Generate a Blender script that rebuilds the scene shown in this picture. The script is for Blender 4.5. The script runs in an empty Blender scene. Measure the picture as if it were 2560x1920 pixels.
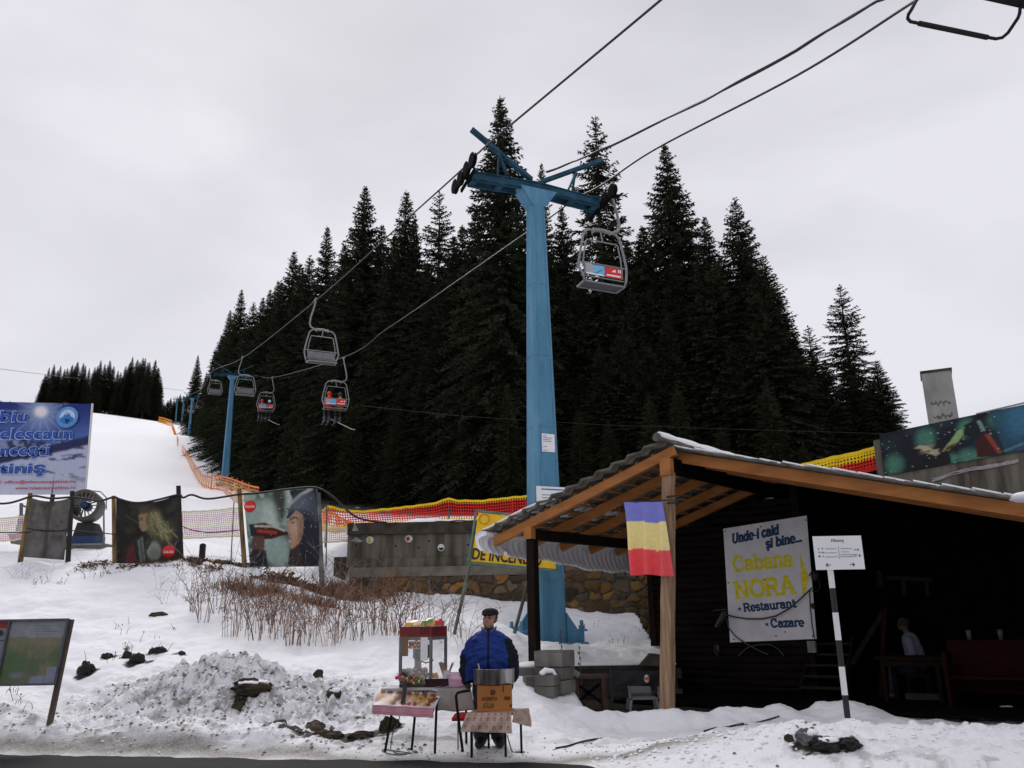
import bpy, math, random
import numpy as np
from mathutils import Vector, Matrix
random.seed(7); RNG = np.random.default_rng(7)
SC = bpy.context.scene; COL = SC.collection
R = math.radians
V = Vector

# ------------------------------------------------------------------ camera
FPX, PITCH, ROLL, CAMZ = 2100.0, R(15.7), R(-1.0), 1.6
EYE = V((0, 0, CAMZ))
CROT = Matrix.Rotation(R(90) + PITCH, 3, 'X') @ Matrix.Rotation(ROLL, 3, 'Z')
cd = bpy.data.cameras.new('camera'); cam = bpy.data.objects.new('camera', cd); COL.objects.link(cam)
cam.location = EYE; cam.rotation_euler = CROT.to_euler()
cd.sensor_width = 36; cd.lens = 36 * FPX / 2560; cd.clip_start = 0.1; cd.clip_end = 3000
SC.camera = cam

def ray(px, py):
    return CROT @ V(((px - 1280) / FPX, -(py - 960) / FPX, -1.0))
def at(px, py, Y):                      # survey point: the spot at northing Y seen along that bearing
    d = ray(px, py); return EYE + d * (Y / d.y)
def onp(px, py, o, n):
    d = ray(px, py); return EYE + d * ((V(o) - EYE).dot(n) / d.dot(n))
def size_at(npx, Y):                    # metres spanned by npx pixels at northing Y
    return npx / FPX * Y * 1.0

# ------------------------------------------------------------------ tagging
ORG = {}
def tag(o, label=None, cat=None, group=None, kind=None):
    if label: o['label'] = label
    if cat: o['category'] = cat
    if group: o['group'] = group
    if kind: o['kind'] = kind
    return o
def empty(name, loc, label, cat, group=None, rz=0):
    o = bpy.data.objects.new(name, None); COL.objects.link(o)
    o.location = loc; o.rotation_euler = (0, 0, rz); o.empty_display_size = .2
    ORG[o.name] = V(loc)
    return tag(o, label, cat, group)
def local_empty(name, loc, label, cat, group=None, rz=0):   # its parts are given in its own axes
    o = empty(name, loc, label, cat, group, rz); ORG[o.name] = V((0, 0, 0)); return o
def kids(o): return [c for c in COL.objects if c.parent == o]
CH = {}
def copy_tree(o, parent=None):
    c = o.copy(); COL.objects.link(c); c.parent = parent
    ORG[c.name] = V((0, 0, 0))
    for k in CH.get(o.name, []):
        kk = copy_tree(k, c); CH.setdefault(c.name, []).append(kk)
    return c

# ------------------------------------------------------------------ mesh builder
class MB:
    def __init__(s): s.v = []; s.f = []; s.m = []; s.sm = []
    def add(s, vs, fs, mi=0, smooth=False):
        o = len(s.v); s.v += [tuple(p) for p in vs]
        for f in fs: s.f.append([i + o for i in f]); s.m.append(mi); s.sm.append(smooth)
        return s
    def frame(s, c, x, y, z, sx, sy, sz, mi=0):      # box centred at c, axes x,y,z, full sizes
        c = V(c); x, y, z = V(x) * sx / 2, V(y) * sy / 2, V(z) * sz / 2
        P = [c + x * a + y * b + z * d for a in (-1, 1) for b in (-1, 1) for d in (-1, 1)]
        return s.add(P, [(0, 1, 3, 2), (4, 6, 7, 5), (0, 4, 5, 1), (2, 3, 7, 6), (0, 2, 6, 4), (1, 5, 7, 3)], mi)
    def box(s, c, size, rz=0, mi=0):
        x = V((math.cos(rz), math.sin(rz), 0)); y = V((-x.y, x.x, 0))
        return s.frame(c, x, y, V((0, 0, 1)), *size, mi)
    def bar(s, a, b, w, h, up=(0, 0, 1), mi=0):
        a, b = V(a), V(b); d = (b - a); L = d.length; d.normalize(); up = V(up)
        x = d.cross(up)
        if x.length < 1e-4: x = d.cross(V((0, 1, 0)))
        x.normalize(); z = x.cross(d)
        return s.frame((a + b) / 2, d, x, z, L, w, h, mi)
    def tube(s, pts, r, seg=8, mi=0, cap=True, smooth=True):
        pts = [V(p) for p in pts]; n = len(pts)
        rs = r if isinstance(r, (list, tuple)) else [r] * n
        vs = []; prev = None
        for i, p in enumerate(pts):
            d = (pts[min(i + 1, n - 1)] - pts[max(i - 1, 0)])
            if d.length < 1e-9: d = V((0, 0, 1))
            d.normalize()
            if prev is None:
                u = d.orthogonal().normalized()
            else:
                u = prev - d * prev.dot(d)
                u = u.normalized() if u.length > 1e-6 else d.orthogonal().normalized()
            prev = u; w = d.cross(u)
            for k in range(seg):
                a = 2 * math.pi * k / seg
                vs.append(p + (u * math.cos(a) + w * math.sin(a)) * rs[i])
        fs = []
        for i in range(n - 1):
            for k in range(seg):
                fs.append((i * seg + k, i * seg + (k + 1) % seg, (i + 1) * seg + (k + 1) % seg, (i + 1) * seg + k))
        s.add(vs, fs, mi, smooth)
        if cap:
            s.add(vs[:seg], [tuple(range(seg))[::-1]], mi); s.add(vs[-seg:], [tuple(range(seg))], mi)
        return s
    def ell(s, c, rx, ry, rz, seg=12, rings=8, mi=0, rot=None, jit=0, rnd=random):
        c = V(c); vs = []
        for i in range(rings + 1):
            t = math.pi * i / rings
            for k in range(seg):
                a = 2 * math.pi * k / seg; j = 1 + (rnd.uniform(-jit, jit) if jit else 0)
                p = V((rx * math.sin(t) * math.cos(a) * j, ry * math.sin(t) * math.sin(a) * j, rz * math.cos(t) * (j if 0 < i < rings else 1)))
                if rot: p = rot @ p
                vs.append(c + p)
        fs = []
        for i in range(rings):
            for k in range(seg):
                fs.append((i * seg + k, (i + 1) * seg + k, (i + 1) * seg + (k + 1) % seg, i * seg + (k + 1) % seg))
        return s.add(vs, fs, mi, True)
    def lathe(s, prof, c=(0, 0, 0), seg=24, mi=0, smooth=True, X=(1, 0, 0), Y=(0, 1, 0), Z=(0, 0, 1)):
        c, X, Y, Z = V(c), V(X), V(Y), V(Z); vs = []
        for r, z in prof:
            for k in range(seg):
                a = 2 * math.pi * k / seg
                vs.append(c + X * r * math.cos(a) + Y * r * math.sin(a) + Z * z)
        fs = [(i * seg + k, i * seg + (k + 1) % seg, (i + 1) * seg + (k + 1) % seg, (i + 1) * seg + k) for i in range(len(prof) - 1) for k in range(seg)]
        return s.add(vs, fs, mi, smooth)
    def prism(s, pts, n, t, mi=0):                    # flat outline pts given thickness t along n
        n = V(n).normalized(); a = [V(p) for p in pts]; b = [p + n * t for p in a]; k = len(a)
        s.add(a + b, [tuple(range(k))[::-1], tuple(range(k, 2 * k))] + [(i, (i + 1) % k, k + (i + 1) % k, k + i) for i in range(k)], mi)
        return s
    def grid(s, fn, nu, nv, mi=0, smooth=True):
        vs = [fn(i / nu, j / nv) for j in range(nv + 1) for i in range(nu + 1)]; w = nu + 1
        return s.add(vs, [(j * w + i, j * w + i + 1, (j + 1) * w + i + 1, (j + 1) * w + i) for j in range(nv) for i in range(nu)], mi, smooth)
    def sheet(s, fn, nu, nv, t, mi=0):                # grid sheet with thickness: fn(u,v) -> point ; t: Vector offset
        t = V(t); w = nu + 1; N = w * (nv + 1)
        top = [V(fn(i / nu, j / nv)) for j in range(nv + 1) for i in range(nu + 1)]
        vs = top + [p + t for p in top]
        fs = [(j * w + i, j * w + i + 1, (j + 1) * w + i + 1, (j + 1) * w + i) for j in range(nv) for i in range(nu)]
        fs += [tuple(N + q for q in f[::-1]) for f in fs]
        for i in range(nu):
            fs.append((i + 1, i, N + i, N + i + 1)); b = nv * w
            fs.append((b + i, b + i + 1, N + b + i + 1, N + b + i))
        for j in range(nv):
            fs.append((j * w, (j + 1) * w, N + (j + 1) * w, N + j * w)); b = nu
            fs.append(((j + 1) * w + b, j * w + b, N + j * w + b, N + (j + 1) * w + b))
        return s.add(vs, fs, mi, True)
    def build(s, name, mats, parent=None, origin=None):
        if not isinstance(mats, (list, tuple)): mats = [mats]
        if parent is not None: o = ORG[parent.name]
        elif origin is not None: o = V(origin)
        else:
            a = np.array(s.v); o = V(((a[:, 0].min() + a[:, 0].max()) / 2, (a[:, 1].min() + a[:, 1].max()) / 2, a[:, 2].min()))
        me = bpy.data.meshes.new(name)
        vv = np.array(s.v, dtype=np.float64) - np.array(o)
        me.from_pydata(vv.tolist(), [], s.f)
        for m in mats: me.materials.append(m)
        me.polygons.foreach_set('material_index', s.m); me.polygons.foreach_set('use_smooth', s.sm)
        me.update()
        ob = bpy.data.objects.new(name, me); COL.objects.link(ob)
        if parent is not None:
            ob.parent = parent; CH.setdefault(parent.name, []).append(ob); ORG[ob.name] = o
        else:
            ob.location = o; ORG[ob.name] = o
        return ob

def np_mesh(name, verts, faces, mats, smooth=True, mi=None):
    me = bpy.data.meshes.new(name); n, k = faces.shape
    me.vertices.add(len(verts)); me.vertices.foreach_set('co', np.ascontiguousarray(verts, dtype=np.float32).ravel())
    me.loops.add(n * k); me.loops.foreach_set('vertex_index', np.ascontiguousarray(faces, dtype=np.int32).ravel())
    me.polygons.add(n); me.polygons.foreach_set('loop_start', np.arange(0, n * k, k, dtype=np.int32))
    me.polygons.foreach_set('use_smooth', np.full(n, smooth))
    for m in mats: me.materials.append(m)
    if mi is not None: me.polygons.foreach_set('material_index', np.ascontiguousarray(mi, dtype=np.int32))
    me.update(calc_edges=True); me.validate()
    return me

# ------------------------------------------------------------------ materials
def nodes(name):
    m = bpy.data.materials.new(name); m.use_nodes = True
    nt = m.node_tree; b = nt.nodes['Principled BSDF']
    return m, nt, b
def lk(nt, a, b): nt.links.new(a, b)
def col4(c): return (c[0], c[1], c[2], 1)
def srgb(r, g, b):
    f = lambda c: (c / 255 / 12.92) if c / 255 <= .04045 else ((c / 255 + .055) / 1.055) ** 2.4
    return (f(r), f(g), f(b))
MATS = {}
def M(name, c, rough=.7, var=.18, scale=6, bump=.15, metal=0, c2=None, spec=.4, stretch=(1, 1, 1), detail=6, bscale=None, lo=.35, hi=.65):
    if name in MATS: return MATS[name]
    m, nt, b = nodes(name)
    tc = nt.nodes.new('ShaderNodeTexCoord'); mp = nt.nodes.new('ShaderNodeMapping'); mp.inputs['Scale'].default_value = stretch
    lk(nt, tc.outputs['Object'], mp.inputs['Vector'])
    nz = nt.nodes.new('ShaderNodeTexNoise'); nz.inputs['Scale'].default_value = scale; nz.inputs['Detail'].default_value = detail
    lk(nt, mp.outputs[0], nz.inputs['Vector'])
    rp = nt.nodes.new('ShaderNodeValToRGB'); rp.color_ramp.elements[0].position = lo; rp.color_ramp.elements[1].position = hi
    if c2 is None: c2 = tuple(min(1, x * (1 + var)) for x in c); ca = tuple(x * (1 - var) for x in c)
    else: ca = c
    rp.color_ramp.elements[0].color = col4(ca); rp.color_ramp.elements[1].color = col4(c2)
    lk(nt, nz.outputs['Fac'], rp.inputs[0]); lk(nt, rp.outputs[0], b.inputs['Base Color'])
    b.inputs['Roughness'].default_value = rough; b.inputs['Metallic'].default_value = metal
    b.inputs['Specular IOR Level'].default_value = spec
    if bump:
        n2 = nt.nodes.new('ShaderNodeTexNoise'); n2.inputs['Scale'].default_value = bscale or scale * 4; n2.inputs['Detail'].default_value = 5
        lk(nt, mp.outputs[0], n2.inputs['Vector'])
        bp = nt.nodes.new('ShaderNodeBump'); bp.inputs['Strength'].default_value = bump; bp.inputs['Distance'].default_value = .02
        lk(nt, n2.outputs['Fac'], bp.inputs['Height']); lk(nt, bp.outputs[0], b.inputs['Normal'])
    MATS[name] = m; return m
def MA(name, rough=.6, spec=.3, bump=0):     # colour read from the mesh's own painted 'Col' attribute (printed or dyed surfaces)
    if name in MATS: return MATS[name]
    m, nt, b = nodes(name)
    a = nt.nodes.new('ShaderNodeAttribute'); a.attribute_name = 'Col'
    nz = nt.nodes.new('ShaderNodeTexNoise'); nz.inputs['Scale'].default_value = 14; nz.inputs['Detail'].default_value = 5
    tc = nt.nodes.new('ShaderNodeTexCoord'); lk(nt, tc.outputs['Object'], nz.inputs['Vector'])
    mx = nt.nodes.new('ShaderNodeMix'); mx.data_type = 'RGBA'; mx.blend_type = 'MULTIPLY'; mx.inputs[0].default_value = .25
    lk(nt, a.outputs['Color'], mx.inputs[6]); lk(nt, nz.outputs['Fac'], mx.inputs[7]); lk(nt, mx.outputs[2], b.inputs['Base Color'])
    b.inputs['Roughness'].default_value = rough; b.inputs['Specular IOR Level'].default_value = spec
    if bump:
        bp = nt.nodes.new('ShaderNodeBump'); bp.inputs['Strength'].default_value = bump; bp.inputs['Distance'].default_value = .02
        lk(nt, nz.outputs['Fac'], bp.inputs['Height']); lk(nt, bp.outputs[0], b.inputs['Normal'])
    MATS[name] = m; return m
def set_col(me, cols):
    a = me.color_attributes.new('Col', 'FLOAT_COLOR', 'POINT')
    c = np.ones((len(cols), 4), dtype=np.float32); c[:, :3] = cols; a.data.foreach_set('color', c.ravel())

# ------------------------------------------------------------------ noise (numpy)
def _h(ix, iy, seed):
    n = (ix.astype(np.int64) * 374761393 + iy.astype(np.int64) * 668265263 + seed * 974634777) & 0xffffffff
    n = ((n ^ (n >> 13)) * 1274126177) & 0xffffffff
    return ((n ^ (n >> 16)) & 0xffff) / 65535.0
def vnoise(x, y, seed=0):
    x0 = np.floor(x); y0 = np.floor(y); fx = x - x0; fy = y - y0
    fx = fx * fx * fx * (fx * (fx * 6 - 15) + 10); fy = fy * fy * fy * (fy * (fy * 6 - 15) + 10)
    a = _h(x0, y0, seed); b = _h(x0 + 1, y0, seed); c = _h(x0, y0 + 1, seed); d = _h(x0 + 1, y0 + 1, seed)
    return (a * (1 - fx) + b * fx) * (1 - fy) + (c * (1 - fx) + d * fx) * fy
def fbm(x, y, oct=4, seed=0, gain=.5):
    s = 0; a = 1; t = 0
    for i in range(oct):
        ca, sa = math.cos(i * 1.3 + .4), math.sin(i * 1.3 + .4)
        s = s + a * vnoise(x * ca - y * sa + i * 17.3, x * sa + y * ca - i * 9.1, seed + i); t += a; a *= gain; x = x * 2.03; y = y * 2.03
    return s / t
def sst(a, b, x):
    t = np.clip((x - a) / (b - a), 0, 1); return t * t * (3 - 2 * t)
# ------------------------------------------------------------------ terrain
def tps_fit(P, val, lam=1e-3):
    P = np.array(P); n = len(P)
    D = np.linalg.norm(P[:, None] - P[None], axis=2); K = np.where(D > 0, D * D * np.log(D + 1e-12), 0) + lam * np.eye(n)
    Q = np.hstack([np.ones((n, 1)), P]); A = np.zeros((n + 3, n + 3)); A[:n, :n] = K; A[:n, n:] = Q; A[n:, :n] = Q.T
    w = np.linalg.solve(A, np.concatenate([val, np.zeros(3)]))
    def f(u, v):
        out = w[n] + w[n + 1] * u + w[n + 2] * v
        for i in range(n):
            d2 = (u - P[i, 0]) ** 2 + (v - P[i, 1]) ** 2
            out = out + w[i] * .5 * d2 * np.log(d2 + 1e-18)
        return out
    return f
def uv(x, y): return x / y * 4, np.log(y) * 4
def fit(anchors):
    P, vals = [], []
    for a in anchors:
        p = at(*a[:3]) if len(a) == 3 else V((a[0], a[1], a[2]))
        P.append(uv(p.x, p.y)); vals.append((p.z - CAMZ) / p.y)
    return tps_fit(P, np.array(vals))
flat = [(x, y, 0.0, 0) for x in (-12, -7, -3, 0, 3, 7, 12) for y in (4, 7, 10)] + [(-20, 12, .1, 0), (-22, 18, 2.2, 0), (-24, 22, 3.0, 0)]
LOW = fit(flat + [
    (142, 1815, 12.6), (0, 1815, 12.4), (300, 1840, 12.2), (500, 1790, 12.8), (560, 1700, 14), (250, 1715, 14), (800, 1715, 14),
    (620, 1865, 11.6), (100, 1880, 11.3), (900, 1880, 11.5), (1230, 1880, 11.4), (1450, 1880, 11.5), (1600, 1860, 12.3),
    (950, 1670, 15), (100, 1600, 16.2), (100, 1500, 18.5), (50, 1425, 21), (300, 1510, 18.5), (300, 1435, 21), (0, 1660, 15),
    (500, 1585, 16.8), (600, 1500, 19.5), (640, 1435, 21.3), (850, 1620, 16.6), (900, 1540, 19.5), (950, 1497, 23), (1150, 1500, 23),
    (760, 1460, 22), (460, 1415, 21.6), (1100, 1690, 14), (1180, 1600, 17.5), (1370, 1606, 21), (1250, 1560, 20), (1500, 1604, 20.5), (1600, 1546, 23.3),
    (1420, 1540, 23.4), (1440, 1645, 18.6), (1560, 1655, 18.6), (1640, 1640, 18.6), (1330, 1650, 18.2), (1650, 1820, 14.3), (2000, 1815, 14.8), (2500, 1815, 15),
    (6, 19, .1, 0), (10, 22, .4, 0), (10, 15, .05, 0), (16, 20, .5, 0), (20, 14, .2, 0)])
UPP = fit([
    (60, 1390, 23), (290, 1400, 23), (450, 1395, 23), (640, 1405, 23), (760, 1420, 23.5), (1000, 1308, 24.6), (1250, 1304, 24.8), (1500, 1300, 25.5),
    (100, 1375, 26), (300, 1368, 26), (550, 1372, 26), (760, 1372, 26.5),
    (300, 1330, 31), (560, 1330, 31), (830, 1330, 30), (300, 1262, 45), (500, 1268, 45), (0, 1262, 45), (0, 1330, 31), (300, 1215, 62), (450, 1221, 64), (100, 1213, 62),
    (230, 1120, 120), (350, 1128, 122), (100, 1118, 120), (420, 1130, 132), (230, 1040, 230), (100, 1032, 228), (0, 1028, 228), (330, 1049, 240), (405, 1057, 250),
    (560, 1215, 85), (470, 1115, 200), (451, 1066, 350), (440, 1058, 430), (525, 1222, 72), (620, 1232, 66), (530, 1095, 160), (600, 1190, 100), (660, 1232, 75), (560, 1150, 130),
    (740, 1272, 48), (860, 1290, 36), (1000, 1285, 38), (1250, 1285, 38), (1500, 1285, 38), (1800, 1285, 38), (2200, 1285, 38), (2500, 1285, 38),
    (800, 1230, 75), (1100, 1230, 75), (1600, 1230, 75), (2200, 1230, 75), (1000, 1190, 140), (1800, 1200, 140), (2400, 1200, 140), (1500, 1170, 300), (2400, 1190, 300), (800, 1120, 300),
    (9.8, 21.5, 5.0, 0), (14, 18.5, 5.2, 0), (20, 20, 5.4, 0), (4, 25, 4.2, 0)])
WALL = [(-30, 23.0), (-9, 22.7), (-6.2, 23.2), (-5.2, 24.25), (4.0, 24.25), (9.3, 20.9), (13.5, 17.6), (40, 12)]     # where the upper terrace drops off
def yb(x): return np.interp(x, [p[0] for p in WALL], [p[1] for p in WALL])
RIDGE = [at(*p) for p in ((1420, 1915, 10.5), (1560, 1895, 10.5), (1650, 1872, 10.5), (1760, 1845, 10.5), (1860, 1828, 10.5), (1980, 1815, 10.5), (2100, 1812, 10.5), (2250, 1812, 10.5), (2400, 1822, 10.5), (2560, 1822, 10.5))]
def skew(x, y): return y + .21 * np.clip(x, -14, .3)          # distance from the slanting road edge, edge at about 10.5
def base_h(x, y):
    x = np.asarray(x, dtype=float); y = np.asarray(y, dtype=float); ys = np.maximum(y, 3.0)
    u, v = uv(x, ys)
    lo = CAMZ + ys * LOW(u, np.minimum(v, 4 * math.log(27)))
    up = CAMZ + ys * UPP(u, np.clip(v, 4 * math.log(21.5), 4 * math.log(600)))
    road = 1 - sst(10.4, 11.3, skew(x, y))
    lo = lo * (1 - road)
    # dug-out terrace and floor of the hut
    ter = sst(.95, 1.25, x) * (1 - sst(18.25, 18.4, np.where(x > 3.3, y - 6.5, y)))
    lo = np.where(ter > 0, lo * (1 - ter) + np.minimum(lo, .06) * ter, lo)
    w = np.where(x > -5.2, .12, .12 + np.clip((-5.2 - x) * .9, 0, 1.1))
    t = sst(0, 1, (y - yb(x) + w) / (2 * w))
    h = lo * (1 - t) + up * t
    # ploughed bank beside the road on the hut's side
    rz = np.interp(x, [p.x for p in RIDGE], [max(p.z, 0) for p in RIDGE], left=0)
    prof = np.where(y < 10.5, np.exp(-((10.5 - y) / .75) ** 2), np.exp(-((y - 10.5) / .95) ** 2))
    h = np.maximum(h, 0) * (1 - .0 * prof) + rz * prof * np.where(x > .4, 1, 0)
    return h
def pile_mask(x, y):
    a = np.exp(-(((x + 4.6) / 1.9) ** 2 + ((y - 13.3) / 1.0) ** 2) * 1.1)
    b = np.exp(-(((x + 2.6) / 1.1) ** 2 + ((y - 13.2) / .8) ** 2)) * .6
    return np.clip(a * 1.25 + b, 0, 1)
def terrain(x, y):
    x = np.asarray(x, dtype=float); y = np.asarray(y, dtype=float)
    h = base_h(x, y); near = 1 - sst(22, 40, y); ye = skew(x, y); off = sst(10.4, 11.5, ye + .35 * (fbm(x * .8, y * .8, 3, 5) - .5))
    pm = pile_mask(x, y)
    soft = (fbm(x * .55, y * .55, 4, 11) - .5) * .34 + (fbm(x * 2.1, y * 2.1, 4, 21) - .5) * .15
    hut = sst(1.0, 1.3, x) * sst(14.7, 15.2, y) * (1 - sst(18.2, 18.4, np.where(x > 3.3, y - 6.5, y)))
    bank = np.exp(-((y - 10.5) / 1.0) ** 2) * np.interp(x, [.5, 2.4, 4], [0, .5, 1])
    h = h + soft * near * off * (1 - .8 * hut) * np.where(y < 11.8, .45, 1)
    lumps = np.abs(fbm(x * 3.2, y * 3.2, 4, 31, .55) - .5) * 2
    h = h + pm * (.42 * np.exp(-(((x + 4.5) / 1.5) ** 2 + ((y - 13.7) / .7) ** 2)) + .26 * (lumps - .25) + .20 * (np.abs(fbm(x * 7, y * 7, 3, 42) - .5) * 2 - .25) + .10 * (fbm(x * 15, y * 15, 3, 41) - .5))
    edge = np.exp(-((ye - 11.2) / .42) ** 2) * (1 - sst(-2.6, -1.2, x))
    h = h + edge * (.17 * fbm(x * 2.6, y * 2.6, 4, 51) + .06 * (fbm(x * 9, y * 9, 3, 52) - .5))
    h = h + bank * (.12 * (fbm(x * 1.8, y * 1.8, 4, 61) - .45) + .05 * (fbm(x * 8, y * 8, 3, 62) - .5))
    crumbs = sst(.62, .80, fbm(x * 7, y * 7, 3, 63))
    h = h + bank * crumbs * .05
    front = np.exp(-((y - 14.1) / .35) ** 2) * sst(.6, 1.2, x) * (1 - sst(5.2, 6.2, x))
    h = h + front * (.10 + .16 * fbm(x * 2.4, y * 2.4, 4, 71))
    flat = (1 - off) * (1 - bank)
    return h + .03 * (fbm(x * 6, y * 6, 3, 81) - .5) * off * near * (1 - hut) - .004 * flat
GRID = {}
def tz(x, y):                       # height of the built ground under a point
    ys, tx, H = GRID['ys'], GRID['tx'], GRID['h']; t = x / (y + 1.5)
    i = min(max(int(np.searchsorted(ys, y)) - 1, 0), len(ys) - 2); j = min(max(int(np.searchsorted(tx, t)) - 1, 0), len(tx) - 2)
    a = min(max((y - ys[i]) / (ys[i + 1] - ys[i]), 0), 1); b = min(max((t - tx[j]) / (tx[j + 1] - tx[j]), 0), 1)
    return float((H[i, j] * (1 - b) + H[i, j + 1] * b) * (1 - a) + (H[i + 1, j] * (1 - b) + H[i + 1, j + 1] * b) * a)
def gz(p): return V((p[0], p[1], tz(p[0], p[1])))
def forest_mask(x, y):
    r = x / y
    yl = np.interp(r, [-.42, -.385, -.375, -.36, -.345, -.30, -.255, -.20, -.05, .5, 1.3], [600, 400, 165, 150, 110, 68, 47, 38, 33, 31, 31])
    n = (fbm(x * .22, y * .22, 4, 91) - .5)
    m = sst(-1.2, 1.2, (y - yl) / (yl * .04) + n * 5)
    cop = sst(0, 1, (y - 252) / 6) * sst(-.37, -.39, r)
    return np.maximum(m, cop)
def build_terrain():
    nr, nc = 632, 800
    ys = np.concatenate([np.linspace(4, 9.6, 12, endpoint=False), 9.6 * np.exp(np.linspace(0, math.log(2.5), 420, endpoint=False)), 24 * np.exp(np.linspace(0, math.log(760 / 24), nr - 432))])
    tmax = 1.25; tx = np.linspace(-1, 1, nc); tx = tmax * (.62 * tx + .38 * tx ** 3)
    Yg, Tg = np.meshgrid(ys, tx, indexing='ij'); Xg = Tg * (Yg + 1.5)
    x, y = Xg.ravel(), Yg.ravel()
    h = terrain(x, y)
    GRID.update(ys=ys, tx=tx, h=h.reshape(nr, nc))
    idx = np.arange(nr * nc).reshape(nr, nc)
    F = np.stack([idx[:-1, :-1], idx[:-1, 1:], idx[1:, 1:], idx[1:, :-1]], -1).reshape(-1, 4)
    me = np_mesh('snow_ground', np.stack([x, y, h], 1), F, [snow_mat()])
    yq = y + 1.3 * h * (y < 30); pm = pile_mask(x, y); n1 = fbm(x * 5, yq * 5, 5, 101, .62); n2 = fbm(x * 1.3, y * 1.3, 4, 111); n3 = fbm(x * 16, yq * 16, 3, 121)
    d = pm * sst(.45, .60, n1 * .6 + n3 * .4) * .88
    d = np.maximum(d, pm * .14)
    ye = skew(x, y); yy = ye + .5 * (n2 - .5)
    slush = (1 - sst(10.85, 11.3, yy)) * (1 - sst(0.8, 3.2, x - (y - 10.5) * .6))
    mud = np.exp(-((yy - 10.66) / .30) ** 2)
    d = np.maximum(d, slush * (.16 + .50 * sst(.46, .70, n1)))
    d = np.maximum(d, mud * 1.0 * (1 - sst(1.6, 3.0, x)))
    edge = np.exp(-((ye - 11.25) / .35) ** 2) * (1 - sst(-2.0, -.9, x)); d = np.maximum(d, edge * sst(.48, .68, n1) * .75)
    path = np.exp(-((y - 12.3) / .9) ** 2) * sst(.2, 1.0, x) * (1 - sst(3.5, 5.5, x)); d = np.maximum(d, path * (.10 + .3 * sst(.5, .7, n1)))
    bankf = sst(2.2, 3.4, x) * (1 - sst(9.7, 10.25, y + .5 * (n2 - .5))); d = np.maximum(d, bankf * (.04 + .5 * sst(.5, .66, n1)))
    # bare turf and earth melted out of the bank
    lip = np.exp(-((y - 21.75 + .25 * (n2 - .5)) / .38) ** 2) * sst(-11.2, -10.2, x) * (1 - sst(-4.6, -4.0, x)) * sst(.40, .56, n2 + .12 * (n1 - .5) + .10 * np.exp(-((x + 7.3) / 1.8) ** 2))
    holes = np.zeros_like(d)
    for px, py, Y, rx, ry in ((215, 1690, 14.6, .15, .24), (268, 1652, 15.4, .12, .17), (322, 1660, 15.4, .13, .22), (338, 1678, 15.0, .16, .26), (392, 1652, 15.6, .17, .15), (372, 1680, 15, .07, .17), (437, 1654, 15.4, .06, .12), (455, 1662, 15.4, .06, .1), (316, 1622, 15.9, .05, .1),
                              (790, 1836, 12.0, .5, .14), (700, 1810, 12.4, .2, .1), (860, 1842, 11.9, .6, .12), (960, 1835, 12.1, .25, .2), (598, 1765, 13, .12, .12), (2066, 1906, 9.95, .42, .15)):
        p = at(px, py, Y); q = ((x - p.x) / rx) ** 2 + ((y - p.y) / ry) ** 2
        holes = np.maximum(holes, sst(1.25, .85, q + 1.7 * (n1 - .5) + .8 * (n3 - .5)))
    grit = np.clip(np.maximum(holes, lip), 0, 1)
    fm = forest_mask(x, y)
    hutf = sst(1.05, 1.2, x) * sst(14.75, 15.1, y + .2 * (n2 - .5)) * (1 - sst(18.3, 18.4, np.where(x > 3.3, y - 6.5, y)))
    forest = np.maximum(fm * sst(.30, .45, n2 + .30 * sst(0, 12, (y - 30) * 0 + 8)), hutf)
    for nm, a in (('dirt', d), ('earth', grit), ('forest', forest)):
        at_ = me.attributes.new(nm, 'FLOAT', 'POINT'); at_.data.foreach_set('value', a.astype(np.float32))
    o = bpy.data.objects.new('snow_ground', me); COL.objects.link(o)
    tag(o, 'snow covered ground rising from the road to the ski slope', kind='structure')
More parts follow.
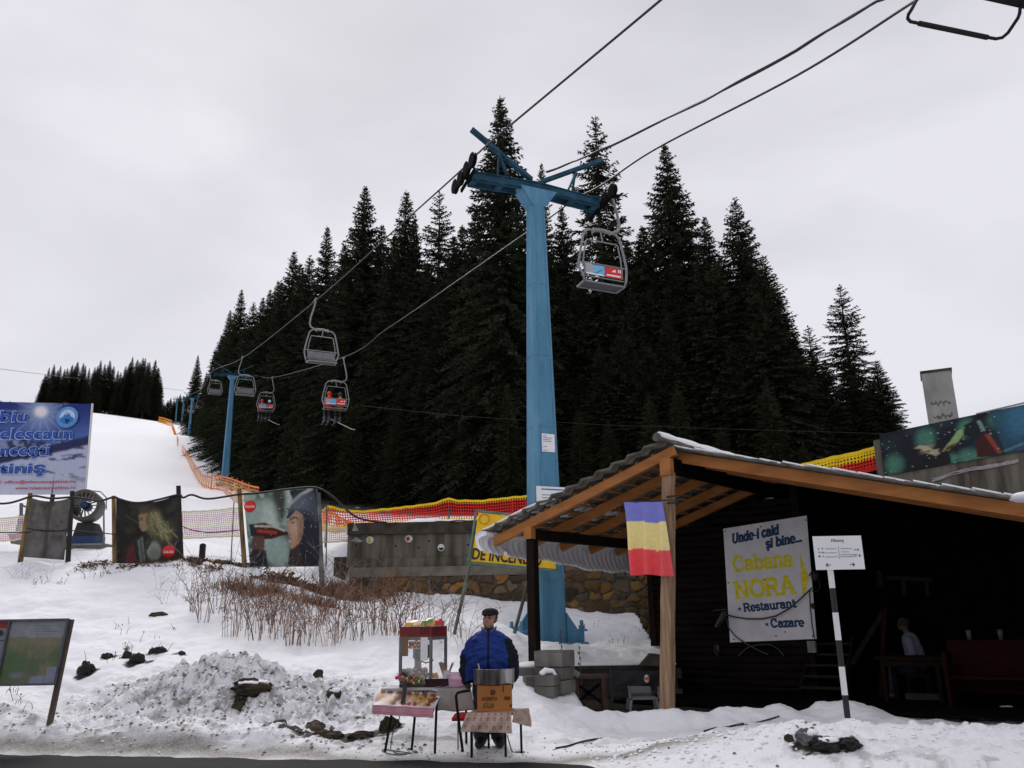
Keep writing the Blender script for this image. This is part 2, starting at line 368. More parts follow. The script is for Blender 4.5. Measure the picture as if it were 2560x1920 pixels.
def snow_mat():
    m, nt, b = nodes('snow')
    N = nt.nodes.new; geo = N('ShaderNodeNewGeometry'); tc = N('ShaderNodeTexCoord')
    def noise(sc, det=6, rough=.6):
        n = N('ShaderNodeTexNoise'); n.inputs['Scale'].default_value = sc; n.inputs['Detail'].default_value = det; n.inputs['Roughness'].default_value = rough
        lk(nt, tc.outputs['Object'], n.inputs['Vector']); return n.outputs['Fac']
    def attr(nm):
        a = N('ShaderNodeAttribute'); a.attribute_name = nm; return a.outputs['Fac']
    def math_(op, a, c, clamp=False):
        q = N('ShaderNodeMath'); q.operation = op; q.use_clamp = clamp
        for i, z in enumerate((a, c)):
            if isinstance(z, (int, float)): q.inputs[i].default_value = z
            else: lk(nt, z, q.inputs[i])
        return q.outputs[0]
    def mix(f, a, c):
        q = N('ShaderNodeMix'); q.data_type = 'RGBA'
        lk(nt, f, q.inputs[0]) if not isinstance(f, float) else setattr(q.inputs[0], 'default_value', f)
        for i, z in ((6, a), (7, c)):
            if isinstance(z, tuple): q.inputs[i].default_value = col4(z)
            else: lk(nt, z, q.inputs[i])
        return q.outputs[2]
    n_big, n_mid, n_fine, n_x = noise(.35), noise(7), noise(38, 4), noise(110, 2)
    snow = mix(n_big, (.86, .86, .895), (.90, .90, .925))
    dirtc = mix(n_mid, (.33, .31, .285), (.15, .135, .115))
    df = math_('MULTIPLY', attr('dirt'), math_('ADD', math_('MULTIPLY', n_fine, 1.2), .35), True)
    c1 = mix(df, snow, dirtc)
    earth = mix(noise(14), (.014, .011, .008), (.045, .030, .019))
    c2 = mix(attr('earth'), c1, earth)
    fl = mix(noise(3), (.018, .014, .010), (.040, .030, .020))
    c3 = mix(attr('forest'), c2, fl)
    lk(nt, c3, b.inputs['Base Color'])
    rr = math_('ADD', math_('MULTIPLY', attr('dirt'), -.15), .75); lk(nt, rr, b.inputs['Roughness'])
    b.inputs['Specular IOR Level'].default_value = .25
    hgt = math_('ADD', math_('MULTIPLY', n_mid, .9), math_('ADD', math_('MULTIPLY', n_fine, .35), math_('MULTIPLY', n_x, .08)))
    bp = N('ShaderNodeBump'); bp.inputs['Strength'].default_value = .55; bp.inputs['Distance'].default_value = .06
    lk(nt, hgt, bp.inputs['Height']); lk(nt, bp.outputs[0], b.inputs['Normal'])
    return m
def build_road():
    m, nt, b = nodes('asphalt'); N = nt.nodes.new; tc = N('ShaderNodeTexCoord')
    n = N('ShaderNodeTexNoise'); n.inputs['Scale'].default_value = 1.6; n.inputs['Detail'].default_value = 8
    mp = N('ShaderNodeMapping'); mp.inputs['Scale'].default_value = (.35, 1, 1)
    lk(nt, tc.outputs['Object'], mp.inputs[0]); lk(nt, mp.outputs[0], n.inputs['Vector'])
    rp = N('ShaderNodeValToRGB'); rp.color_ramp.elements[0].position = .3; rp.color_ramp.elements[1].position = .72
    rp.color_ramp.elements[0].color = (.009, .0095, .0105, 1); rp.color_ramp.elements[1].color = (.022, .022, .023, 1)
    lk(nt, n.outputs['Fac'], rp.inputs[0]); lk(nt, rp.outputs[0], b.inputs['Base Color'])
    b.inputs['Roughness'].default_value = .8; b.inputs['Specular IOR Level'].default_value = .12
    n2 = N('ShaderNodeTexNoise'); n2.inputs['Scale'].default_value = 90; lk(nt, tc.outputs['Object'], n2.inputs['Vector'])
    bp = N('ShaderNodeBump'); bp.inputs['Strength'].default_value = .3; bp.inputs['Distance'].default_value = .01; lk(nt, n2.outputs['Fac'], bp.inputs['Height']); lk(nt, bp.outputs[0], b.inputs['Normal'])
    w = MB(); e = []
    for i in range(161):
        x = -80 + i
        e.append((x, float((10.56 - .21 * max(x, -30) if x < .3 else max(10.5 - .5 * (x - .3), 9.2)) + .10 * (vnoise(np.array([x * .7]), np.array([3.]), 7)[0] - .5))))
    fine = [(x, float(np.interp(x, [q[0] for q in e], [q[1] for q in e]) + .42 * (fbm(np.array([x * 1.6]), np.array([1.]), 4, 8)[0] - .5))) for x in np.arange(-20, 20.01, .05)]
    top = [q for q in e if q[0] < -20] + fine + [q for q in e if q[0] > 20]
    vs = [(x, y, .012) for x, y in top] + [(x, 1.8, .012) for x, y in top]; k = len(top)
    w.add(vs, [(i, k + i, k + i + 1, i + 1) for i in range(k - 1)])
    o = w.build('road', m, None, (0, 0, 0)); tag(o, 'dark wet asphalt road along the bottom of the slope', kind='structure')
    g = MB(); g.add([(-900, -500, -.05), (900, -500, -.05), (900, 5, -.05), (-900, 5, -.05)], [(0, 1, 2, 3)])
    g.add([(-900, 4, -.06), (900, 4, -.06), (900, 900, -.06), (-900, 900, -.06)], [(0, 1, 2, 3)])
    o = g.build('snowfield', M('snow_plain', (.87, .87, .9), .8, .03, 2, .3), None, (0, 0, 0)); tag(o, 'flat snow field around the road', kind='structure')

# ------------------------------------------------------------------ sky and light
def build_sky():
    w = bpy.data.worlds.new('World'); SC.world = w; w.use_nodes = True
    nt = w.node_tree; nt.nodes.clear(); N = nt.nodes.new
    out = N('ShaderNodeOutputWorld'); bg = N('ShaderNodeBackground'); bg.inputs['Strength'].default_value = .1
    sky = N('ShaderNodeTexSky'); sky.sky_type = 'NISHITA'; sky.sun_disc = False
    el, az = R(42), R(-14)                      # sun behind the cloud, ahead of the camera over the slope
    sky.sun_elevation = el; sky.sun_rotation = az
    tc = N('ShaderNodeTexCoord'); mp = N('ShaderNodeMapping'); mp.inputs['Scale'].default_value = (1, 1, 2.2)
    lk(nt, tc.outputs['Generated'], mp.inputs[0])
    n = N('ShaderNodeTexNoise'); n.inputs['Scale'].default_value = 1.7; n.inputs['Detail'].default_value = 5; n.inputs['Roughness'].default_value = .48; n.inputs['Distortion'].default_value = .35
    lk(nt, mp.outputs[0], n.inputs['Vector'])
    rp = N('ShaderNodeValToRGB'); e = rp.color_ramp.elements
    e[0].position = .33; e[0].color = (6.0, 5.95, 6.55, 1); e[1].position = .62; e[1].color = (8.2, 8.1, 8.7, 1)
    lk(nt, n.outputs['Fac'], rp.inputs[0])
    mx = N('ShaderNodeMix'); mx.data_type = 'RGBA'; mx.inputs[0].default_value = .95
    lk(nt, sky.outputs[0], mx.inputs[6]); lk(nt, rp.outputs[0], mx.inputs[7])
    lk(nt, mx.outputs[2], bg.inputs['Color']); lk(nt, bg.outputs[0], out.inputs['Surface'])
    ld = bpy.data.lights.new('sun', 'SUN'); ld.energy = 1.5; ld.angle = R(22); ld.color = (1, .97, .93)
    lo = bpy.data.objects.new('sun', ld); COL.objects.link(lo)
    d = V((math.sin(az) * math.cos(el), math.cos(az) * math.cos(el), math.sin(el)))    # towards the sun
    lo.rotation_euler = d.to_track_quat('Z', 'Y').to_euler(); lo.location = (0, 0, 30)
    vs = SC.view_settings; vs.view_transform = 'Standard'; vs.look = 'None'; vs.exposure = 0; vs.gamma = 1
# ------------------------------------------------------------------ spruces
def needle_mat(name, a, c):
    m, nt, b = nodes(name); N = nt.nodes.new
    tc = N('ShaderNodeTexCoord'); n = N('ShaderNodeTexNoise'); n.inputs['Scale'].default_value = .55; n.inputs['Detail'].default_value = 7; n.inputs['Roughness'].default_value = .7
    lk(nt, tc.outputs['Object'], n.inputs['Vector'])
    rp = N('ShaderNodeValToRGB'); rp.color_ramp.elements[0].position = .36; rp.color_ramp.elements[1].position = .68
    rp.color_ramp.elements[0].color = col4(a); rp.color_ramp.elements[1].color = col4(c)
    lk(nt, n.outputs['Fac'], rp.inputs[0]); lk(nt, rp.outputs[0], b.inputs['Base Color'])
    b.inputs['Roughness'].default_value = .85; b.inputs['Specular IOR Level'].default_value = .12
    return m
def spruce_crown(H, Rm, z0, seed, dens=1.0, step=.20, sparse=0.0, exp=.8, gap=.44):
    g = np.random.default_rng(seed); Vs = []; Fs = []; base = 0
    z = z0; br = []
    while z < H - .25:
        t = (H - z) / (H - z0)
        nb = max(3, int(round((5.2 + 2.2 * t) * dens))); a0 = g.uniform(0, 6.28)
        zone = 1 + .08 * math.sin(z * .7 + seed) * (1 if t < .8 else .4)
        for k in range(nb):
            if g.random() < sparse: continue
            L = Rm * t ** exp * g.uniform(.70, 1.12) * zone + .05
            br.append((z + g.uniform(-.22, .22), a0 + k * 6.283 / nb + g.uniform(-.35, .35), L, t))
        z += (gap * (.55 + .5 * t)) * g.uniform(.8, 1.25)
    for (z, a, L, t) in br:
        n = max(3, int(L / step)); r = (np.arange(n) + g.uniform(.2, .9)) / n * L
        up = .62 - .95 * min(1, t * 1.5)             # young shoots climb, old boughs sag
        s = r / L
        zc = z + up * r - .34 * L * s ** 1.6 * min(1, t * 2) + .30 * L * np.clip(s - .55, 0, 1) ** 1.3
        ca, sa = math.cos(a), math.sin(a)
        cx, cy = ca * r, sa * r
        for side in (-1, 1, -1, 1, 0):
            m = len(r); ln = (.16 + .34 * (1 - np.abs(s - .45)) * min(1.0, L / 1.7)) * g.uniform(.6, 1.2, m) * min(1.0, .42 + 7 * t)
            da = a + side * g.uniform(.55, 1.25, m) + g.uniform(-.2, .2, m)
            dz = g.uniform(-.75, .12, m) if side else g.uniform(-.2, .45, m)
            if t < .12: dz = g.uniform(-.1, .7, m)
            dx, dy = np.cos(da), np.sin(da); q = 1 / np.sqrt(1 + dz * dz); dx, dy, dzz = dx * q, dy * q, dz * q
            w = g.uniform(.036, .068, m) * (1.0 if t > .1 else .7)
            ph = g.uniform(0, 3.14, m)
            sx, sy, sz = -np.sin(da) * np.cos(ph), np.cos(da) * np.cos(ph), np.sin(ph)
            P0 = np.stack([cx, cy, zc], 1); D = np.stack([dx, dy, dzz], 1) * ln[:, None]; S = np.stack([sx, sy, sz], 1) * w[:, None]
            mid = P0 + D * .45; tip = P0 + D; tip[:, 2] -= .10 * ln
            quad = np.stack([P0, mid + S, tip, mid - S], 1).reshape(-1, 3)
            Vs.append(quad); Fs.append(base + np.arange(m * 4).reshape(m, 4)); base += m * 4
        # the bough itself
        P = np.array([[0, 0, z], [ca * L * .5, sa * L * .5, float(np.interp(.5, s, zc))], [ca * L * .97, sa * L * .97, float(zc[-1])]]); h = .012 + .014 * t
        q = []
        for i in range(2):
            q += [P[i] + [0, 0, h], P[i + 1] + [0, 0, h * .6], P[i + 1] - [0, 0, h * .6], P[i] - [0, 0, h]]
        Vs.append(np.array(q)); Fs.append(base + np.arange(8).reshape(2, 4)); base += 8
    return np.concatenate(Vs), np.concatenate(Fs)
TREEVAR = {}
def tree_variants():
    nm = needle_mat('spruce_needles', (.0085, .0105, .0065), (.046, .054, .027))
    nm2 = needle_mat('spruce_needles_olive', (.012, .013, .007), (.058, .058, .028))
    bark = M('spruce_bark', (.05, .038, .028), .9, .35, 3, .5, stretch=(4, 4, .6))
    spec = {'full': (26, 5.0, 3.0, 1, 1.25, .17, .02, .90, .33, nm), 'dense': (26, 4.8, 2.2, 2, 1.3, .17, .0, .90, .32, nm), 'slim': (26, 3.9, 3.5, 3, 1.2, .16, .03, .92, .32, nm),
            'open': (26, 4.6, 4.0, 4, 1.0, .16, .14, .86, .46, nm), 'olive': (22, 3.5, 1.2, 5, 1.0, .16, .0, .76, .42, nm2), 'broad': (24, 5.2, 2.0, 6, 1.2, .18, .03, .88, .35, nm)}
    for k, (H, Rm, z0, sd, dn, stp, sp, ex, gp, mt) in spec.items():
        v, f = spruce_crown(H, Rm, z0, sd, dn, stp, sp, ex, gp)
        crown = np_mesh('crown', v, f, [mt], smooth=False)
        t = MB(); zs = [-.6, 0, H * .3, H * .6, H * .85, H * 1.0]
        t.tube([(random.uniform(-.05, .05), random.uniform(-.05, .05), z) for z in zs], [.34, .27, .2, .13, .06, .02], 8)
        tr = bpy.data.meshes.new('trunk'); tr.from_pydata(t.v, [], t.f); tr.materials.append(bark); tr.polygons.foreach_set('use_smooth', t.sm); tr.update()
        TREEVAR[k] = (H, crown, tr)
def put_tree(kind, px, py, Y, label, group, wide=1.0, name='spruce_tree'):
    p = at(px, py, Y); z = tz(p.x, p.y); hgt = p.z - z
    return put_tree_at(kind, p.x, p.y, z, hgt, label, group, wide, name)
def put_tree_at(kind, x, y, z, hgt, label, group, wide=1.0, name='spruce_tree'):
    if hgt < 1.5: return None
    H, crown, tr = TREEVAR[kind]; s = hgt / H
    e = bpy.data.objects.new(name, None); COL.objects.link(e); e.location = (x, y, z); e.rotation_euler = (random.uniform(-.012, .012), random.uniform(-.012, .012), random.uniform(0, 6.28)); e.scale = (s ** .7 * wide, s ** .7 * wide, s)
    tag(e, label, 'tree', group); e.empty_display_size = .2
    for n, me in (('trunk', tr), ('crown', crown)):
        c = bpy.data.objects.new(n, me); COL.objects.link(c); c.parent = e
    return e
G1 = 'spruces of the forest behind the chairlift'
def build_trees():
    tree_variants(); rnd = random.Random(11)
    F = [  # px, py of the tip, northing, kind, width, label
        (1250, 245, 46, 'full', 1.0, 'tallest spruce, its tip standing straight above the left arm of the big blue pylon'),
        (1481, 290, 48, 'open', 1.1, 'tall ragged spruce with sky between its boughs, behind the nearest empty chair'),
        (1672, 355, 46, 'full', 1.05, 'tall dense spruce, first big one to the right of the nearest chair'),
        (1832, 490, 44, 'broad', 1.0, 'broad dark spruce that ends the dense forest, above the flag and porch roof'),
        (1760, 545, 43, 'dense', .95, 'dark spruce filling the dip before the last big tree of the dense forest'),
        (1900, 640, 41, 'broad', 1.05, 'spruce on the sloping right shoulder of the dense forest'),
        (2095, 712, 43, 'open', 1.15, 'lone thin spruce with bare gaps, standing apart near the concrete chimney'),
        (2016, 812, 44, 'open', 1.1, 'smaller see-through spruce between the dense forest and the lone thin one'),
        (2187, 900, 40, 'full', 1.1, 'lowest spruce at the forest end, touching the starry banner'),
        (1410, 515, 53, 'full', .9, 'spruce half hidden between the blue pylon and the nearest chair'),
        (1350, 408, 75, 'slim', .8, 'faint spruce tip showing above the crossarm of the big pylon'),
        (1094, 478, 55, 'open', 1.0, 'feathery narrow spruce left of the tallest spruce'),
        (1015, 473, 58, 'full', 1.0, 'pointed spruce crossed by the left haul rope'),
        (916, 465, 62, 'dense', 1.15, 'big pointed spruce, highest of the left half of the forest'),
        (826, 563, 69, 'slim', 1.0, 'slender spruce standing free left of the big pointed one'),
        (740, 627, 80, 'full', 1.05, 'pointed spruce above the empty chair coming downhill'),
        (606, 724, 120, 'dense', 1.0, 'steep dark spruce at the left corner of the forest, above the second pylon'),
        (498, 888, 205, 'dense', .9, 'outermost spruce at the downhill left edge of the forest by the lift line'),
        (1039, 545, 57, 'slim', .8, 'narrow side tip beside the spruce crossed by the haul rope')]
    for px, py, Y, k, w, l in F: put_tree(k, px, py, Y, l, G1, w)
    lab = 'dark spruce among its like in the packed forest behind the chairlift'
    mids = [(786, 640, 77), (705, 700, 96), (672, 725, 95), (637, 757, 105), (572, 775, 142), (538, 876, 170), (558, 838, 155), (590, 790, 130), (655, 745, 108), (690, 700, 100), (760, 660, 84), (868, 610, 68), (960, 560, 63), (985, 590, 60), (1140, 590, 55), (1150, 560, 52),
            (1190, 520, 50), (1310, 560, 50), (1330, 640, 45), (1560, 600, 50), (1530, 560, 56), (1590, 610, 47), (1610, 560, 54), (1720, 600, 46), (1800, 640, 45), (1870, 640, 43), (1930, 760, 42), (1960, 850, 41), (515, 930, 200), (1975, 905, 43), (2050, 930, 42), (2130, 940, 41), (2150, 985, 42), (2220, 1000, 43), (1380, 640, 47), (1440, 690, 46), (1530, 680, 46), (1580, 720, 45), (1760, 680, 45), (1230, 600, 50), (1130, 650, 53), (1060, 660, 57), (1630, 700, 45), (1350, 560, 58), (1945, 740, 41), (1985, 840, 42), (2060, 900, 41), (2120, 880, 42), (1870, 600, 43), (2170, 950, 41), (2030, 870, 43)]
    for px, py, Y in mids: put_tree(rnd.choice(['full', 'dense', 'slim', 'broad']), px, py, Y, lab, G1, rnd.uniform(1.0, 1.2))
    env = [(500, 935), (560, 850), (640, 790), (740, 720), (830, 690), (930, 620), (1100, 640), (1300, 620), (1500, 650), (1700, 620), (1850, 640), (1950, 860), (2050, 960), (2250, 1060)]
    yl = [(490, 190), (545, 150), (606, 118), (680, 92), (760, 76), (860, 64), (1000, 55), (1200, 46), (1500, 42), (2300, 40)]
    I = lambda t, x: float(np.interp(x, [a for a, _ in t], [c for _, c in t]))
    for row, (fmin, fmax, dmin, dmax, stp) in enumerate(((1.05, 1.25, 20, 90, 44), (1.3, 1.7, 10, 120, 52), (.97, 1.04, 150, 330, 62))):
        px = 505 + row * 13
        while px < 1960:
            Y = I(yl, px) * rnd.uniform(fmin, fmax); py = I(env, px) + rnd.uniform(dmin, dmax)
            if py < 1150 : put_tree(rnd.choice(['full', 'dense', 'slim', 'broad', 'dense']), px, py, Y, lab, G1, rnd.uniform(1.1, 1.4))
            px += stp * rnd.uniform(.75, 1.25)
    lab2 = 'young olive green spruce at the foot of the forest, above the snow net'
    px = 880
    while px < 2010:
        put_tree('olive', px, rnd.uniform(930, 1110), I(yl, px) * rnd.uniform(.86, .94), lab2, 'young spruces in front of the forest', rnd.uniform(.8, 1.05), 'young_spruce'); px += rnd.uniform(60, 120)
    # copse above the piste
    cop = [(123, 918), (137, 910), (153, 914), (161, 922), (181, 911), (195, 903), (210, 907), (216, 913), (237, 917), (253, 900), (264, 909), (277, 901), (295, 926), (302, 930), (315, 915), (332, 891), (344, 898), (357, 894), (364, 895), (376, 905), (387, 898), (397, 918), (402, 950), (108, 955), (115, 935),
           (145, 925), (170, 920), (188, 915), (225, 920), (245, 915), (285, 915), (325, 905), (350, 905), (370, 905), (309, 940), (392, 930)]
    for px, py in cop:
        put_tree(rnd.choice(['dense', 'full', 'slim']), px, py, rnd.uniform(262, 300), 'black looking spruce of the far copse at the top of the ski slope', 'spruces of the copse above the ski slope', rnd.uniform(.85, 1.15))
    for px, py in ((3, 1000), (10, 1012), (25, 1002), (60, 1015), (88, 1018), (412, 1010), (420, 1000), (428, 994), (436, 998), (444, 990), (452, 985), (460, 990), (468, 985), (476, 975), (484, 960)):
        put_tree(rnd.choice(['dense', 'full']), px, py, rnd.uniform(430, 520), 'tiny far spruce on the skyline beyond the top of the lift', 'farthest spruces on the skyline', rnd.uniform(.9, 1.2))
# ------------------------------------------------------------------ chairlift
LD = V((-.42, .907, 0)).normalized(); LR = V((LD.y, -LD.x, 0))     # uphill along the rope; across it, to the right
LROT = math.atan2(LD.y, LD.x) - math.pi / 2
def stained_blue():
    m, nt, b = nodes('pylon_blue_paint'); N = nt.nodes.new; tc = N('ShaderNodeTexCoord')
    def noise(sc, st, det=6):
        mp = N('ShaderNodeMapping'); mp.inputs['Scale'].default_value = st; n = N('ShaderNodeTexNoise'); n.inputs['Scale'].default_value = sc; n.inputs['Detail'].default_value = det; n.inputs['Roughness'].default_value = .62
        lk(nt, tc.outputs['Object'], mp.inputs[0]); lk(nt, mp.outputs[0], n.inputs['Vector']); return n.outputs['Fac']
    def ramp(f, p0, c0, p1, c1):
        r = N('ShaderNodeValToRGB'); e = r.color_ramp.elements; e[0].position = p0; e[1].position = p1; e[0].color = col4(c0); e[1].color = col4(c1); lk(nt, f, r.inputs[0]); return r.outputs[0]
    def mix(f, a, c):
        q = N('ShaderNodeMix'); q.data_type = 'RGBA'; lk(nt, f, q.inputs[0]); lk(nt, a, q.inputs[6]); lk(nt, c, q.inputs[7]); return q.outputs[2]
    base = ramp(noise(1.5, (1.6, 1.6, .25)), .30, srgb(66, 116, 148), .72, srgb(98, 150, 178))
    fade = ramp(noise(5, (1, 1, .5), 8), .45, srgb(72, 120, 146), .62, srgb(118, 156, 172))
    c = mix(ramp(noise(9, (2, 2, .15)), .50, (0, 0, 0), .75, (.7, .7, .7)), base, fade)
    rust = ramp(noise(3, (1, 1, 1)), .3, (.05, .035, .03), .7, (.16, .085, .05))
    c = mix(ramp(noise(6.5, (2.2, 2.2, .35), 9), .640, (0, 0, 0), .70, (.75, .75, .75)), c, rust)
    lk(nt, c, b.inputs['Base Color']); b.inputs['Roughness'].default_value = .6; b.inputs['Specular IOR Level'].default_value = .2
    bp = N('ShaderNodeBump'); bp.inputs['Strength'].default_value = .25; bp.inputs['Distance'].default_value = .02; lk(nt, noise(22, (1, 1, 1)), bp.inputs['Height']); lk(nt, bp.outputs[0], b.inputs['Normal']); return m
def lift_mats():
    g = dict(
        blue=stained_blue(),
        blue_shaded=M('pylon_blue_shaded', srgb(46, 86, 106), .65, .2, 3, .2, c2=srgb(28, 58, 74), spec=.15),  # pylon blue for crossarm and arms, their shade put into the colour
        grease=M('black_greased_steel', (.006, .006, .0065), .8, .3, 20, .2, spec=.08),
        steel=M('galvanised_steel', (.23, .235, .24), .5, .15, 14, .1, metal=.4),
        rope=M('steel_rope', (.035, .035, .038), .5, .2, 40, .1, metal=.4),
        paper=M('white_paper', (.80, .80, .82), .7, .04, 5, .05),
        ink=M('dark_ink', (.02, .025, .04), .7, .1, 5, 0),
        rust=M('rusty_bolt', (.12, .07, .04), .8, .3, 20, .2))
    return g
def text_obj(s, o, X, Y, width=None, height=None, bold=0.0, depth=.004, name='lettering', mat=None, parent=None, anchor='c', shear=0.0, squeeze=None):
    """s set with its middle at o, baseline along X, upright along Y; fitted to width (m) or cap height"""
    cu = bpy.data.curves.new('lettering', 'FONT'); cu.body = s; cu.size = 1; cu.extrude = 0; cu.offset = bold; cu.shear = shear; cu.resolution_u = 3
    ob = bpy.data.objects.new('tmp_text', cu); COL.objects.link(ob)
    dg = bpy.context.evaluated_depsgraph_get(); dg.update()
    me = bpy.data.meshes.new_from_object(ob.evaluated_get(dg)); bpy.data.objects.remove(ob); bpy.data.curves.remove(cu)
    n = len(me.vertices); a = np.empty(n * 3); me.vertices.foreach_get('co', a); a = a.reshape(-1, 3)
    x0, x1, y0, y1 = a[:, 0].min(), a[:, 0].max(), a[:, 1].min(), a[:, 1].max()
    sx = width / (x1 - x0) if width else height / (y1 - y0); sy = height / (y1 - y0) if height else sx
    X, Y = V(X).normalized(), V(Y).normalized(); Z = X.cross(Y)
    ax = {'c': (x0 + x1) / 2, 'l': x0, 'r': x1}[anchor]
    org = ORG[parent.name]
    w = np.array(o) + np.outer((a[:, 0] - ax) * sx, X) + np.outer((a[:, 1] - (y0 + y1) / 2) * sy, Y) + np.array(Z) * depth - np.array(org)
    me.vertices.foreach_set('co', w.astype(np.float32).ravel()); me.materials.clear(); me.materials.append(mat); me.update(); me.name = name
    o2 = bpy.data.objects.new(name, me); COL.objects.link(o2); o2.parent = parent; ORG[o2.name] = org; CH.setdefault(parent.name, []).append(o2)
    return o2
PY_H = 12.25
def make_pylon():
    m = LM; e = local_empty('lift_pylon', (0, 0, 0), 'biggest and nearest blue steel lift pylon, standing behind the snack stall', 'lift pylon', 'blue pylons of the chairlift')
    b = MB(); W0, W1, D0, D1 = .78, .43, .74, .42
    def sect(z):
        t = z / (PY_H - .75); return (W0 + (W1 - W0) * t) / 2, (D0 + (D1 - D0) * t) / 2
    zs = [-.8, 0, 1.5, 3.4, 5.3, 7.2, 9.2, PY_H - .75]; vs = []; ch = .07
    for z in zs:
        w, d = sect(max(z, 0))
        vs += [(-w + ch, -d, z), (w - ch, -d, z), (w, -d + ch, z), (w, d - ch, z), (w - ch, d, z), (-w + ch, d, z), (-w, d - ch, z), (-w, -d + ch, z)]
    fs = [(i * 8 + k, i * 8 + (k + 1) % 8, (i + 1) * 8 + (k + 1) % 8, (i + 1) * 8 + k) for i in range(len(zs) - 1) for k in range(8)]
    b.add(vs, fs)
    for z in zs[2:-1]:            # welded joint bands
        w, d = sect(z); b.box((0, -d - .004, z), (2 * w - .16, .012, .03)); b.box((-w - .004, 0, z), (.012, 2 * d - .16, .03)); b.box((w + .004, 0, z), (.012, 2 * d - .16, .03))
    for s in (-1, 1):             # corner flanges running up the front
        for k in range(7):
            z0, z1 = zs[k + 1] if k < 6 else zs[7], zs[k + 2] if k < 6 else zs[7]
            if z1 > z0: b.bar((s * (sect(z0)[0] - .10), -sect(z0)[1] - .006, z0), (s * (sect(z1)[0] - .10), -sect(z1)[1] - .006, z1), .025, .014)
    b.build('shaft', m['blue'], e)
    f = MB()                      # foot plates and gussets
    f.box((0, 0, .03), (1.62, 1.15, .06))
    for s in (-1, 1):
        f.prism([(s * .38, -.33, .06), (s * .84, -.33, .06), (s * .84, -.33, .30), (s * .66, -.33, .36), (s * .38, -.33, .74)], (0, 1, 0), .05)
        f.prism([(s * .38, .28, .06), (s * .84, .28, .06), (s * .84, .28, .30), (s * .66, .28, .36), (s * .38, .28, .74)], (0, 1, 0), .05)
        f.box((s * .80, 0, .33), (.12, .9, .05))
    f.build('foot', m['blue'], e)
    for s in (-1, 1):
        for y in (-.28, .28):
            q = MB(); q.tube([(s * .80, y, .35), (s * .80, y, .56)], .045, 8); q.tube([(s * .80, y, .36), (s * .80, y, .44)], .075, 6); q.build('anchor_bolt', m['blue'], e)
    h = MB(); z = PY_H - .75      # spreading head
    h.prism([(-.21, -.215, z), (.21, -.215, z), (.56, -.25, z + .50), (-.56, -.25, z + .50)], (0, 1, 0), .03)
    h.prism([(-.21, .185, z), (.21, .185, z), (.56, .22, z + .50), (-.56, .22, z + .50)], (0, 1, 0), .03)
    for s in (-1, 1): h.add([(s * .21, -.215, z), (s * .21, .215, z), (s * .56, .25, z + .50), (s * .56, -.25, z + .50)], [(0, 1, 2, 3)])
    h.build('head', m['blue'], e)
    c = MB(); z = PY_H - .20      # crossarm: two channels and their ties
    for y in (-.16, .16):
        for s in (-1, 1):
            c.bar((0, y, z + .05), (s * 1.95, y, z - .06), .05, .30)
            c.bar((0, y * 1.05, z + .155), (s * 1.92, y * 1.05, z + .065), .11, .025); c.bar((0, y * 1.05, z - .055), (s * 1.92, y * 1.05, z - .145), .11, .025)
    for x in (-1.85, -1.1, 1.1, 1.85): c.box((x, 0, z - .165 + .03 * (2 - abs(x))), (.18, .44, .025)); c.box((x, 0, z + .10), (.12, .44, .025))
    c.build('crossarm', m['blue_shaded'], e)
    for s in (-1, 1):             # rising rescue arms
        r = MB(); p0, p1 = V((s * .15, -.1, z + .22)), V((s * 2.02, -.30, z + 1.22))
        r.bar(p0, p1, .13, .05); 
        for q in (-.07, .07): r.bar(p0 + V((0, q * .8, .04)), p1 + V((0, q * .8, .04)), .025, .10)
        r.bar((s * .95, -.22, z + .15), (s * 1.22, -.24, z + .80), .10, .05); r.bar((s * 1.15, -.05, z + .15), (s * 1.18, -.24, z + .78), .05, .05)
        r.build('rescue_arm', m['blue_shaded'], e)
    for s in (-1, 1):             # rocker with four grooved wheels on each side
        k = MB(); x = s * 2.12; zz = z + .02
        k.bar((x, -.74, zz + .06), (x, .74, zz - .12), .09, .15); k.tube([(s * 1.7, 0, zz - .05), (x + s * .08, 0, zz - .05)], .08, 8)
        k.bar((x - s * .12, -.5, zz - .06), (x - s * .12, .5, zz - .20), .05, .10)
        rk = k.build('rocker_beam', m['grease'], e)
        for y in (-.63, -.21, .21, .63):
            w = MB(); zc = zz + .10 - .10 * y - .06
            w.lathe([(.0, -.05), (.13, -.05), (.20, -.05), (.21, -.04), (.165, -.010), (.165, .010), (.21, .04), (.20, .05), (.13, .05), (0, .05)], (x, y, zc), 20, X=(0, 1, 0), Y=(0, 0, 1), Z=(1, 0, 0))
            w.build('wheel', m['grease'], rk)
    return e
def finish_pylon(e):              # notices on the nearest pylon
    n = MB(); n.box((.02, -.320, 4.86), (.36, .012, .46)); o = n.build('notice', LM['paper'], e)
    q = MB()
    for i, (w) in enumerate((.10, .26, .22, .24, .0, .0, .10, .0, .12)):
        if w: q.box((-.13 + w / 2, -.3275, 5.03 - i * .045), (w, .003, .012))
    q.build('lettering', LM['ink'], o)
    n = MB(); n.box((.06, -.352, 3.44), (.84, .02, .62)); o = n.build('notice_board', LM['paper'], e)
    q = MB()
    for i, (x, w) in enumerate(((.02, .62), (0, 0), (-.1, .36), (-.05, .44), (.0, .5), (.0, .42))):
        if w: q.box((x + .06, -.3635, 3.68 - i * .07), (w, .003, .03 if i == 0 else .018))
    q.build('lettering', M('blue_ink', (.03, .12, .30), .7, .1, 5, 0), o)
UP_ = V((0, 0, 1))
CH_TOP = -1.45
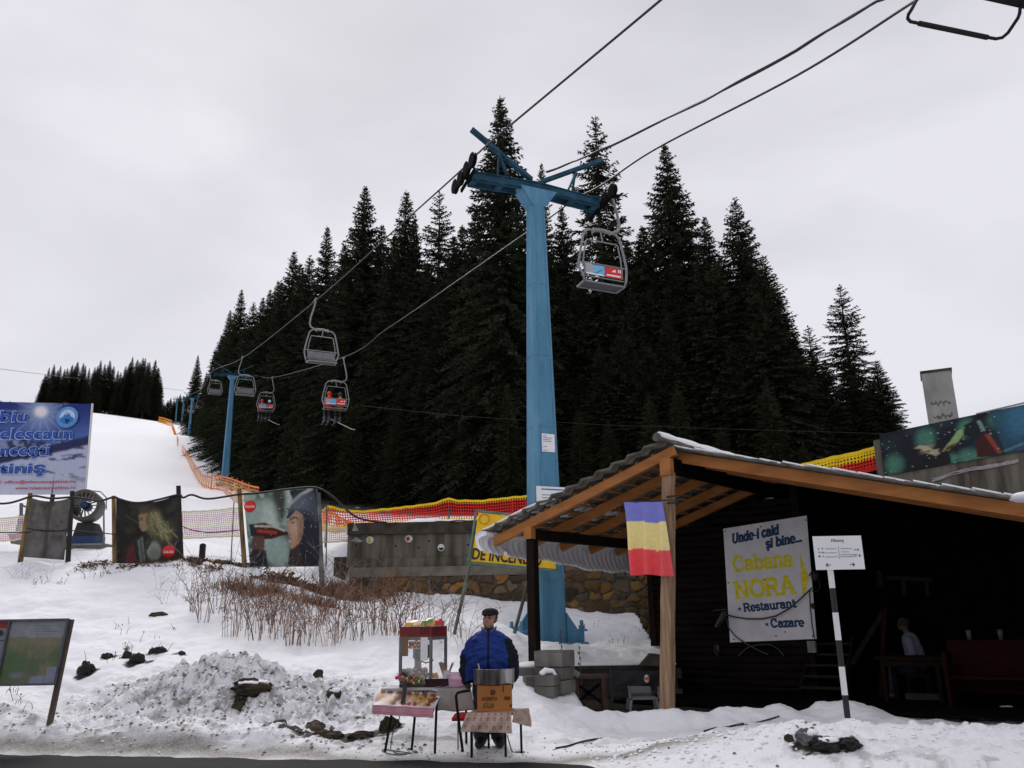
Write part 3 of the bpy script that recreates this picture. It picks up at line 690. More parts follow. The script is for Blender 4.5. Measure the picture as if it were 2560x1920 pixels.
def make_chair():
    m = LM; e = local_empty('chairlift_chair', (0, 0, 0), 'nearest empty grey two seat lift chair, hanging right of the big blue pylon', 'lift chair', 'chairs on the haul rope')
    h = MB()
    h.tube([(0, 0, .05), (0, 0, -.12), (.05, 0, -.40), (.16, 0, -.88), (.19, 0, -1.18), (.14, 0, -1.34), (-.02, 0, -1.43), (-.20, 0, CH_TOP - .01)], .038, 10)
    h.tube([(0, -.16, .02), (0, .16, .02)], .05, 8)
    h.build('hanger', m['steel'], e)
    y0 = MB(); cx = -.34
    y0.tube([(cx - .27, 0, CH_TOP - .05), (cx - .22, 0, CH_TOP + .01), (cx, 0, CH_TOP + .03), (cx + .22, 0, CH_TOP + .01), (cx + .27, 0, CH_TOP - .05)], .062, 8)
    y0.build('yoke', m['steel'], e)
    f = MB()
    for s in (-1, 1):
        f.tube([(cx + s * .20, 0, CH_TOP), (cx + s * .40, 0, CH_TOP - .02), (cx + s * .52, .01, CH_TOP - .14), (cx + s * .60, .02, CH_TOP - .5), (cx + s * .68, .02, CH_TOP - .95), (cx + s * .70, .06, CH_TOP - 1.15), (cx + s * .62, -.05, CH_TOP - 1.42), (cx + s * .58, -.02, CH_TOP - 1.60), (cx + s * .56, .40, CH_TOP - 1.62)], .032, 9)
    f.tube([(cx - .58, -.02, CH_TOP - 1.60), (cx + .58, -.02, CH_TOP - 1.60)], .028, 8); f.tube([(cx - .57, .40, CH_TOP - 1.62), (cx + .57, .40, CH_TOP - 1.62)], .028, 8)
    f.build('frame', m['steel'], e)
    s_ = MB()
    for i in range(5): s_.box((cx, .03 + i * .085, CH_TOP - 1.575 - .004 * i), (1.12, .075, .028))
    s_.build('seat', M('grey_seat_slats', (.085, .085, .088), .6, .15, 8, .1), e)
    b = MB(); b.box((cx, .015, CH_TOP - 1.22), (1.12, .025, .31)); 
    bk = b.build('backrest', M('grey_back_panel', (.17, .175, .18), .55, .12, 6, .05), e)
    for z in (-1.02, -1.42):
        q = MB(); q.tube([(cx - .64, .03, CH_TOP + z), (cx + .64, .03, CH_TOP + z)], .022, 8); q.build('back_rail', m['steel'], e)
    r = MB()
    r.tube([(cx - .57, .05, CH_TOP - 1.15), (cx - .53, .03, CH_TOP - .75), (cx - .46, .02, CH_TOP - .36), (cx - .42, .02, CH_TOP - .32), (cx + .42, .02, CH_TOP - .32), (cx + .46, .02, CH_TOP - .36), (cx + .53, .03, CH_TOP - .75), (cx + .57, .05, CH_TOP - 1.15)], .02, 7)
    r.tube([(cx + .02, .02, CH_TOP - .32), (cx - .03, .0, CH_TOP - .02)], .022, 7)
    r.build('safety_bar', m['steel'], e)
    return e
def advert(e):                    # poster on the backrest: grey, blue and red fields
    cx = -.34; bk = e
    for x0, x1, c, nm in ((-.52, -.30, (.36, .38, .40), 'advert_grey'), (-.30, .02, srgb(110, 180, 220), 'advert_blue'), (.04, .52, srgb(215, 40, 38), 'advert_red')):
        q = MB(); q.box((cx + (x0 + x1) / 2, -.004, CH_TOP - 1.22), (x1 - x0, .008, .30)); o = q.build('advert', M(nm, c, .5, .08, 9, 0), e)
        p = MB(); W = LM['paper']
        if 'red' in nm:
            p.box((cx + .28, -.011, CH_TOP - 1.31), (.40, .003, .045)); p.prism([(cx + .22, -.0125, CH_TOP - 1.20), (cx + .35, -.0125, CH_TOP - 1.20), (cx + .33, -.0125, CH_TOP - 1.11)], (0, 1, 0), .003)
            p.box((cx + .43, -.011, CH_TOP - 1.15), (.03, .003, .09)); p.box((cx + .48, -.011, CH_TOP - 1.15), (.03, .003, .09)); p.build('lettering', W, o)
        if 'blue' in nm:
            for i in range(9): p.box((cx - .27 + .035 * (i % 8), -.011, CH_TOP - 1.20 - .025 * ((i * 5) % 6)), (.03, .003, .028))
            p.build('lettering', M('advert_navy', (.05, .16, .34), .6, .1, 9, 0), o)
            p = MB(); p.box((cx - .26, -.011, CH_TOP - 1.35), (.50, .003, .045)); p.build('lettering', W, o)
def place_lift():
    global LM
    LM = lift_mats()
    proto = make_pylon()
    G = 'blue pylons of the chairlift'
    spots = [(1368, 1607, 21, 1.0, None), (561, 1215, 85, .98, 'second blue lift pylon, beside the forest edge with orange net at its foot'), (470, 1115, 200, 1.0, 'third blue lift pylon up the slope, inside a small orange barrier'),
             (453, 1068, 345, .98, 'fourth blue lift pylon, small, at the top of the visible slope'), (438, 1060, 445, 1.1, 'farthest blue lift pylon, a thin grey blue line at the skyline')]
    first = None
    far = []
    for px, py, Y, s, l in spots[1:]:
        c = copy_tree(proto); p = at(px, py, Y); c.location = (p.x, p.y, tz(p.x, p.y) - .1); c.rotation_euler = (0, 0, LROT); c.scale = (s,) * 3; c['label'] = l; far.append(c)
    p = at(1368, 1607, 21); proto.location = (p.x, p.y, tz(p.x, p.y) - .02); proto.rotation_euler = (0, 0, LROT); finish_pylon(proto)
    # ropes, surveyed through their supports and the chair grips
    def rope(name, pts, r, label):
        P = [V(q) if len(q) == 3 and isinstance(q, V) else at(*q) for q in pts]
        out = []
        for i in range(len(P) - 1):
            p0, p1, p2, p3 = P[max(i - 1, 0)], P[i], P[i + 1], P[min(i + 2, len(P) - 1)]
            for k in range(10):
                t = k / 10; a, b_, c_ = (p2 - p0) * .5, 2 * p0 - 5 * p1 + 4 * p2 - p3, 3 * p1 - p0 - 3 * p2 + p3
                out.append(p1 + a * t * (1 if i else 1) + b_ * (.5 * t * t) + c_ * (.5 * t ** 3))
        out.append(P[-1]); dv = (P[0] - P[1]).normalized(); out = [P[0] + dv * 24 - UP_ * 1.2, P[0] + dv * 12 - UP_ * .3] + out; m = MB(); m.tube(out, r, 6); o = m.build(name, LM['rope'], None, out[len(out) // 2]); return tag(o, label, 'cable')
    top = [(t.location + V((0, 0, (PY_H - .02) * t.scale.z))) for t in far]
    Lp = [t - LR * 2.12 for t in top]; Rp = [t + LR * 2.12 for t in top]
    rope('haul_rope', [(1700, -45, 12.0), (1652, 0, 12.6), (1270, 318, 17.3), (1195, 383, 19.2), (1146, 432, 21.0), (1000, 563, 25.5), (789, 752, 37), (606, 895, 62), Lp[0], (500, 975, 110), Lp[1], Lp[2], Lp[3]], .026, 'steel haul rope on the left side of the pylons, running out over the porch')
    rope('haul_rope', [(2420, -80, 9.8), (2285, 4, 12.2), (1990, 190, 15.5), (1640, 372, 19.9), (1505, 462, 22.3), (1440, 496, 24), (1373, 545, 25.8), (1313, 584, 27.3), (1174, 681, 31.5), (1059, 761, 36), (962, 826, 41), (862, 892, 47), (683, 944, 71), Rp[0], (590, 962, 110), (540, 990, 133), Rp[1], Rp[2], Rp[3]], .026, 'steel haul rope on the right side, carrying the nearest chair')
    b = MB(); pts = [at(*q) for q in ((2230, -18, 10.5), (2190, 4, 11.0), (1990, 125, 12.8), (1760, 252, 15.4), (1530, 362, 18.6), (1440, 402, 20.0), (1365, 430, 21.0))]
    o = []
    for i in range(len(pts) - 1):
        for k in range(8): o.append(pts[i].lerp(pts[i + 1], k / 8))
    o.append(pts[-1])
    dv = (o[0] - o[4]).normalized(); o = [o[0] + dv * 24, o[0] + dv * 12] + o
    b.tube([q + V((0, 0, .010 * math.sin(i * .9))) for i, q in enumerate(o)], .022, 6); b.tube([q + V((.02, 0, .022 * math.sin(i * .45 + 2))) for i, q in enumerate(o)], .02, 6)
    q = b.build('power_cable', LM['rope'], None, o[20]); tag(q, 'thicker twisted black cable pair running from the big pylon head out of the picture', 'cable')
    # wires
    w = MB(); P = [at(*q) for q in ((-60, 916, 150), (0, 922, 160), (60, 930, 190), (120, 937, 240), (250, 953, 300), (415, 971, 330), (460, 977, 345))]; w.tube(P, .06, 5); q = w.build('drag_wire', LM['rope'], None, P[3]); tag(q, 'thin grey wire crossing the sky at the far left above the blue billboard', 'wire')
    w = MB(); P = [at(*q) for q in ((900, 1014, 34), (1150, 1040, 33), (1500, 1062, 32), (1900, 1075, 31), (2210, 1084, 30))]; w.tube(P, .006, 5); q = w.build('thin_wire', LM['rope'], None, P[2]); tag(q, 'hair thin wire strung across the dark forest above the porch roof', 'wire')
    # chairs: grip pixel, northing, direction (+1 uphill, -1 downhill)
    ch = make_chair(); G = 'chairs on the haul rope'
    def chair(px, py, Y, up, label, src=None, rz=0.0, ad=False, sc=1.0):
        c = src or copy_tree(ch); c.location = at(px, py, Y); c.rotation_euler = (0, 0, LROT + (0 if up > 0 else math.pi) + rz); c['label'] = label
        c.scale = (sc * 1.12, sc, sc)
        return c
    chs = {}
    plain = [('a', 789, 750, 36.5, -1, 'empty grey lift chair coming downhill, between the two nearest pylons'), ('b', 606, 893, 62, -1, 'empty grey lift chair coming downhill, right beside the second pylon top'), ('c', 533, 920, 90, -1, 'small empty chair hanging just left of the second pylon'),
             ('g', 497, 985, 165, -1, 'tiny empty chair, last but one before the third pylon'), ('h', 484, 1000, 190, 1, 'tiny chair close beside the top of the third pylon'), ('i', 462, 1012, 225, -1, 'tiniest chair, behind the third pylon')]
    for k, px, py, Y, up, l in plain: chs[k] = chair(px, py, Y, up, l)
    chair(1527, 470, 21.9, 1, ch['label'], ch); advert(ch)
    for k, px, py, Y, up, l in (('d', 860, 896, 47, 1, 'lift chair carrying a red and an orange jacket rider uphill'), ('e', 681, 943, 71, 1, 'lift chair with a red rider and a white hatted rider, second of the occupied ones'), ('f', 597, 972, 110, 1, 'lift chair with one red rider, partly behind the second pylon'), ('j', 547, 1003, 134, 1, 'tiny lift chair with a white hatted rider left of the second pylon'), ('k', 518, 1012, 158, 1, 'tiny chair with a red back panel, between the third and second pylons')):
        c = copy_tree(ch); chs[k] = c; chair(px, py, Y, up, l, c)
    # riders
    skin = M('skin', (.50, .30, .22), .6, .1, 10, .05)
    for k, dx, jac, hat, lab, ski in (('d', -.28, srgb(225, 35, 30), srgb(215, 30, 28), 'rider in a red jacket and red hood on the nearest occupied chair', False), ('d', .30, srgb(190, 110, 40), srgb(38, 42, 66), 'rider in an orange jacket and dark blue helmet, skis hanging out', True),
                                      ('e', -.28, srgb(225, 35, 30), srgb(200, 30, 28), 'rider in a red jacket beside the white hatted one', False), ('e', .30, srgb(30, 30, 34), srgb(225, 225, 228), 'rider in black with a white hat on the second occupied chair', True),
                                      ('f', .2, srgb(225, 35, 30), srgb(215, 32, 30), 'lone red rider on the chair behind the second pylon', False), ('j', .25, srgb(60, 60, 66), srgb(225, 225, 228), 'far rider with a white hat on the tiny chair', False)):
        rider(chs[k], dx, jac, hat, lab, ski)
    # chair overhead, close to the camera
    o = at(2420, 60, 10.8); c = local_empty('chairlift_chair', (0, 0, 0), 'black silhouette of a lift chair overhead with its footrest loop, in the top right corner', 'lift chair', 'chairs on the haul rope')
    blk = M('chair_silhouette_black', (.006, .006, .007), .8, .2, 10, .1)  # backlit silhouette tone painted into the whole chair
    n = V((0, 0, 1))
    def hp(px, py, z): d = ray(px, py); return EYE + d * ((z - CAMZ) / d.z)
    zf, zs = 10.25, 10.75
    corner = [hp(2308, -20, zs), hp(2285, 22, zf + .1), (hp(2268, 40, zf)), hp(2268, 50, zf), hp(2280, 54, zf), hp(2300, 58, zf)]
    loop = [hp(2295, -6, zs), hp(2280, 22, zf + .12), hp(2271, 36, zf), hp(2269, 46, zf), hp(2276, 54, zf), hp(2300, 59, zf), hp(2466, 93, zf), hp(2490, 97, zf), hp(2506, 94, zf), hp(2520, 82, zf + .02), hp(2545, 45, zf + .15), hp(2549, 34, zf + .2), hp(2550, 24, zf + .35), hp(2550, 18, zs)]
    f = MB(); f.tube(loop, .026, 9); ft = f.build('footrest', blk, c)
    f = MB(); f.tube([hp(2298, 58.5, zf), hp(2468, 93.5, zf)], .042, 10); f.build('foot_grip', blk, ft)
    a, b_ = hp(2450, 0, zs), hp(2560, 25, zs); dx = (hp(2620, 38, zs) - hp(2230, -48, zs)); dx.normalize(); dy = V((-dx.y, dx.x, 0)); L0 = hp(2400, -11, zs)
    L0 = L0 + dy * -.02
    s_ = MB(); s_.frame(hp(2478, 4.5, zs) - dy * .26 + V((0, 0, .03)), dx, dy, n, 1.45, .52, .06); s_.build('seat', blk, c)
    s_ = MB(); q = hp(2478, 4.5, zs) - dy * .55; s_.frame(q + V((0, 0, .35)), dx, n, dy, 1.45, .5, .04); s_.build('backrest', blk, c)
    s_ = MB()
    for s in (-1, 1): s_.tube([q + dx * (.74 * s) + dy * .5, q + dx * (.74 * s) + V((0, 0, .1)), q + dx * (.76 * s) + V((0, 0, 1.1)), q + dx * (.5 * s) + V((0, 0, 1.6)), q + V((0, 0, 1.66))], .032, 8)
    s_.build('frame', blk, c)
    s_ = MB(); s_.tube([q + V((0, 0, 1.66)), q + V((.3, .1, 1.75)), q + V((.75, .3, 2.1)), q + V((.8, .3, 2.8))], .035, 8); s_.build('hanger', blk, c)
# ------------------------------------------------------------------ people
def remesh_body(parts, voxel, name, smooth=6, tex=0.0, seed=1):
    """parts: list of point/radius chains merged into one continuous surface"""
    m = MB()
    for ch in parts:
        pts = [V(p[:3]) for p in ch]; rs = [p[3] for p in ch]
        # capsule chain: rounded ends
        P = []; Rr = []
        for i, p in enumerate(pts): P.append(p); Rr.append(rs[i])
        if len(pts) == 1 or (pts[0] - pts[-1]).length < 1e-6:
            m.ell(pts[0], rs[0], rs[0], rs[0], 14, 10); continue
        d0 = (pts[0] - pts[1]).normalized(); d1 = (pts[-1] - pts[-2]).normalized()
        P = [pts[0] + d0 * rs[0] * .95, pts[0] + d0 * rs[0] * .6] + P + [pts[-1] + d1 * rs[-1] * .6, pts[-1] + d1 * rs[-1] * .95]
        Rr = [rs[0] * .3, rs[0] * .8] + Rr + [rs[-1] * .8, rs[-1] * .3]
        m.tube(P, Rr, 14)
    me = bpy.data.meshes.new('tmp'); me.from_pydata(m.v, [], m.f); me.update()
    ob = bpy.data.objects.new('tmp_body', me); COL.objects.link(ob)
    r = ob.modifiers.new('r', 'REMESH'); r.mode = 'VOXEL'; r.voxel_size = voxel; r.use_smooth_shade = True
    s = ob.modifiers.new('s', 'SMOOTH'); s.iterations = smooth; s.factor = .5
    dg = bpy.context.evaluated_depsgraph_get(); dg.update()
    out = bpy.data.meshes.new_from_object(ob.evaluated_get(dg)); bpy.data.objects.remove(ob); bpy.data.meshes.remove(me)
    out.name = name
    n = len(out.vertices); a = np.empty(n * 3); out.vertices.foreach_get('co', a); a = a.reshape(-1, 3)
    return out, a
def ell_chain(c, rx, ry, rz): return ('e', c, rx, ry, rz)
def mesh_child(me, mats, parent, name):
    me.materials.clear()
    for m in mats: me.materials.append(m)
    o = bpy.data.objects.new(name, me); COL.objects.link(o); o.parent = parent; ORG[o.name] = ORG[parent.name]; CH.setdefault(parent.name, []).append(o); return o
def put_co(me, a):
    me.vertices.foreach_set('co', a.astype(np.float32).ravel()); me.update()
RIDER = {}
def rider(chair, dx, jac, hat, label, ski):
    """seated skier in the chair's own axes, seat at z about -2.6 from the grip"""
    e = local_empty('person', (0, 0, 0), label, 'person', 'skiers riding the lift')
    e.location = chair.location; e.rotation_euler = chair.rotation_euler; e.scale = (1.1, 1.1, 1)
    x = -.34 + dx; YO = .17; zs = CH_TOP - 1.56
    if 'b' not in RIDER:
        sh = zs + .62
        chains = [[(0, .12, zs + .12, .15), (0, .10, zs + .35, .155), (0, .10, zs + .52, .15)], [(0, .10, sh, .07), (0, .13, sh + .12, .06)], [(0, .14, sh + .22, .105), (0, .15, sh + .27, .10)]]
        for s in (-1, 1):
            chains.append([(s * .17, .10, sh - .07, .075), (s * .25, .16, sh - .30, .062), (s * .19, .40, sh - .36, .05), (s * .17, .46, sh - .35, .045)])
            for k in range(5):
                a = (k - 2) * .018; chains.append([(s * .17 + a, .47, sh - .35, .013), (s * .17 + a * 1.3, .53, sh - .36, .011), (s * .17 + a * 1.4, .545, sh - .39, .010)])
            chains.append([(s * .10, .12, zs + .09, .09), (s * .12, .55, zs + .10, .075), (s * .12, .60, zs - .10, .062), (s * .12, .56, zs - .38, .055)])
        me, a = remesh_body(chains, .022, 'body', 4); RIDER['b'] = (me.copy(), sh)
        jc = [[(0, .12, zs + .10, .19), (0, .10, zs + .35, .205), (0, .10, zs + .52, .19)], [(0, .11, sh + .0, .10), (0, .12, sh + .06, .085)]]
        for s in (-1, 1): jc.append([(s * .17, .10, sh - .07, .10), (s * .26, .16, sh - .30, .085), (s * .19, .38, sh - .36, .068)])
        me2, a2 = remesh_body(jc, .022, 'jacket', 4); RIDER['j'] = me2
        tr = []
        for s in (-1, 1): tr.append([(s * .10, .12, zs + .09, .105), (s * .12, .55, zs + .10, .092), (s * .12, .60, zs - .10, .08), (s * .12, .56, zs - .36, .075)])
        me3, _ = remesh_body(tr, .022, 'trousers', 3); RIDER['t'] = me3
    me, sh = RIDER['b']; off = V((x, YO, 0))
    def put(mesh, mat, nm):
        o = mesh_child(mesh.copy(), [mat], e, nm); o.location = off; return o
    put(me, MATS['skin'], 'body'); put(RIDER['j'], M('jacket_%d_%d' % (int(jac[0] * 99), int(jac[1] * 99)), jac, .7, .12, 8, .2), 'jacket'); put(RIDER['t'], M('black_ski_trousers', (.02, .02, .024), .7, .2, 9, .2), 'trousers')
    h = MB(); hc = V((x, .14 + YO, sh + .26)); h.ell(hc, .125, .135, .135, 14, 10); h.ell(hc + V((0, .02, .02)), .128, .12, .12, 14, 8); h.build('hat', M('hat_%d_%d' % (int(hat[0] * 99), int(hat[2] * 99)), hat, .6, .1, 8, .1), e)
    for s in (-1, 1):
        b = MB(); b.tube([(x + s * .12, .55 + YO, zs - .36), (x + s * .12, .56 + YO, zs - .60)], [.085, .08], 10); b.tube([(x + s * .12, .52 + YO, zs - .60), (x + s * .12, .78 + YO, zs - .63)], [.075, .06], 10); bt = b.build('ski_boot', M('ski_boot_shell', (.05, .05, .055), .4, .2, 8, .1), e)
        k = MB(); dv = V((.95 if ski and s > 0 else .06, .8 if not (ski and s > 0) else -.35, -.55 if ski and s > 0 else .02)).normalized(); c0 = V((x + s * .12, .62 + YO, zs - .70))
        k.bar(c0 - dv * .62, c0 + dv * .78, .10, .025); k.bar(c0 + dv * .77, c0 + dv * .95 + V((0, 0, .08)), .095, .02)
        k.build('ski', M('white_ski' if ski and s > 0 else 'dark_ski', (.72, .72, .74) if ski and s > 0 else (.03, .03, .035), .4, .1, 8, 0), e)
    return e
def facial(m, hc, fwd, right, s):
    """brows, nose, mouth and ears laid on a head centred at hc (m: MB)"""
    up = V((0, 0, 1))
    P = lambda r, f, u: V(hc) + right * r * s + fwd * f * s + up * u * s
    return P
def build_vendor():
    """man in a blue jacket behind the pan: faces the road, head turned to his right"""
    base = at(1225, 1880, 11.55); gzv = tz(base.x, base.y); B = V((base.x, base.y, gzv))
    H = 1.72; e = empty('person', B, 'man in a flat black cap and blue jacket standing behind the steel pan', 'person')
    X, Yf, U = V((1, 0, 0)), V((0, -1, 0)), V((0, 0, 1))      # right in picture, towards camera, up
    def p(x, f, z, r): q = B + X * (x * .84) + Yf * f + U * z; return (q.x, q.y, q.z, r)
    hz = 1.565; hd = V((-.38, -.92, 0)).normalized(); hr = V((-hd.y, hd.x, 0))     # head looks to the picture's left
    if hr.x < 0: hr = -hr
    hc = B + U * hz + Yf * .03 + X * .015
    def hp(r, f, u, rad): q = hc + hr * r + hd * f + U * u; return (q.x, q.y, q.z, rad)
    body = [
        [p(0, 0, .95, .18), p(0, .03, 1.08, .18), p(0, .01, 1.22, .14)],
        [p(0, .0, 1.34, .075), p(0, .01, 1.48, .068)],
        [hp(0, -.012, .035, .092), hp(0, -.005, .06, .088)], [hp(0, .022, -.045, .070), hp(0, .034, -.070, .062)],       # skull, jaw
        [hp(-.045, .055, -.04, .032), hp(-.04, .05, -.07, .034)], [hp(.045, .055, -.04, .032), hp(.04, .05, -.07, .034)],   # cheeks
        [hp(0, .088, .012, .012), hp(0, .104, -.018, .017)], [hp(-.014, .094, -.024, .011)] * 2, [hp(.014, .094, -.024, .011)] * 2,   # nose
        [hp(-.045, .078, .030, .012), hp(0, .086, .031, .011), hp(.045, .078, .030, .012)],          # brow
        [hp(-.022, .082, -.058, .009), hp(0, .088, -.056, .010), hp(.022, .082, -.058, .009)], [hp(-.02, .082, -.070, .009), hp(.02, .082, -.070, .009)],   # lips
        [hp(0, .068, -.098, .024)] * 2,
        [hp(-.092, -.01, .0, .016), hp(-.090, -.012, -.035, .012)], [hp(.092, -.01, .0, .016), hp(.090, -.012, -.035, .012)]]
    arms = {}
    for s in (-1, 1):
        sh, el, wr = p(s * .20, -.01, 1.25, .06), p(s * .315, -.02, 1.02, .058), p(s * .33, .08, .80, .040)
        body.append([sh, el, wr]); w = V(wr[:3]); body.append([(w.x, w.y, w.z, .040), (w.x, w.y - .02, w.z - .06, .038), (w.x, w.y - .03, w.z - .09, .034)])
        for k, (dl, ln) in enumerate(((-.024, .070), (-.008, .082), (.008, .078), (.023, .062))):     # four fingers, curled a little
            b0 = w + V((dl * .35, -.03 + dl, -.10)); body.append([(*b0, .0095), (*(b0 + V((0, -.006, -ln * .5))), .009), (*(b0 + V((-s * .014, .0, -ln))), .0075)])
        t0 = w + V((-s * .012, -.055, -.045)); body.append([(*t0, .012), (*(t0 + V((-s * .012, -.022, -.03))), .0105), (*(t0 + V((-s * .014, -.022, -.055))), .009)])
        body.append([p(s * .10, 0, .90, .115), p(s * .115, .02, .50, .085), p(s * .125, .0, .12, .055)]); body.append([p(s * .125, -.03, .055, .05), p(s * .15, .15, .045, .045)])
    me, a = remesh_body(body, .0085, 'body', 3)
    put_co(me, a - np.array(B)); bm_ = mesh_child(me, [M('weathered_skin', (.36, .19, .14), .6, .15, 14, .1), M('black_gloves', (.012, .012, .014), .8, .2, 12, .2)], e, 'body')
    for pl in me.polygons: pl.material_index = 1 if pl.center.z < 1.0 else 0
    # eyes and brows
    bo = CH[e.name][0]
    for s in (-1, 1):
        q = MB(); q.ell(hc + hr * (s * .033) + hd * .080 + U * .008, .012, .012, .009, 10, 8); q.build('eye', M('eye_dark', (.03, .02, .018), .3, .1, 8, 0), bo)
        q = MB(); q.tube([hc + hr * (s * .018) + hd * .094 + U * .034, hc + hr * (s * .036) + hd * .090 + U * .040, hc + hr * (s * .055) + hd * .076 + U * .034], .006, 6); q.build('eyebrow', M('hair_dark', (.03, .025, .022), .8, .2, 20, .2), bo)
    q = MB()
    for s in (-1, 1): q.ell(hc + hr * (s * .078) - hd * .035 + U * .015, .02, .05, .055, 10, 8)
    q.ell(hc - hd * .07 + U * .0, .075, .05, .07, 12, 8); q.build('hair', M('hair_dark', (.03, .025, .022)), e)
    # jacket: boxy, padded, sagging over the belly
    jk = [[p(0, .02, .86, .235), p(0, .06, 1.02, .265), p(0, .05, 1.18, .24), p(0, .02, 1.29, .165)], [p(-.14, .04, .88, .16), p(-.15, .04, 1.08, .175), p(-.14, .02, 1.27, .135)], [p(.14, .04, .88, .16), p(.15, .04, 1.08, .175), p(.14, .02, 1.27, .135)],
          [p(-.22, 0, 1.255, .09), p(-.10, 0, 1.335, .088), p(0, 0, 1.37, .085), p(.10, 0, 1.335, .088), p(.22, 0, 1.255, .09)]]
    for s in (-1, 1): jk.append([p(s * .235, -.01, 1.255, .105), p(s * .335, -.03, 1.09, .105), p(s * .355, -.01, .98, .098), p(s * .36, .05, .85, .080), p(s * .345, .08, .80, .066)])
    me, a = remesh_body(jk, .014, 'jacket', 8)
    l = a - np.array(B)
    wr = (fbm(l[:, 0] * 7 + 40, l[:, 2] * 13 + l[:, 1] * 6 + 40, 4, 7, .55) - .5) + .55 * (.5 - np.abs(fbm(l[:, 0] * 5 + l[:, 2] * 4 + 11, l[:, 2] * 9 - l[:, 0] * 6 + 20, 3, 17) - .5) * 4) * .35
    nn = l.copy(); nn[:, 2] = 0; ln = np.linalg.norm(nn, axis=1)[:, None] + 1e-6
    l = l + nn / ln * (wr * .06)[:, None]
    put_co(me, l)
    sl = (l[:, 0] > .20 + .25 * np.clip(1.30 - l[:, 2], 0, .2)) & (l[:, 2] < 1.315) | (l[:, 0] < -.30) & (l[:, 2] < 1.12)
    hem = l[:, 2] < .80
    blue, navy = np.array(srgb(26, 52, 122)), np.array(srgb(13, 19, 36))
    c = np.where((sl | hem)[:, None], navy, blue); zip_ = (np.abs(l[:, 0]) < .012) & (l[:, 1] < 0); c = np.where(zip_[:, None], navy * .8, c)
    set_col(me, c); mesh_child(me, [MA('blue_jacket_fabric', .75, .2, .25)], e, 'jacket')
    co = MB()                       # open collar
    for s in (-1, 1):
        co.sheet(lambda u, v, s=s: B + X * (s * (.095 - .075 * u) * (1 + .10 * v)) + Yf * (.02 + .115 * u + .02 * v) + U * (1.395 - .045 * u + .080 * v * (1 - .35 * u)), 6, 3, (0, .012, .004))
    co.build('collar', M('grey_collar', (.10, .12, .16), .8, .2, 20, .2), e)
    sc = MB(); sc.ell(B + U * 1.405 + Yf * .06, .075, .05, .065, 12, 8); sc.build('scarf', M('black_scarf', (.014, .014, .016), .9, .2, 20, .3), e)
    tr = []
    for s in (-1, 1): tr.append([p(s * .10, .0, .90, .145), p(s * .12, .02, .52, .115), p(s * .13, .01, .22, .105), p(s * .13, .01, .14, .10)])
    me, a = remesh_body(tr, .015, 'trousers', 4); l = a - np.array(B); l += ((fbm(l[:, 0] * 12 + 9, l[:, 2] * 14 + 9, 3, 9) - .5) * .03)[:, None] * np.array([1, -1, 0]); put_co(me, l)
    mesh_child(me, [M('dark_blue_trousers', (.022, .030, .050), .8, .2, 10, .3)], e, 'trousers')
    for s in (-1, 1):
        b = [[p(s * .135, -.02, .07, .075), p(s * .15, .10, .055, .062), p(s * .165, .20, .045, .05)], [p(s * .13, .0, .10, .085), p(s * .13, 0, .20, .09)]]
        me, a = remesh_body(b, .014, 'boot', 3); l = a - np.array(B); l[:, 2] = np.maximum(l[:, 2], -.01); put_co(me, l); mesh_child(me, [M('black_boot_leather', (.012, .011, .011), .6, .2, 14, .2)], e, 'boot')
    # flat cap with a short peak
    cp = MB(); up = U
    cp.lathe([(.001, .135), (.05, .132), (.085, .118), (.108, .092), (.112, .066), (.104, .046), (.099, .042), (.05, .06)], hc - hd * .012, 24, X=hr, Y=hd * 1.06)
    cp.sheet(lambda u, v: hc + hr * ((u - .5) * .19 * (1 - .25 * v * v)) + hd * (.075 + .075 * v - .10 * (u - .5) ** 2 * 2) + U * (.062 - .012 * v - .05 * (u - .5) ** 2), 10, 4, (0, 0, .012))
    cp.build('flat_cap', M('black_wool', (.010, .010, .011), .95, .2, 40, .4), e)
    return e
# ------------------------------------------------------------------ porch and hut
GA, GB = R(35), R(40)
GD = V((math.cos(GA), -math.sin(GA), 0)); RD = V((math.sin(GB), math.cos(GB), 0)); GN = V((-GD.y, GD.x, 0)) * -1   # along the gable; back along the ridge; gable normal, towards the camera
UP = V((0, 0, 1))
def wood_mats():
    return dict(
        rafter=M('orange_stained_timber', (.30, .112, .030), .62, .2, 2.0, .2, spec=.2, c2=(.40, .165, .048), stretch=(1, 1, 3), bscale=16),
        post=M('weathered_pine_post', (.235, .135, .078), .85, .2, 3.2, .5, c2=(.40, .265, .165), stretch=(7, 7, .45), bscale=20),
        dark=M('black_brown_timber', (.014, .0095, .0075), .8, .3, 3, .3, stretch=(3, 3, 1), spec=.06),
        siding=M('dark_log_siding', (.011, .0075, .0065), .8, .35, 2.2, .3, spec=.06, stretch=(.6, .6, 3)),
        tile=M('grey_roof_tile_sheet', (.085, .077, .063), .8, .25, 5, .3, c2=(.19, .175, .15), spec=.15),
        void=M('shade_black_boards', (.0045, .004, .004), .95, .3, 4, .3, spec=.02),  # boards near black: the shade of the room is in the colour
        snow=M('roof_snow', (.86, .86, .89), .8, .03, 3, .25),
        red=M('red_brown_varnish', (.014, .0024, .0014), .7, .25, 3, .15, spec=.06, stretch=(1, 1, 4)))  # red brown varnish darkened, indoor shade included in the colour
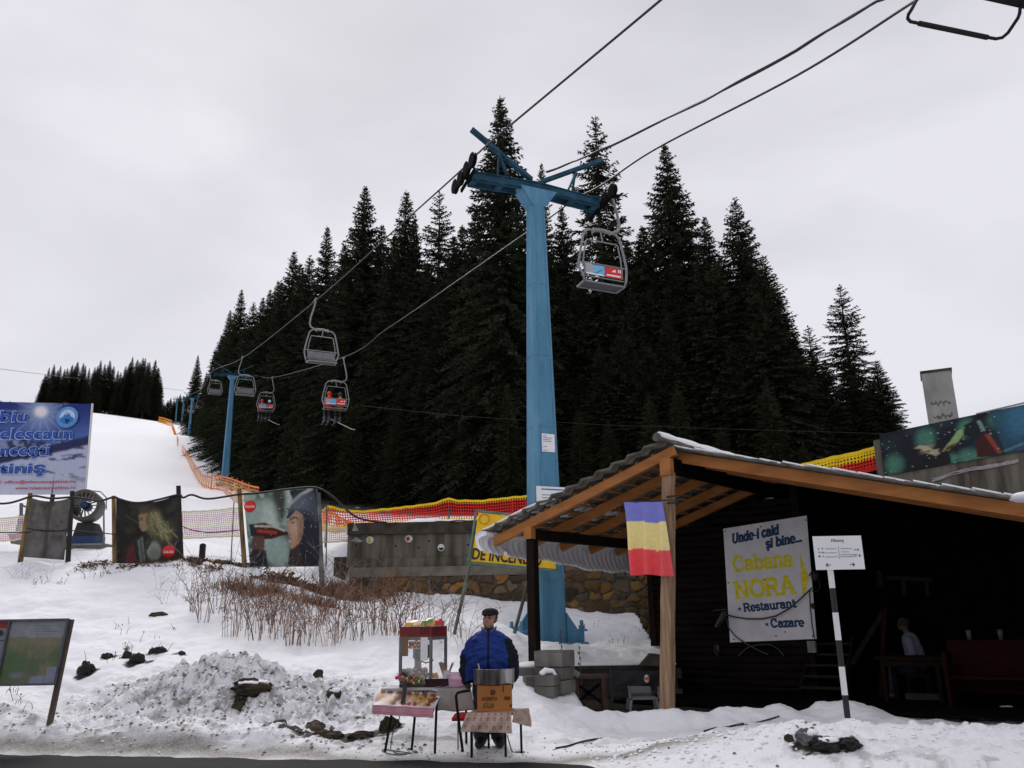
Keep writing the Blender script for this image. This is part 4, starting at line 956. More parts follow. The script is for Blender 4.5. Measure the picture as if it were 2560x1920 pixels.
def build_hut():
    W = wood_mats(); HM.update(W)
    A0 = at(1665, 1785, 15.0)
    fp = lambda px, py, off=0: onp(px, py, A0 + RD * off, GN)
    apex = fp(1668, 1122); lt = fp(1236, 1342); rt = fp(2560, 1254)
    e = empty('porch_hut', gz(A0), 'dark wooden hut with an orange raftered porch roof of grey tiles and snowy eaves', 'hut')
    Ld = (lt - apex); Lrun = Ld.length; Ld.normalize()          # down the left slope
    Rd = (rt - apex); Rd.normalize()
    Ln = Ld.cross(RD).normalized(); Ln = Ln if Ln.z > 0 else -Ln
    Rn = RD.cross(Rd).normalized(); Rn = Rn if Rn.z > 0 else -Rn
    DEP = 6.4; WALLD = 4.5                                      # porch depth along the ridge
    # left rafters
    rh = .17
    for i, off in enumerate((0, 1.1, 2.2, 3.3, WALLD - .14)):
        b = MB(); o = RD * off
        ext = (Ld * .02) if i == 0 else V((0, 0, 0))
        b.bar(apex + o - Ld * .12 - Ln * .10, apex + o + Ld * (Lrun + .02) - Ln * .10, .11, rh, Ln); b.build('rafter', W['rafter'], e)
    # right rafters / fascia
    Rrun = 6.4
    for i, off in enumerate((.42, 1.3, 2.2)):
        b = MB(); o = RD * off; b.bar(apex + o + Rd * .02 - Rn * .10, apex + o + Rd * Rrun - Rn * .10, .12, .19 if i == 0 else .18, Rn); b.build('rafter', W['rafter'], e)
    # ridge beam, black; beam on the left posts
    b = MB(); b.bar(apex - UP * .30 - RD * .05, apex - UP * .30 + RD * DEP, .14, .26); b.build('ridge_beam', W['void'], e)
    bl = fp(1322, 1322); tl = (bl - apex).dot(Ld); bm = apex + Ld * tl - Ln * .29
    b = MB(); b.bar(bm - RD * .02, bm + RD * 5.4, .15, .20); b.build('eave_beam', W['dark'], e)
    # posts
    b = MB(); pt = apex - UP * .44; px_ = A0; nz = [(.0, .0)]
    base = V((A0.x, A0.y, tz(A0.x, A0.y) - .3)); top = V((pt.x, pt.y, pt.z))
    n = 14; vs = []
    gx, gy = GD, RD
    for i in range(n + 1):
        t = i / n; c = base.lerp(top, t); w = .098 - .010 * t
        for k, (a, d) in enumerate(((-1, -1), (-.8, -1), (.8, -1), (1, -.8), (1, .8), (.8, 1), (-.8, 1), (-1, .8))):
            j = 1 + random.uniform(-.045, .045); vs.append(c + gx * a * w * j + gy * d * w * j)
    b.add(vs, [(i * 8 + k, i * 8 + (k + 1) % 8, (i + 1) * 8 + (k + 1) % 8, (i + 1) * 8 + k) for i in range(n) for k in range(8)], 0, False)
    post = b.build('post', W['post'], e)
    o = MB(); q = onp(1676, 1242, A0 - RD * .14, GN)
    for zz in (0, -.11): o.bar(q + UP * zz - GD * .06 - RD * .02, q + UP * zz + GD * .16 - RD * .02, .03, .035)
    o.build('iron_bracket', M('rusty_iron', (.05, .032, .024), .8, .3, 20, .3), post)
    b = MB(); b.box(apex - UP * .34 - RD * .06, (.20, .16, .30), -GA); b.build('post_block', W['rafter'], e)
    lp = V((bm.x, bm.y, 0)) + RD * .05; lp.z = tz(lp.x, lp.y)
    b = MB(); b.bar(V((lp.x, lp.y, lp.z - .5)), V((lp.x, lp.y, bm.z - .10)), .17, .17, (GD.x, GD.y, 0)); b.build('post', W['dark'], e)
    b = MB(); b.box(bm - RD * .02 + UP * .03, (.17, .15, .24), -GA); b.build('post_block', W['rafter'], e)
    # tile sheet on the left slope: courses step down the fall, waves run along the eave
    over = .24; Lw = Lrun + .16; nlen = DEP + over
    def tile(u, v):
        s = u * Lw - .06; r = v * nlen - over; k = (s / .35); st = (k - math.floor(k))
        w = .5 + .5 * math.cos(r / .19 * 2 * math.pi)
        return apex + Ld * s + RD * r + Ln * (.055 + .050 * (1 - w ** 1.5) + .085 * st)
    us = []
    for k in range(int(Lw / .35) + 1):
        for st in (.0, .25, .5, .75, .985): us.append(min((k + st) * .35 / Lw, 1))
    us = sorted(set(us)); nv = int(nlen / .19 * 8)
    b = MB(); vs = [tile(u, j / nv) for j in range(nv + 1) for u in us]; w = len(us)
    vs2 = [p - Ln * .012 for p in vs]; N = len(vs)
    fs = [(j * w + i, j * w + i + 1, (j + 1) * w + i + 1, (j + 1) * w + i) for j in range(nv) for i in range(w - 1)]
    fs += [tuple(N + q for q in f[::-1]) for f in fs]
    fs += [(i + 1, i, N + i, N + i + 1) for i in range(w - 1)] + [((j + 1) * w - 1, (j + 2) * w - 1, N + (j + 2) * w - 1, N + (j + 1) * w - 1) for j in range(nv)]
    b.add(vs + vs2, fs, 0, True); b.build('tile_sheet', W['tile'], e)
    # battens under the sheet
    k = 0.30
    b = MB()
    while k < Lw - .1:
        b.bar(apex + Ld * k + Ln * .018 - RD * .02, apex + Ld * k + Ln * .018 + RD * DEP, .045, .03, Ln); k += .35
    b.build('battens', W['rafter'], e)
    # snow lying on the left slope and rolled over its eave
    def sn(u, v): 
        s = Lw * .58 + u * (Lw * .42 - .02); r = -over + .06 + v * (nlen - .06)
        return apex + Ld * s + RD * r + Ln * (.125 + .085 * (u ** .7) + .03 * math.sin(v * 40) * 0 + .02 * math.sin(r * 7 + s * 3))
    b = MB(); b.sheet(sn, 14, 30, -Ln * .04); sl = b.build('roof_snow', W['snow'], e)
    eo = apex + Ld * Lw
    out = V((Ld.x, Ld.y, 0)).normalized()
    prof = [(-.16, .14), (-.02, .17), (.07, .14), (.13, .05), (.145, -.10), (.115, -.27), (.05, -.40), (-.04, -.47), (-.09, -.47), (-.075, -.42), (-.01, -.34), (.04, -.22), (.06, -.08), (.035, .02), (-.02, .05), (-.16, .07)]
    b = MB(); nr = 190; vs = []
    for j in range(nr + 1):
        r = -over + j / nr * (nlen - .1); wv = .5 + .5 * math.cos(r / .19 * 2 * math.pi)
        env = .56 + .14 * sst(.4, .7, r) + .40 * sst(.8, 4.5, r) + .03 * math.sin(r * 2.3) + .04 * math.sin(r * 6.1)
        tear = .0 if not (.36 < r < .5) else .25
        for i, (a, z) in enumerate(prof):
            inner = i >= 9; q = (1 - tear) if z < 0 else 1
            vs.append(eo + RD * r + out * (a * (1 if z > 0 else (.6 + .4 * env)) + (-.030 * wv if inner and z < .05 else 0)) + UP * (z * (env * q if z < 0 else 1) + random.uniform(-.006, .006)))
    K = len(prof)
    b.add(vs, [(j * K + i, j * K + (i + 1) % K, (j + 1) * K + (i + 1) % K, (j + 1) * K + i) for j in range(nr) for i in range(K)] + [tuple(range(K)), tuple(range(nr * K, nr * K + K))[::-1]], 0, True)
    b.build('eave_snow', W['snow'], e)
    # right slope: sheet, ridge cap, strip of snow on every course edge
    ro = RD * (.42 - .26)
    b = MB(); b.sheet(lambda u, v: apex + Rd * (u * Rrun) + ro + RD * (v * 7.6) + Rn * (.02 + .012 * math.cos(v * 180)), 18, 60, Rn * .03); b.build('tile_sheet', W['tile'], e)
    b = MB()
    for k in range(16):
        s0, s1 = k * .40 + .015, (k + 1) * .40 - .02
        b.sheet(lambda u, v, s0=s0, s1=s1: apex + ro + Rd * (s0 + (s1 - s0) * u) + RD * (v * 7.4 + .01 * math.sin(u * 9 + s0 * 5)) + Rn * (.052 + .02 * (1 - u) + .012 * math.sin(s0 * 3 + v * 20)), 6, 14, Rn * .028)
    b.build('roof_snow', W['snow'], e)
    b = MB(); b.tube([apex + Ln * .10 + UP * .08 - RD * .30 + RD * t for t in np.arange(0, DEP + .3, .3)], .08, 10); rc = b.build('ridge_cap', W['tile'], e)
    b = MB(); b.tube([apex + Ln * .10 + UP * .12 - RD * .27 + GD * .035 + RD * t for t in np.arange(0, DEP + .3, .3)], [.06 + .01 * math.sin(i * 2.2) for i in range(len(np.arange(0, DEP + .3, .3)))], 10); b.build('ridge_snow', W['snow'], rc)
    q = fp(2560, 1226); b = MB(); b.ell(apex + Rd * ((q - apex).dot(Rd) + .1) + RD * .4 + Rn * .12, .40, .30, .09, 16, 8); b.build('snow_clump', W['snow'], e)
    # log walls: gable wall behind the porch, its return, the dark room beyond
    WO = A0 + RD * WALLD
    wl = onp(1668, 1700, WO, GN); wr = onp(2036, 1700, WO, GN)
    lx = -0.10; L = (wr - wl).length
    def rafterz(p):                    # underside of the roof above a point of plan
        d = V((p.x - apex.x, p.y - apex.y, 0)); g = d.dot(V((GD.x, GD.y, 0))) - d.dot(RD) * GD.dot(RD) / 1.0
        sL = -Ld.z / math.hypot(Ld.x, Ld.y); sR = -Rd.z / math.hypot(Rd.x, Rd.y)
        return apex.z - .10 + (g * sL if g < 0 else -g * sR)
    b = MB(); nlog = 26; g0 = wl - GD * .25
    for i in range(nlog):
        z = .02 + i * .155; a = V((g0.x, g0.y, z)); c = V((wr.x, wr.y, z))
        za = a
        # trim logs to the rafter line
        for side in range(1):
            u0 = 0.0
            while u0 < 1 and rafterz(a.lerp(c, u0)) < z + .15: u0 += .02
            if u0 >= 1: continue
            p0 = a.lerp(c, u0)
            vs = []
            for (q, pp) in ((0, p0), (1, c)):
                for k in range(7):
                    t = math.pi * k / 6; vs.append(V((pp.x, pp.y, z + .0775 - .0775 * math.cos(t))) + GN * (.045 * math.sin(t)))
                vs.append(V((pp.x, pp.y, z + .155)) - GN * .08); vs.append(V((pp.x, pp.y, z)) - GN * .08)
            b.add(vs, [(k, k + 1, 9 + k + 1, 9 + k) for k in range(8)] + [(8, 0, 9, 17), tuple(range(9))[::-1], tuple(range(9, 18))], 0, False)
    b.build('log_wall', W['siding'], e)
    b = MB(); zt = rafterz(wr); b.bar(V((wr.x, wr.y, 0)), V((wr.x, wr.y, zt)), .16, .16, (GD.x, GD.y, 0)); b.build('corner_post', W['dark'], e)
    b = MB(); b.bar(V((g0.x, g0.y, 0)) , V((g0.x, g0.y, rafterz(g0))), .14, .14, (GD.x, GD.y, 0)); b.build('corner_post', W['dark'], e)
    # inner dark room: return wall, back wall, far wall, floor
    far = wr + RD * 2.6; rr = far + GD * 6.5
    b = MB()
    def wallq(a, c, z1a, z1c, t):
        d = (c - a).normalized(); nn = V((-d.y, d.x, 0)) * t
        b.prism([V((a.x, a.y, 0)), V((c.x, c.y, 0)), V((c.x, c.y, z1c)), V((a.x, a.y, z1a))], nn, abs(t) if t else .1)
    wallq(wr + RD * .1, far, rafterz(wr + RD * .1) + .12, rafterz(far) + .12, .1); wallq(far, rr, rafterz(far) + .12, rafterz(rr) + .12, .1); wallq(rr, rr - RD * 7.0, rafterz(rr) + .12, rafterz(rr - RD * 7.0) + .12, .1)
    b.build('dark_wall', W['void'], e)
    b = MB(); ml = wl - GD * .25
    b.prism([V((ml.x, ml.y, .0)), V((ml.x, ml.y, 3.0)), V((ml.x, ml.y, 3.0)) + RD * 3, V((ml.x, ml.y, 0)) + RD * 3], -GD, .1); b.build('side_wall', W['siding'], e)
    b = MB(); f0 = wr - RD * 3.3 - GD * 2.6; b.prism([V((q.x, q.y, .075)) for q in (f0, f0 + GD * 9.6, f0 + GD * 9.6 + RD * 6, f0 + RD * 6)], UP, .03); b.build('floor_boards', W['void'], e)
    # white framed window deep in the dark room
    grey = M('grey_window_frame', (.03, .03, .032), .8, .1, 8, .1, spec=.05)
    wp = lambda px, py: onp(px, py, far - RD * .05, GN)
    b = MB()
    for a, c, w in (((2216, 1444), (2330, 1450), .09), ((2258, 1452), (2262, 1488), .09), ((2316, 1452), (2320, 1492), .07)): b.bar(wp(*a), wp(*c), .04, w, GN.cross((wp(*c) - wp(*a)).normalized()))
    b.build('window_frame', grey, e)
    b = MB(); b.bar(wp(2198, 1426), wp(2201, 1466), .02, .12, GD); b.build('wall_notice', grey, e)
    return e
def build_hut_things():
    W = HM
    A0 = at(1665, 1785, 15.0); WO = A0 + RD * 4.5 + GN * .075
    sp = lambda px, py, off=0: onp(px, py, WO + GN * off, GN)
    # big board on the log wall
    c = [sp(1809, 1322), sp(2017, 1289), sp(2042, 1597), sp(1826, 1606)]
    e = empty('wall_sign', (c[3] + c[2]) / 2, 'large white board with blue and yellow lettering and a yellow arrow on the log wall', 'sign')
    Z = GN
    b = MB(); b.prism(c, Z, .02); o = b.build('panel', M('dirty_white_board', (.74, .72, .74), .6, .10, 3, .05, c2=(.84, .82, .84)), e)
    pts = [sp(px, py, .024) for px, py in ((1999, 1385), (2022, 1445), (2005, 1500), (2003, 1447))]
    navy = M('sign_navy', (.012, .055, .14), .6, .1, 10, 0); yel = M('sign_yellow', (.82, .70, .02), .6, .12, 10, 0)
    b = MB(); b.prism([sp(px, py, .022) for px, py in ((2000, 1384), (2022, 1444), (2008, 1502), (2003, 1446))], Z, .003); b.build('arrow', yel, e)
    def line(s, a, c_, h, mat, bold, it=0.0):        # a, c_: photo points of the start and end of the baseline
        pa, pc = sp(*a, .023), sp(*c_, .023); X = (pc - pa).normalized(); Y = UP - X * UP.dot(X); Y.normalize()
        slab_text(s, pa, X, Y, (pc - pa).length, h * 1.10, bold * 1.08, mat, e, it)
    line('Unde-i cald', (1830, 1358), (1948, 1334), .17, navy, .046, .22)
    line('şi bine...', (1915, 1370), (2006, 1352), .16, navy, .046, .22)
    line('Cabana', (1834, 1428), (1984, 1414), .27, yel, .060)
    line('NORA', (1838, 1496), (1991, 1482), .30, yel, .072)
    line('★Restaurant', (1843, 1530), (1991, 1517), .14, navy, .038)
    line('★Cazare', (1911, 1568), (2011, 1565), .14, navy, .038)
    b = MB()
    for px, py in ((1813, 1328), (1902, 1317), (2014, 1300), (1821, 1457), (1910, 1449), (1834, 1598), (1940, 1590), (1963, 1580), (2032, 1590)): b.box(sp(px, py, .024), (.025, .025, .025), -GA)
    b.build('screws', M('rust_dark', (.03, .024, .02), .8, .2, 10, 0), e)
    # small lamp and cable before the board
    b = MB(); q = [sp(*z) for z in ((1790, 1527, .1), (1815, 1524, .25), (1805, 1560, .3), (1795, 1572, .25))]
    b.prism([sp(1815, 1528, .12), sp(1817, 1540, .12), sp(1800, 1568, .12), sp(1795, 1566, .12)], Z, .22); b.bar(sp(1783, 1527, .02), sp(1814, 1523, .2), .02, .02); o = b.build('wall_lamp', M('lamp_housing', (.045, .042, .042), .6, .2, 10, .1), None); tag(o, 'small dark flood lamp on a bracket beside the white board', 'lamp')
    b = MB(); b.tube([sp(*z, .10) for z in ((1817, 1537), (1840, 1543), (1870, 1547), (1905, 1547), (1940, 1540), (1975, 1520), (2000, 1498), (2022, 1477), (2030, 1470))], .016, 6)
    b.tube([sp(*z, .08) for z in ((1816, 1545), (1822, 1570), (1840, 1592), (1870, 1612), (1900, 1628), (1920, 1636))], .014, 6); b.tube([sp(*z, .06) for z in ((1845, 1640), (1870, 1618), (1895, 1612), (1925, 1611), (1945, 1622), (1960, 1640))], .011, 6)
    o = b.build('wall_cable', M('grey_cable', (.07, .068, .072), .6, .2, 10, 0), None); tag(o, 'loose grey cable hanging across the lower part of the white board', 'cable')
    b = MB(); b.tube([sp(*z, .06) for z in ((2022, 1440), (2030, 1428), (2040, 1430), (2048, 1450), (2050, 1470), (2042, 1478), (2024, 1478), (2026, 1520), (2030, 1560), (2036, 1596))], .012, 6); b.ell(sp(2038, 1440, .1), .09, .06, .12, 8, 6); b.ell(sp(2033, 1515, .08), .05, .05, .06, 8, 6)
    o = b.build('fairy_light_wire', M('black_wire', (.02, .018, .018), .6, .2, 10, 0), None); tag(o, 'tangled dark fairy light wire along the edge of the white board', 'cable')
    b = MB(); b.frame(sp(2030, 1617, .08), GD, GN, UP, .16, .10, .22); o = b.build('dispenser_box', M('grey_plastic_box', (.20, .20, .20), .5, .15, 8, .1), None); tag(o, 'small grey box on the wall under the corner of the white board', 'box')
    b = MB(); b.ell(sp(1795, 1622, .06), .05, .05, .10, 8, 6); b.tube([sp(*z, .05) for z in ((1787, 1612), (1786, 1628), (1796, 1642))], .012, 6); o = b.build('socket_box', M('lamp_housing', (.045, .042, .042)), None); tag(o, 'dark cable socket low on the log wall, below the flood lamp', 'socket')
    # flag on the post
    rod = onp(1672, 1258, A0 - RD * .16, GN)
    e = empty('flag', rod, 'blue, yellow and red flag hanging from a rod on the pale porch post', 'flag')
    fq = lambda px, py: onp(px, py, A0 - RD * .30, GN)
    TL, TR, BL, BR = fq(1558, 1256), fq(1655, 1255), fq(1585, 1440), fq(1683, 1438)
    def fl(u, v):
        p = TL.lerp(TR, u).lerp(BL.lerp(BR, u), v); amp = .022 + .065 * v
        return p + GN * (amp * math.sin(u * 15 + v * 2.2) + .02 * math.sin(u * 31 + v) * v) + UP * (.02 * math.sin(u * 5) * v) + GD * (.02 * math.sin(v * 4 + .6))
    b = MB(); nu, nv = 40, 54; b.sheet(fl, nu, nv, GN * .004)
    o = b.build('cloth', MA('flag_cloth', .8, .15, .1), e)
    cv = []
    for _ in range(2):
        for j in range(nv + 1):
            for i in range(nu + 1):
                v = j / nv + .012 * math.sin(i / nu * 7); cv.append(srgb(136, 138, 218) if v < .275 else (srgb(252, 234, 160) if v < .655 else srgb(250, 96, 102)))
    set_col(o.data, np.array(cv))
    b = MB(); b.tube([TL - GD * .04 + UP * .01, TR + GD * .42 + UP * .01 + RD * .05], .012, 7); b.build('rod', M('dark_rod', (.04, .03, .025), .7, .2, 10, 0), e)
    # way sign on the striped pole, in the roadside bank
    base = at(2121, 1812, 11.2); base.z = tz(base.x, base.y)
    e = empty('way_sign', base, 'small white hiking sign with two arrows on a black and white striped pole', 'sign')
    top = at(2096, 1424, 11.25); ft = V((base.x, base.y, base.z - .4)); blk, wht = M('pole_black', (.016, .016, .018), .55, .1, 8, 0), M('pole_white', (.72, .72, .72), .55, .06, 8, .05)
    ys = [1424, 1470, 1531, 1600, 1666, 1737, 1804, 1850]
    axis = [V((top.x + (base.x - top.x) * ((y - 1424) / (1812 - 1424)), 0, 0)) for y in ys]
    pz = [at(2096 + 25 * (y - 1424) / 388, y, 11.23) for y in ys]
    for i in range(7):
        b = MB(); a, c = V((base.x, base.y, pz[i].z)), V((base.x, base.y, pz[i + 1].z)); b.bar(a, c, .062, .045, (0, 1, 0)); b.build('stripe', wht if i % 2 == 0 else blk, e)
    y0 = base.y - .045
    P = lambda px, py, off=0: at(px, py, y0 - off)
    zt, zb = P(2095, 1340).z, P(2095, 1424).z; xl, xr = P(2036, 1382).x, P(2157, 1382).x; cx = (xl + xr) / 2; cz = (zt + zb) / 2; w, h = xr - xl, zt - zb
    b = MB(); b.box((cx, y0, cz), (w, .02, h)); pn = b.build('panel', M('sign_white', (.78, .79, .80), .5, .03, 5, 0), e)
    nv_ = M('sign_ink', (.03, .045, .09), .6, .1, 5, 0)
    yf = y0 - .0125
    text_obj('Păltiniş', (cx, yf, cz + h * .355), (1, 0, 0), UP, width=w * .26, bold=.01, depth=0, mat=nv_, parent=pn)
    b = MB(); T = lambda u, v: V((cx + u * w, yf, cz + v * h))
    for u, v, L in ((-.16, .12, .22), (.16, .12, .24), (-.22, .0, .34), (.13, .02, .16), (.2, -.06, .36), (-.16, -.12, .26), (.17, -.12, .30)): b.box(T(u, v), (w * L, .002, .007))
    b.box(T(0, 0), (.006, .002, h * .38)); b.build('lettering', M('sign_grey_print', (.22, .25, .30), .6, .1, 5, 0), pn)
    for u, v, cc in ((-.41, -.1, 'b'), (.42, -.1, 'b'), (.40, .08, 'r'), (-.41, .02, 'g'), (-.41, .12, 'g'), (-.33, .13, 'g'), (-.33, .02, 'g'), (-.33, -.1, 'g'), (.34, .08, 'g'), (.34, -.1, 'g')):
        b = MB(); b.lathe([(.0, -.003), (.013 if cc != 'g' else .008, -.003), (.013 if cc != 'g' else .008, .002)], T(u, v), 12, Y=(0, 0, 1), Z=(0, 1, 0)); b.build('mark', {'b': M('mark_blue', (.02, .06, .40), .6, .1, 5, 0), 'r': M('mark_red', (.55, .02, .03), .6, .1, 5, 0), 'g': nv_}[cc], pn)
    b = MB()
    for s in (-1, 1):
        b.bar(T(s * .20, -.36), T(s * .29, -.36), .010, .002, (0, 1, 0)); b.bar(T(s * .295, -.362), T(s * .258, -.31), .010, .002, (0, 1, 0)); b.bar(T(s * .295, -.358), T(s * .258, -.41), .010, .002, (0, 1, 0))
    b.build('arrows', nv_, pn)
    # inside: stair, table, counter, cups, bottle, seated guest; room shade put into their colours
    fz = .105
    I = lambda px, py, d=0: onp(px, py, A0 + RD * (3.0 + d), GN)
    b0 = I(2060, 1790, .9); b = MB(); s0 = V((b0.x, b0.y, fz))
    e = empty('stair', s0, 'dark wooden stair with open treads and a slanting handrail inside the hut', 'stair')
    for s in (-.45, .45): b = MB(); b.bar(s0 + GD * (s * .9), s0 + GD * s * .9 + RD * 1.0 + UP * 1.0, .05, .2); b.build('stringer', W['dark'], e)
    for i in range(5): b = MB(); b.box(s0 + RD * (.1 + .2 * i) + UP * (.12 + .2 * i), (.8, .24, .04), -GA); b.build('tread', M('worn_tread', (.014, .011, .009), .9, .3, 5, .3), e)
    b = MB(); b.bar(I(2130, 1660, .9), I(2215, 1520, .9), .06, .09); b.build('handrail', W['dark'], e)
    q = I(2210, 1800, .9); b = MB(); b.bar(V((q.x, q.y, fz)), I(2212, 1520, .9), .08, .08); b.build('newel_post', M('red_brown_varnish', (.014, .0024, .0014)), e)
    q = I(2305, 1800, .2); q.z = fz
    e = empty('porch_table', q, 'dark wooden table standing in the middle of the dark room, framed legs', 'table')
    tw = M('dark_table_wood', (.010, .006, .004), .8, .3, 3, .2, spec=.05, stretch=(1, 1, 4))  # wood colour lowered to hold the shade of the room
    b = MB(); b.box(q + UP * .74, (1.15, .7, .05), -GA); b.build('table_top', tw, e)
    b = MB(); b.box(q + UP * .66 + GN * .30, (1.0, .03, .11), -GA); b.build('apron', tw, e)
    for a in (-.44, .44):
        for c in (-.28, .28): b = MB(); t = q + GD * a + RD * c; b.bar(t, t + UP * .70, .07, .07, (GD.x, GD.y, 0)); b.build('leg', tw, e)
    q2 = q + RD * .35
    b = MB(); b.box(q2 + UP * .06, (.60, .22, .10), -GA); o = b.build('grey_bag', M('grey_cloth_bag', (.028, .028, .028), .9, .2, 8, .3), None); tag(o, 'flat grey bundle lying on the floor under the dark table', 'bag')
    q = I(2530, 1800, -.3); q.z = fz
    e = empty('bench', q, 'red brown wooden bench with a tall panel back at the right end of the hut', 'bench')
    b = MB(); b.box(q + UP * .46, (1.7, .45, .05), -GA); b.build('seat', W['red'], e)
    b = MB(); b.box(q + UP * .62 + RD * .24, (1.7, .05, .85), -GA); b.build('backrest', W['red'], e)
    for s in (-.82, .82): b = MB(); b.box(q + UP * .43 + GD * s, (.06, .55, .86), -GA); b.build('side_panel', W['red'], e)
    for px, lab in ((2424, 'pale cup standing on the red bench back, nearer the seated guest'), (2504, 'pale narrow cup on the red bench back, at the far right')):
        t = I(px, 1656, -.3) + RD * .24; t.z = q.z + 1.046
        b = MB(); b.lathe([(0, 0), (.032, 0), (.042, .16), (.038, .16), (.030, .01), (0, .01)], t, 16); o = b.build('cup', M('cup_grey', (.055, .055, .053), .5, .1, 8, 0), None, t); tag(o, lab, 'cup', 'cups on the bench back')
    guest(I(2312, 1800, .75), fz)
def guest(q, fz):
    q = V((q.x, q.y, fz)); e = empty('person', q, 'person seated in the dark room of the hut in a pale blue shirt and jeans', 'person')
    L, F = GD, GN                  # sits facing along -GD, side on to the road
    f = -GD
    P = lambda a, s, z, r: (*(q + f * a + GN * s + UP * z), r)
    body = [[P(0, 0, .55, .14), P(.02, 0, .80, .15), P(.06, 0, 1.02, .13)], [P(.08, 0, 1.1, .06), P(.12, 0, 1.2, .055)], [P(.14, 0, 1.29, .095), P(.15, 0, 1.33, .09)], [P(.19, 0, 1.24, .05)] * 2, [P(.245, 0, 1.285, .016)] * 2]
    for s in (-1, 1):
        body += [[P(.06, s * .19, 1.03, .06), P(.0, s * .24, .76, .05), P(.22, s * .2, .68, .04), P(.28, s * .18, .68, .035)]]
        for k in range(5): body.append([P(.29, s * .18 + (k - 2) * .017, .685, .011), P(.35, s * .18 + (k - 2) * .019, .68, .009), P(.37, s * .18 + (k - 2) * .02, .66, .008)])
        body += [[P(.02, s * .10, .52, .09), P(.42, s * .11, .50, .07), P(.44, s * .11, .10, .05)], [P(.42, s * .11, .05, .045), P(.58, s * .12, .04, .04)]]
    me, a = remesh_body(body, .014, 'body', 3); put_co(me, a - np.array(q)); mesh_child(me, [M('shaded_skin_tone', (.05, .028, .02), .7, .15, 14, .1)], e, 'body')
    sh = [[P(-.01, 0, .62, .165), P(.02, 0, .82, .17), P(.06, 0, 1.02, .15)]]
    for s in (-1, 1): sh.append([P(.06, s * .18, 1.02, .085), P(.0, s * .24, .78, .075), P(.12, s * .22, .72, .062)])
    me, a = remesh_body(sh, .018, 'shirt', 3); put_co(me, a - np.array(q)); mesh_child(me, [M('pale_blue_shirt', (.095, .10, .135), .8, .1, 8, .3)], e, 'shirt')  # pale shirt, darkened in colour for the shade it sits in
    tr = [[P(.02, s * .10, .52, .115), P(.42, s * .11, .50, .09), P(.44, s * .11, .14, .075)] for s in (-1, 1)]
    me, a = remesh_body(tr, .018, 'jeans', 3); put_co(me, a - np.array(q)); mesh_child(me, [M('jeans_blue', (.012, .014, .030), .8, .2, 8, .3)], e, 'jeans')
    h = MB(); h.ell(q + f * .135 + UP * 1.325, .11, .105, .10, 14, 8); h.build('hat', MATS['black_wool'], e)
    b = MB(); b.box(q + UP * .40 - f * .02, (.42, .40, .05), -GA)
    for s in (-1, 1):
        for t in (-1, 1): b.bar(q + f * (.16 * s) + GN * (.16 * t), q + f * (.16 * s) + GN * (.16 * t) + UP * .38, .045, .045)
    o = b.build('stool', HM['dark'], None); tag(o, 'dark wooden stool under the seated guest in the hut', 'stool')
HM = {}
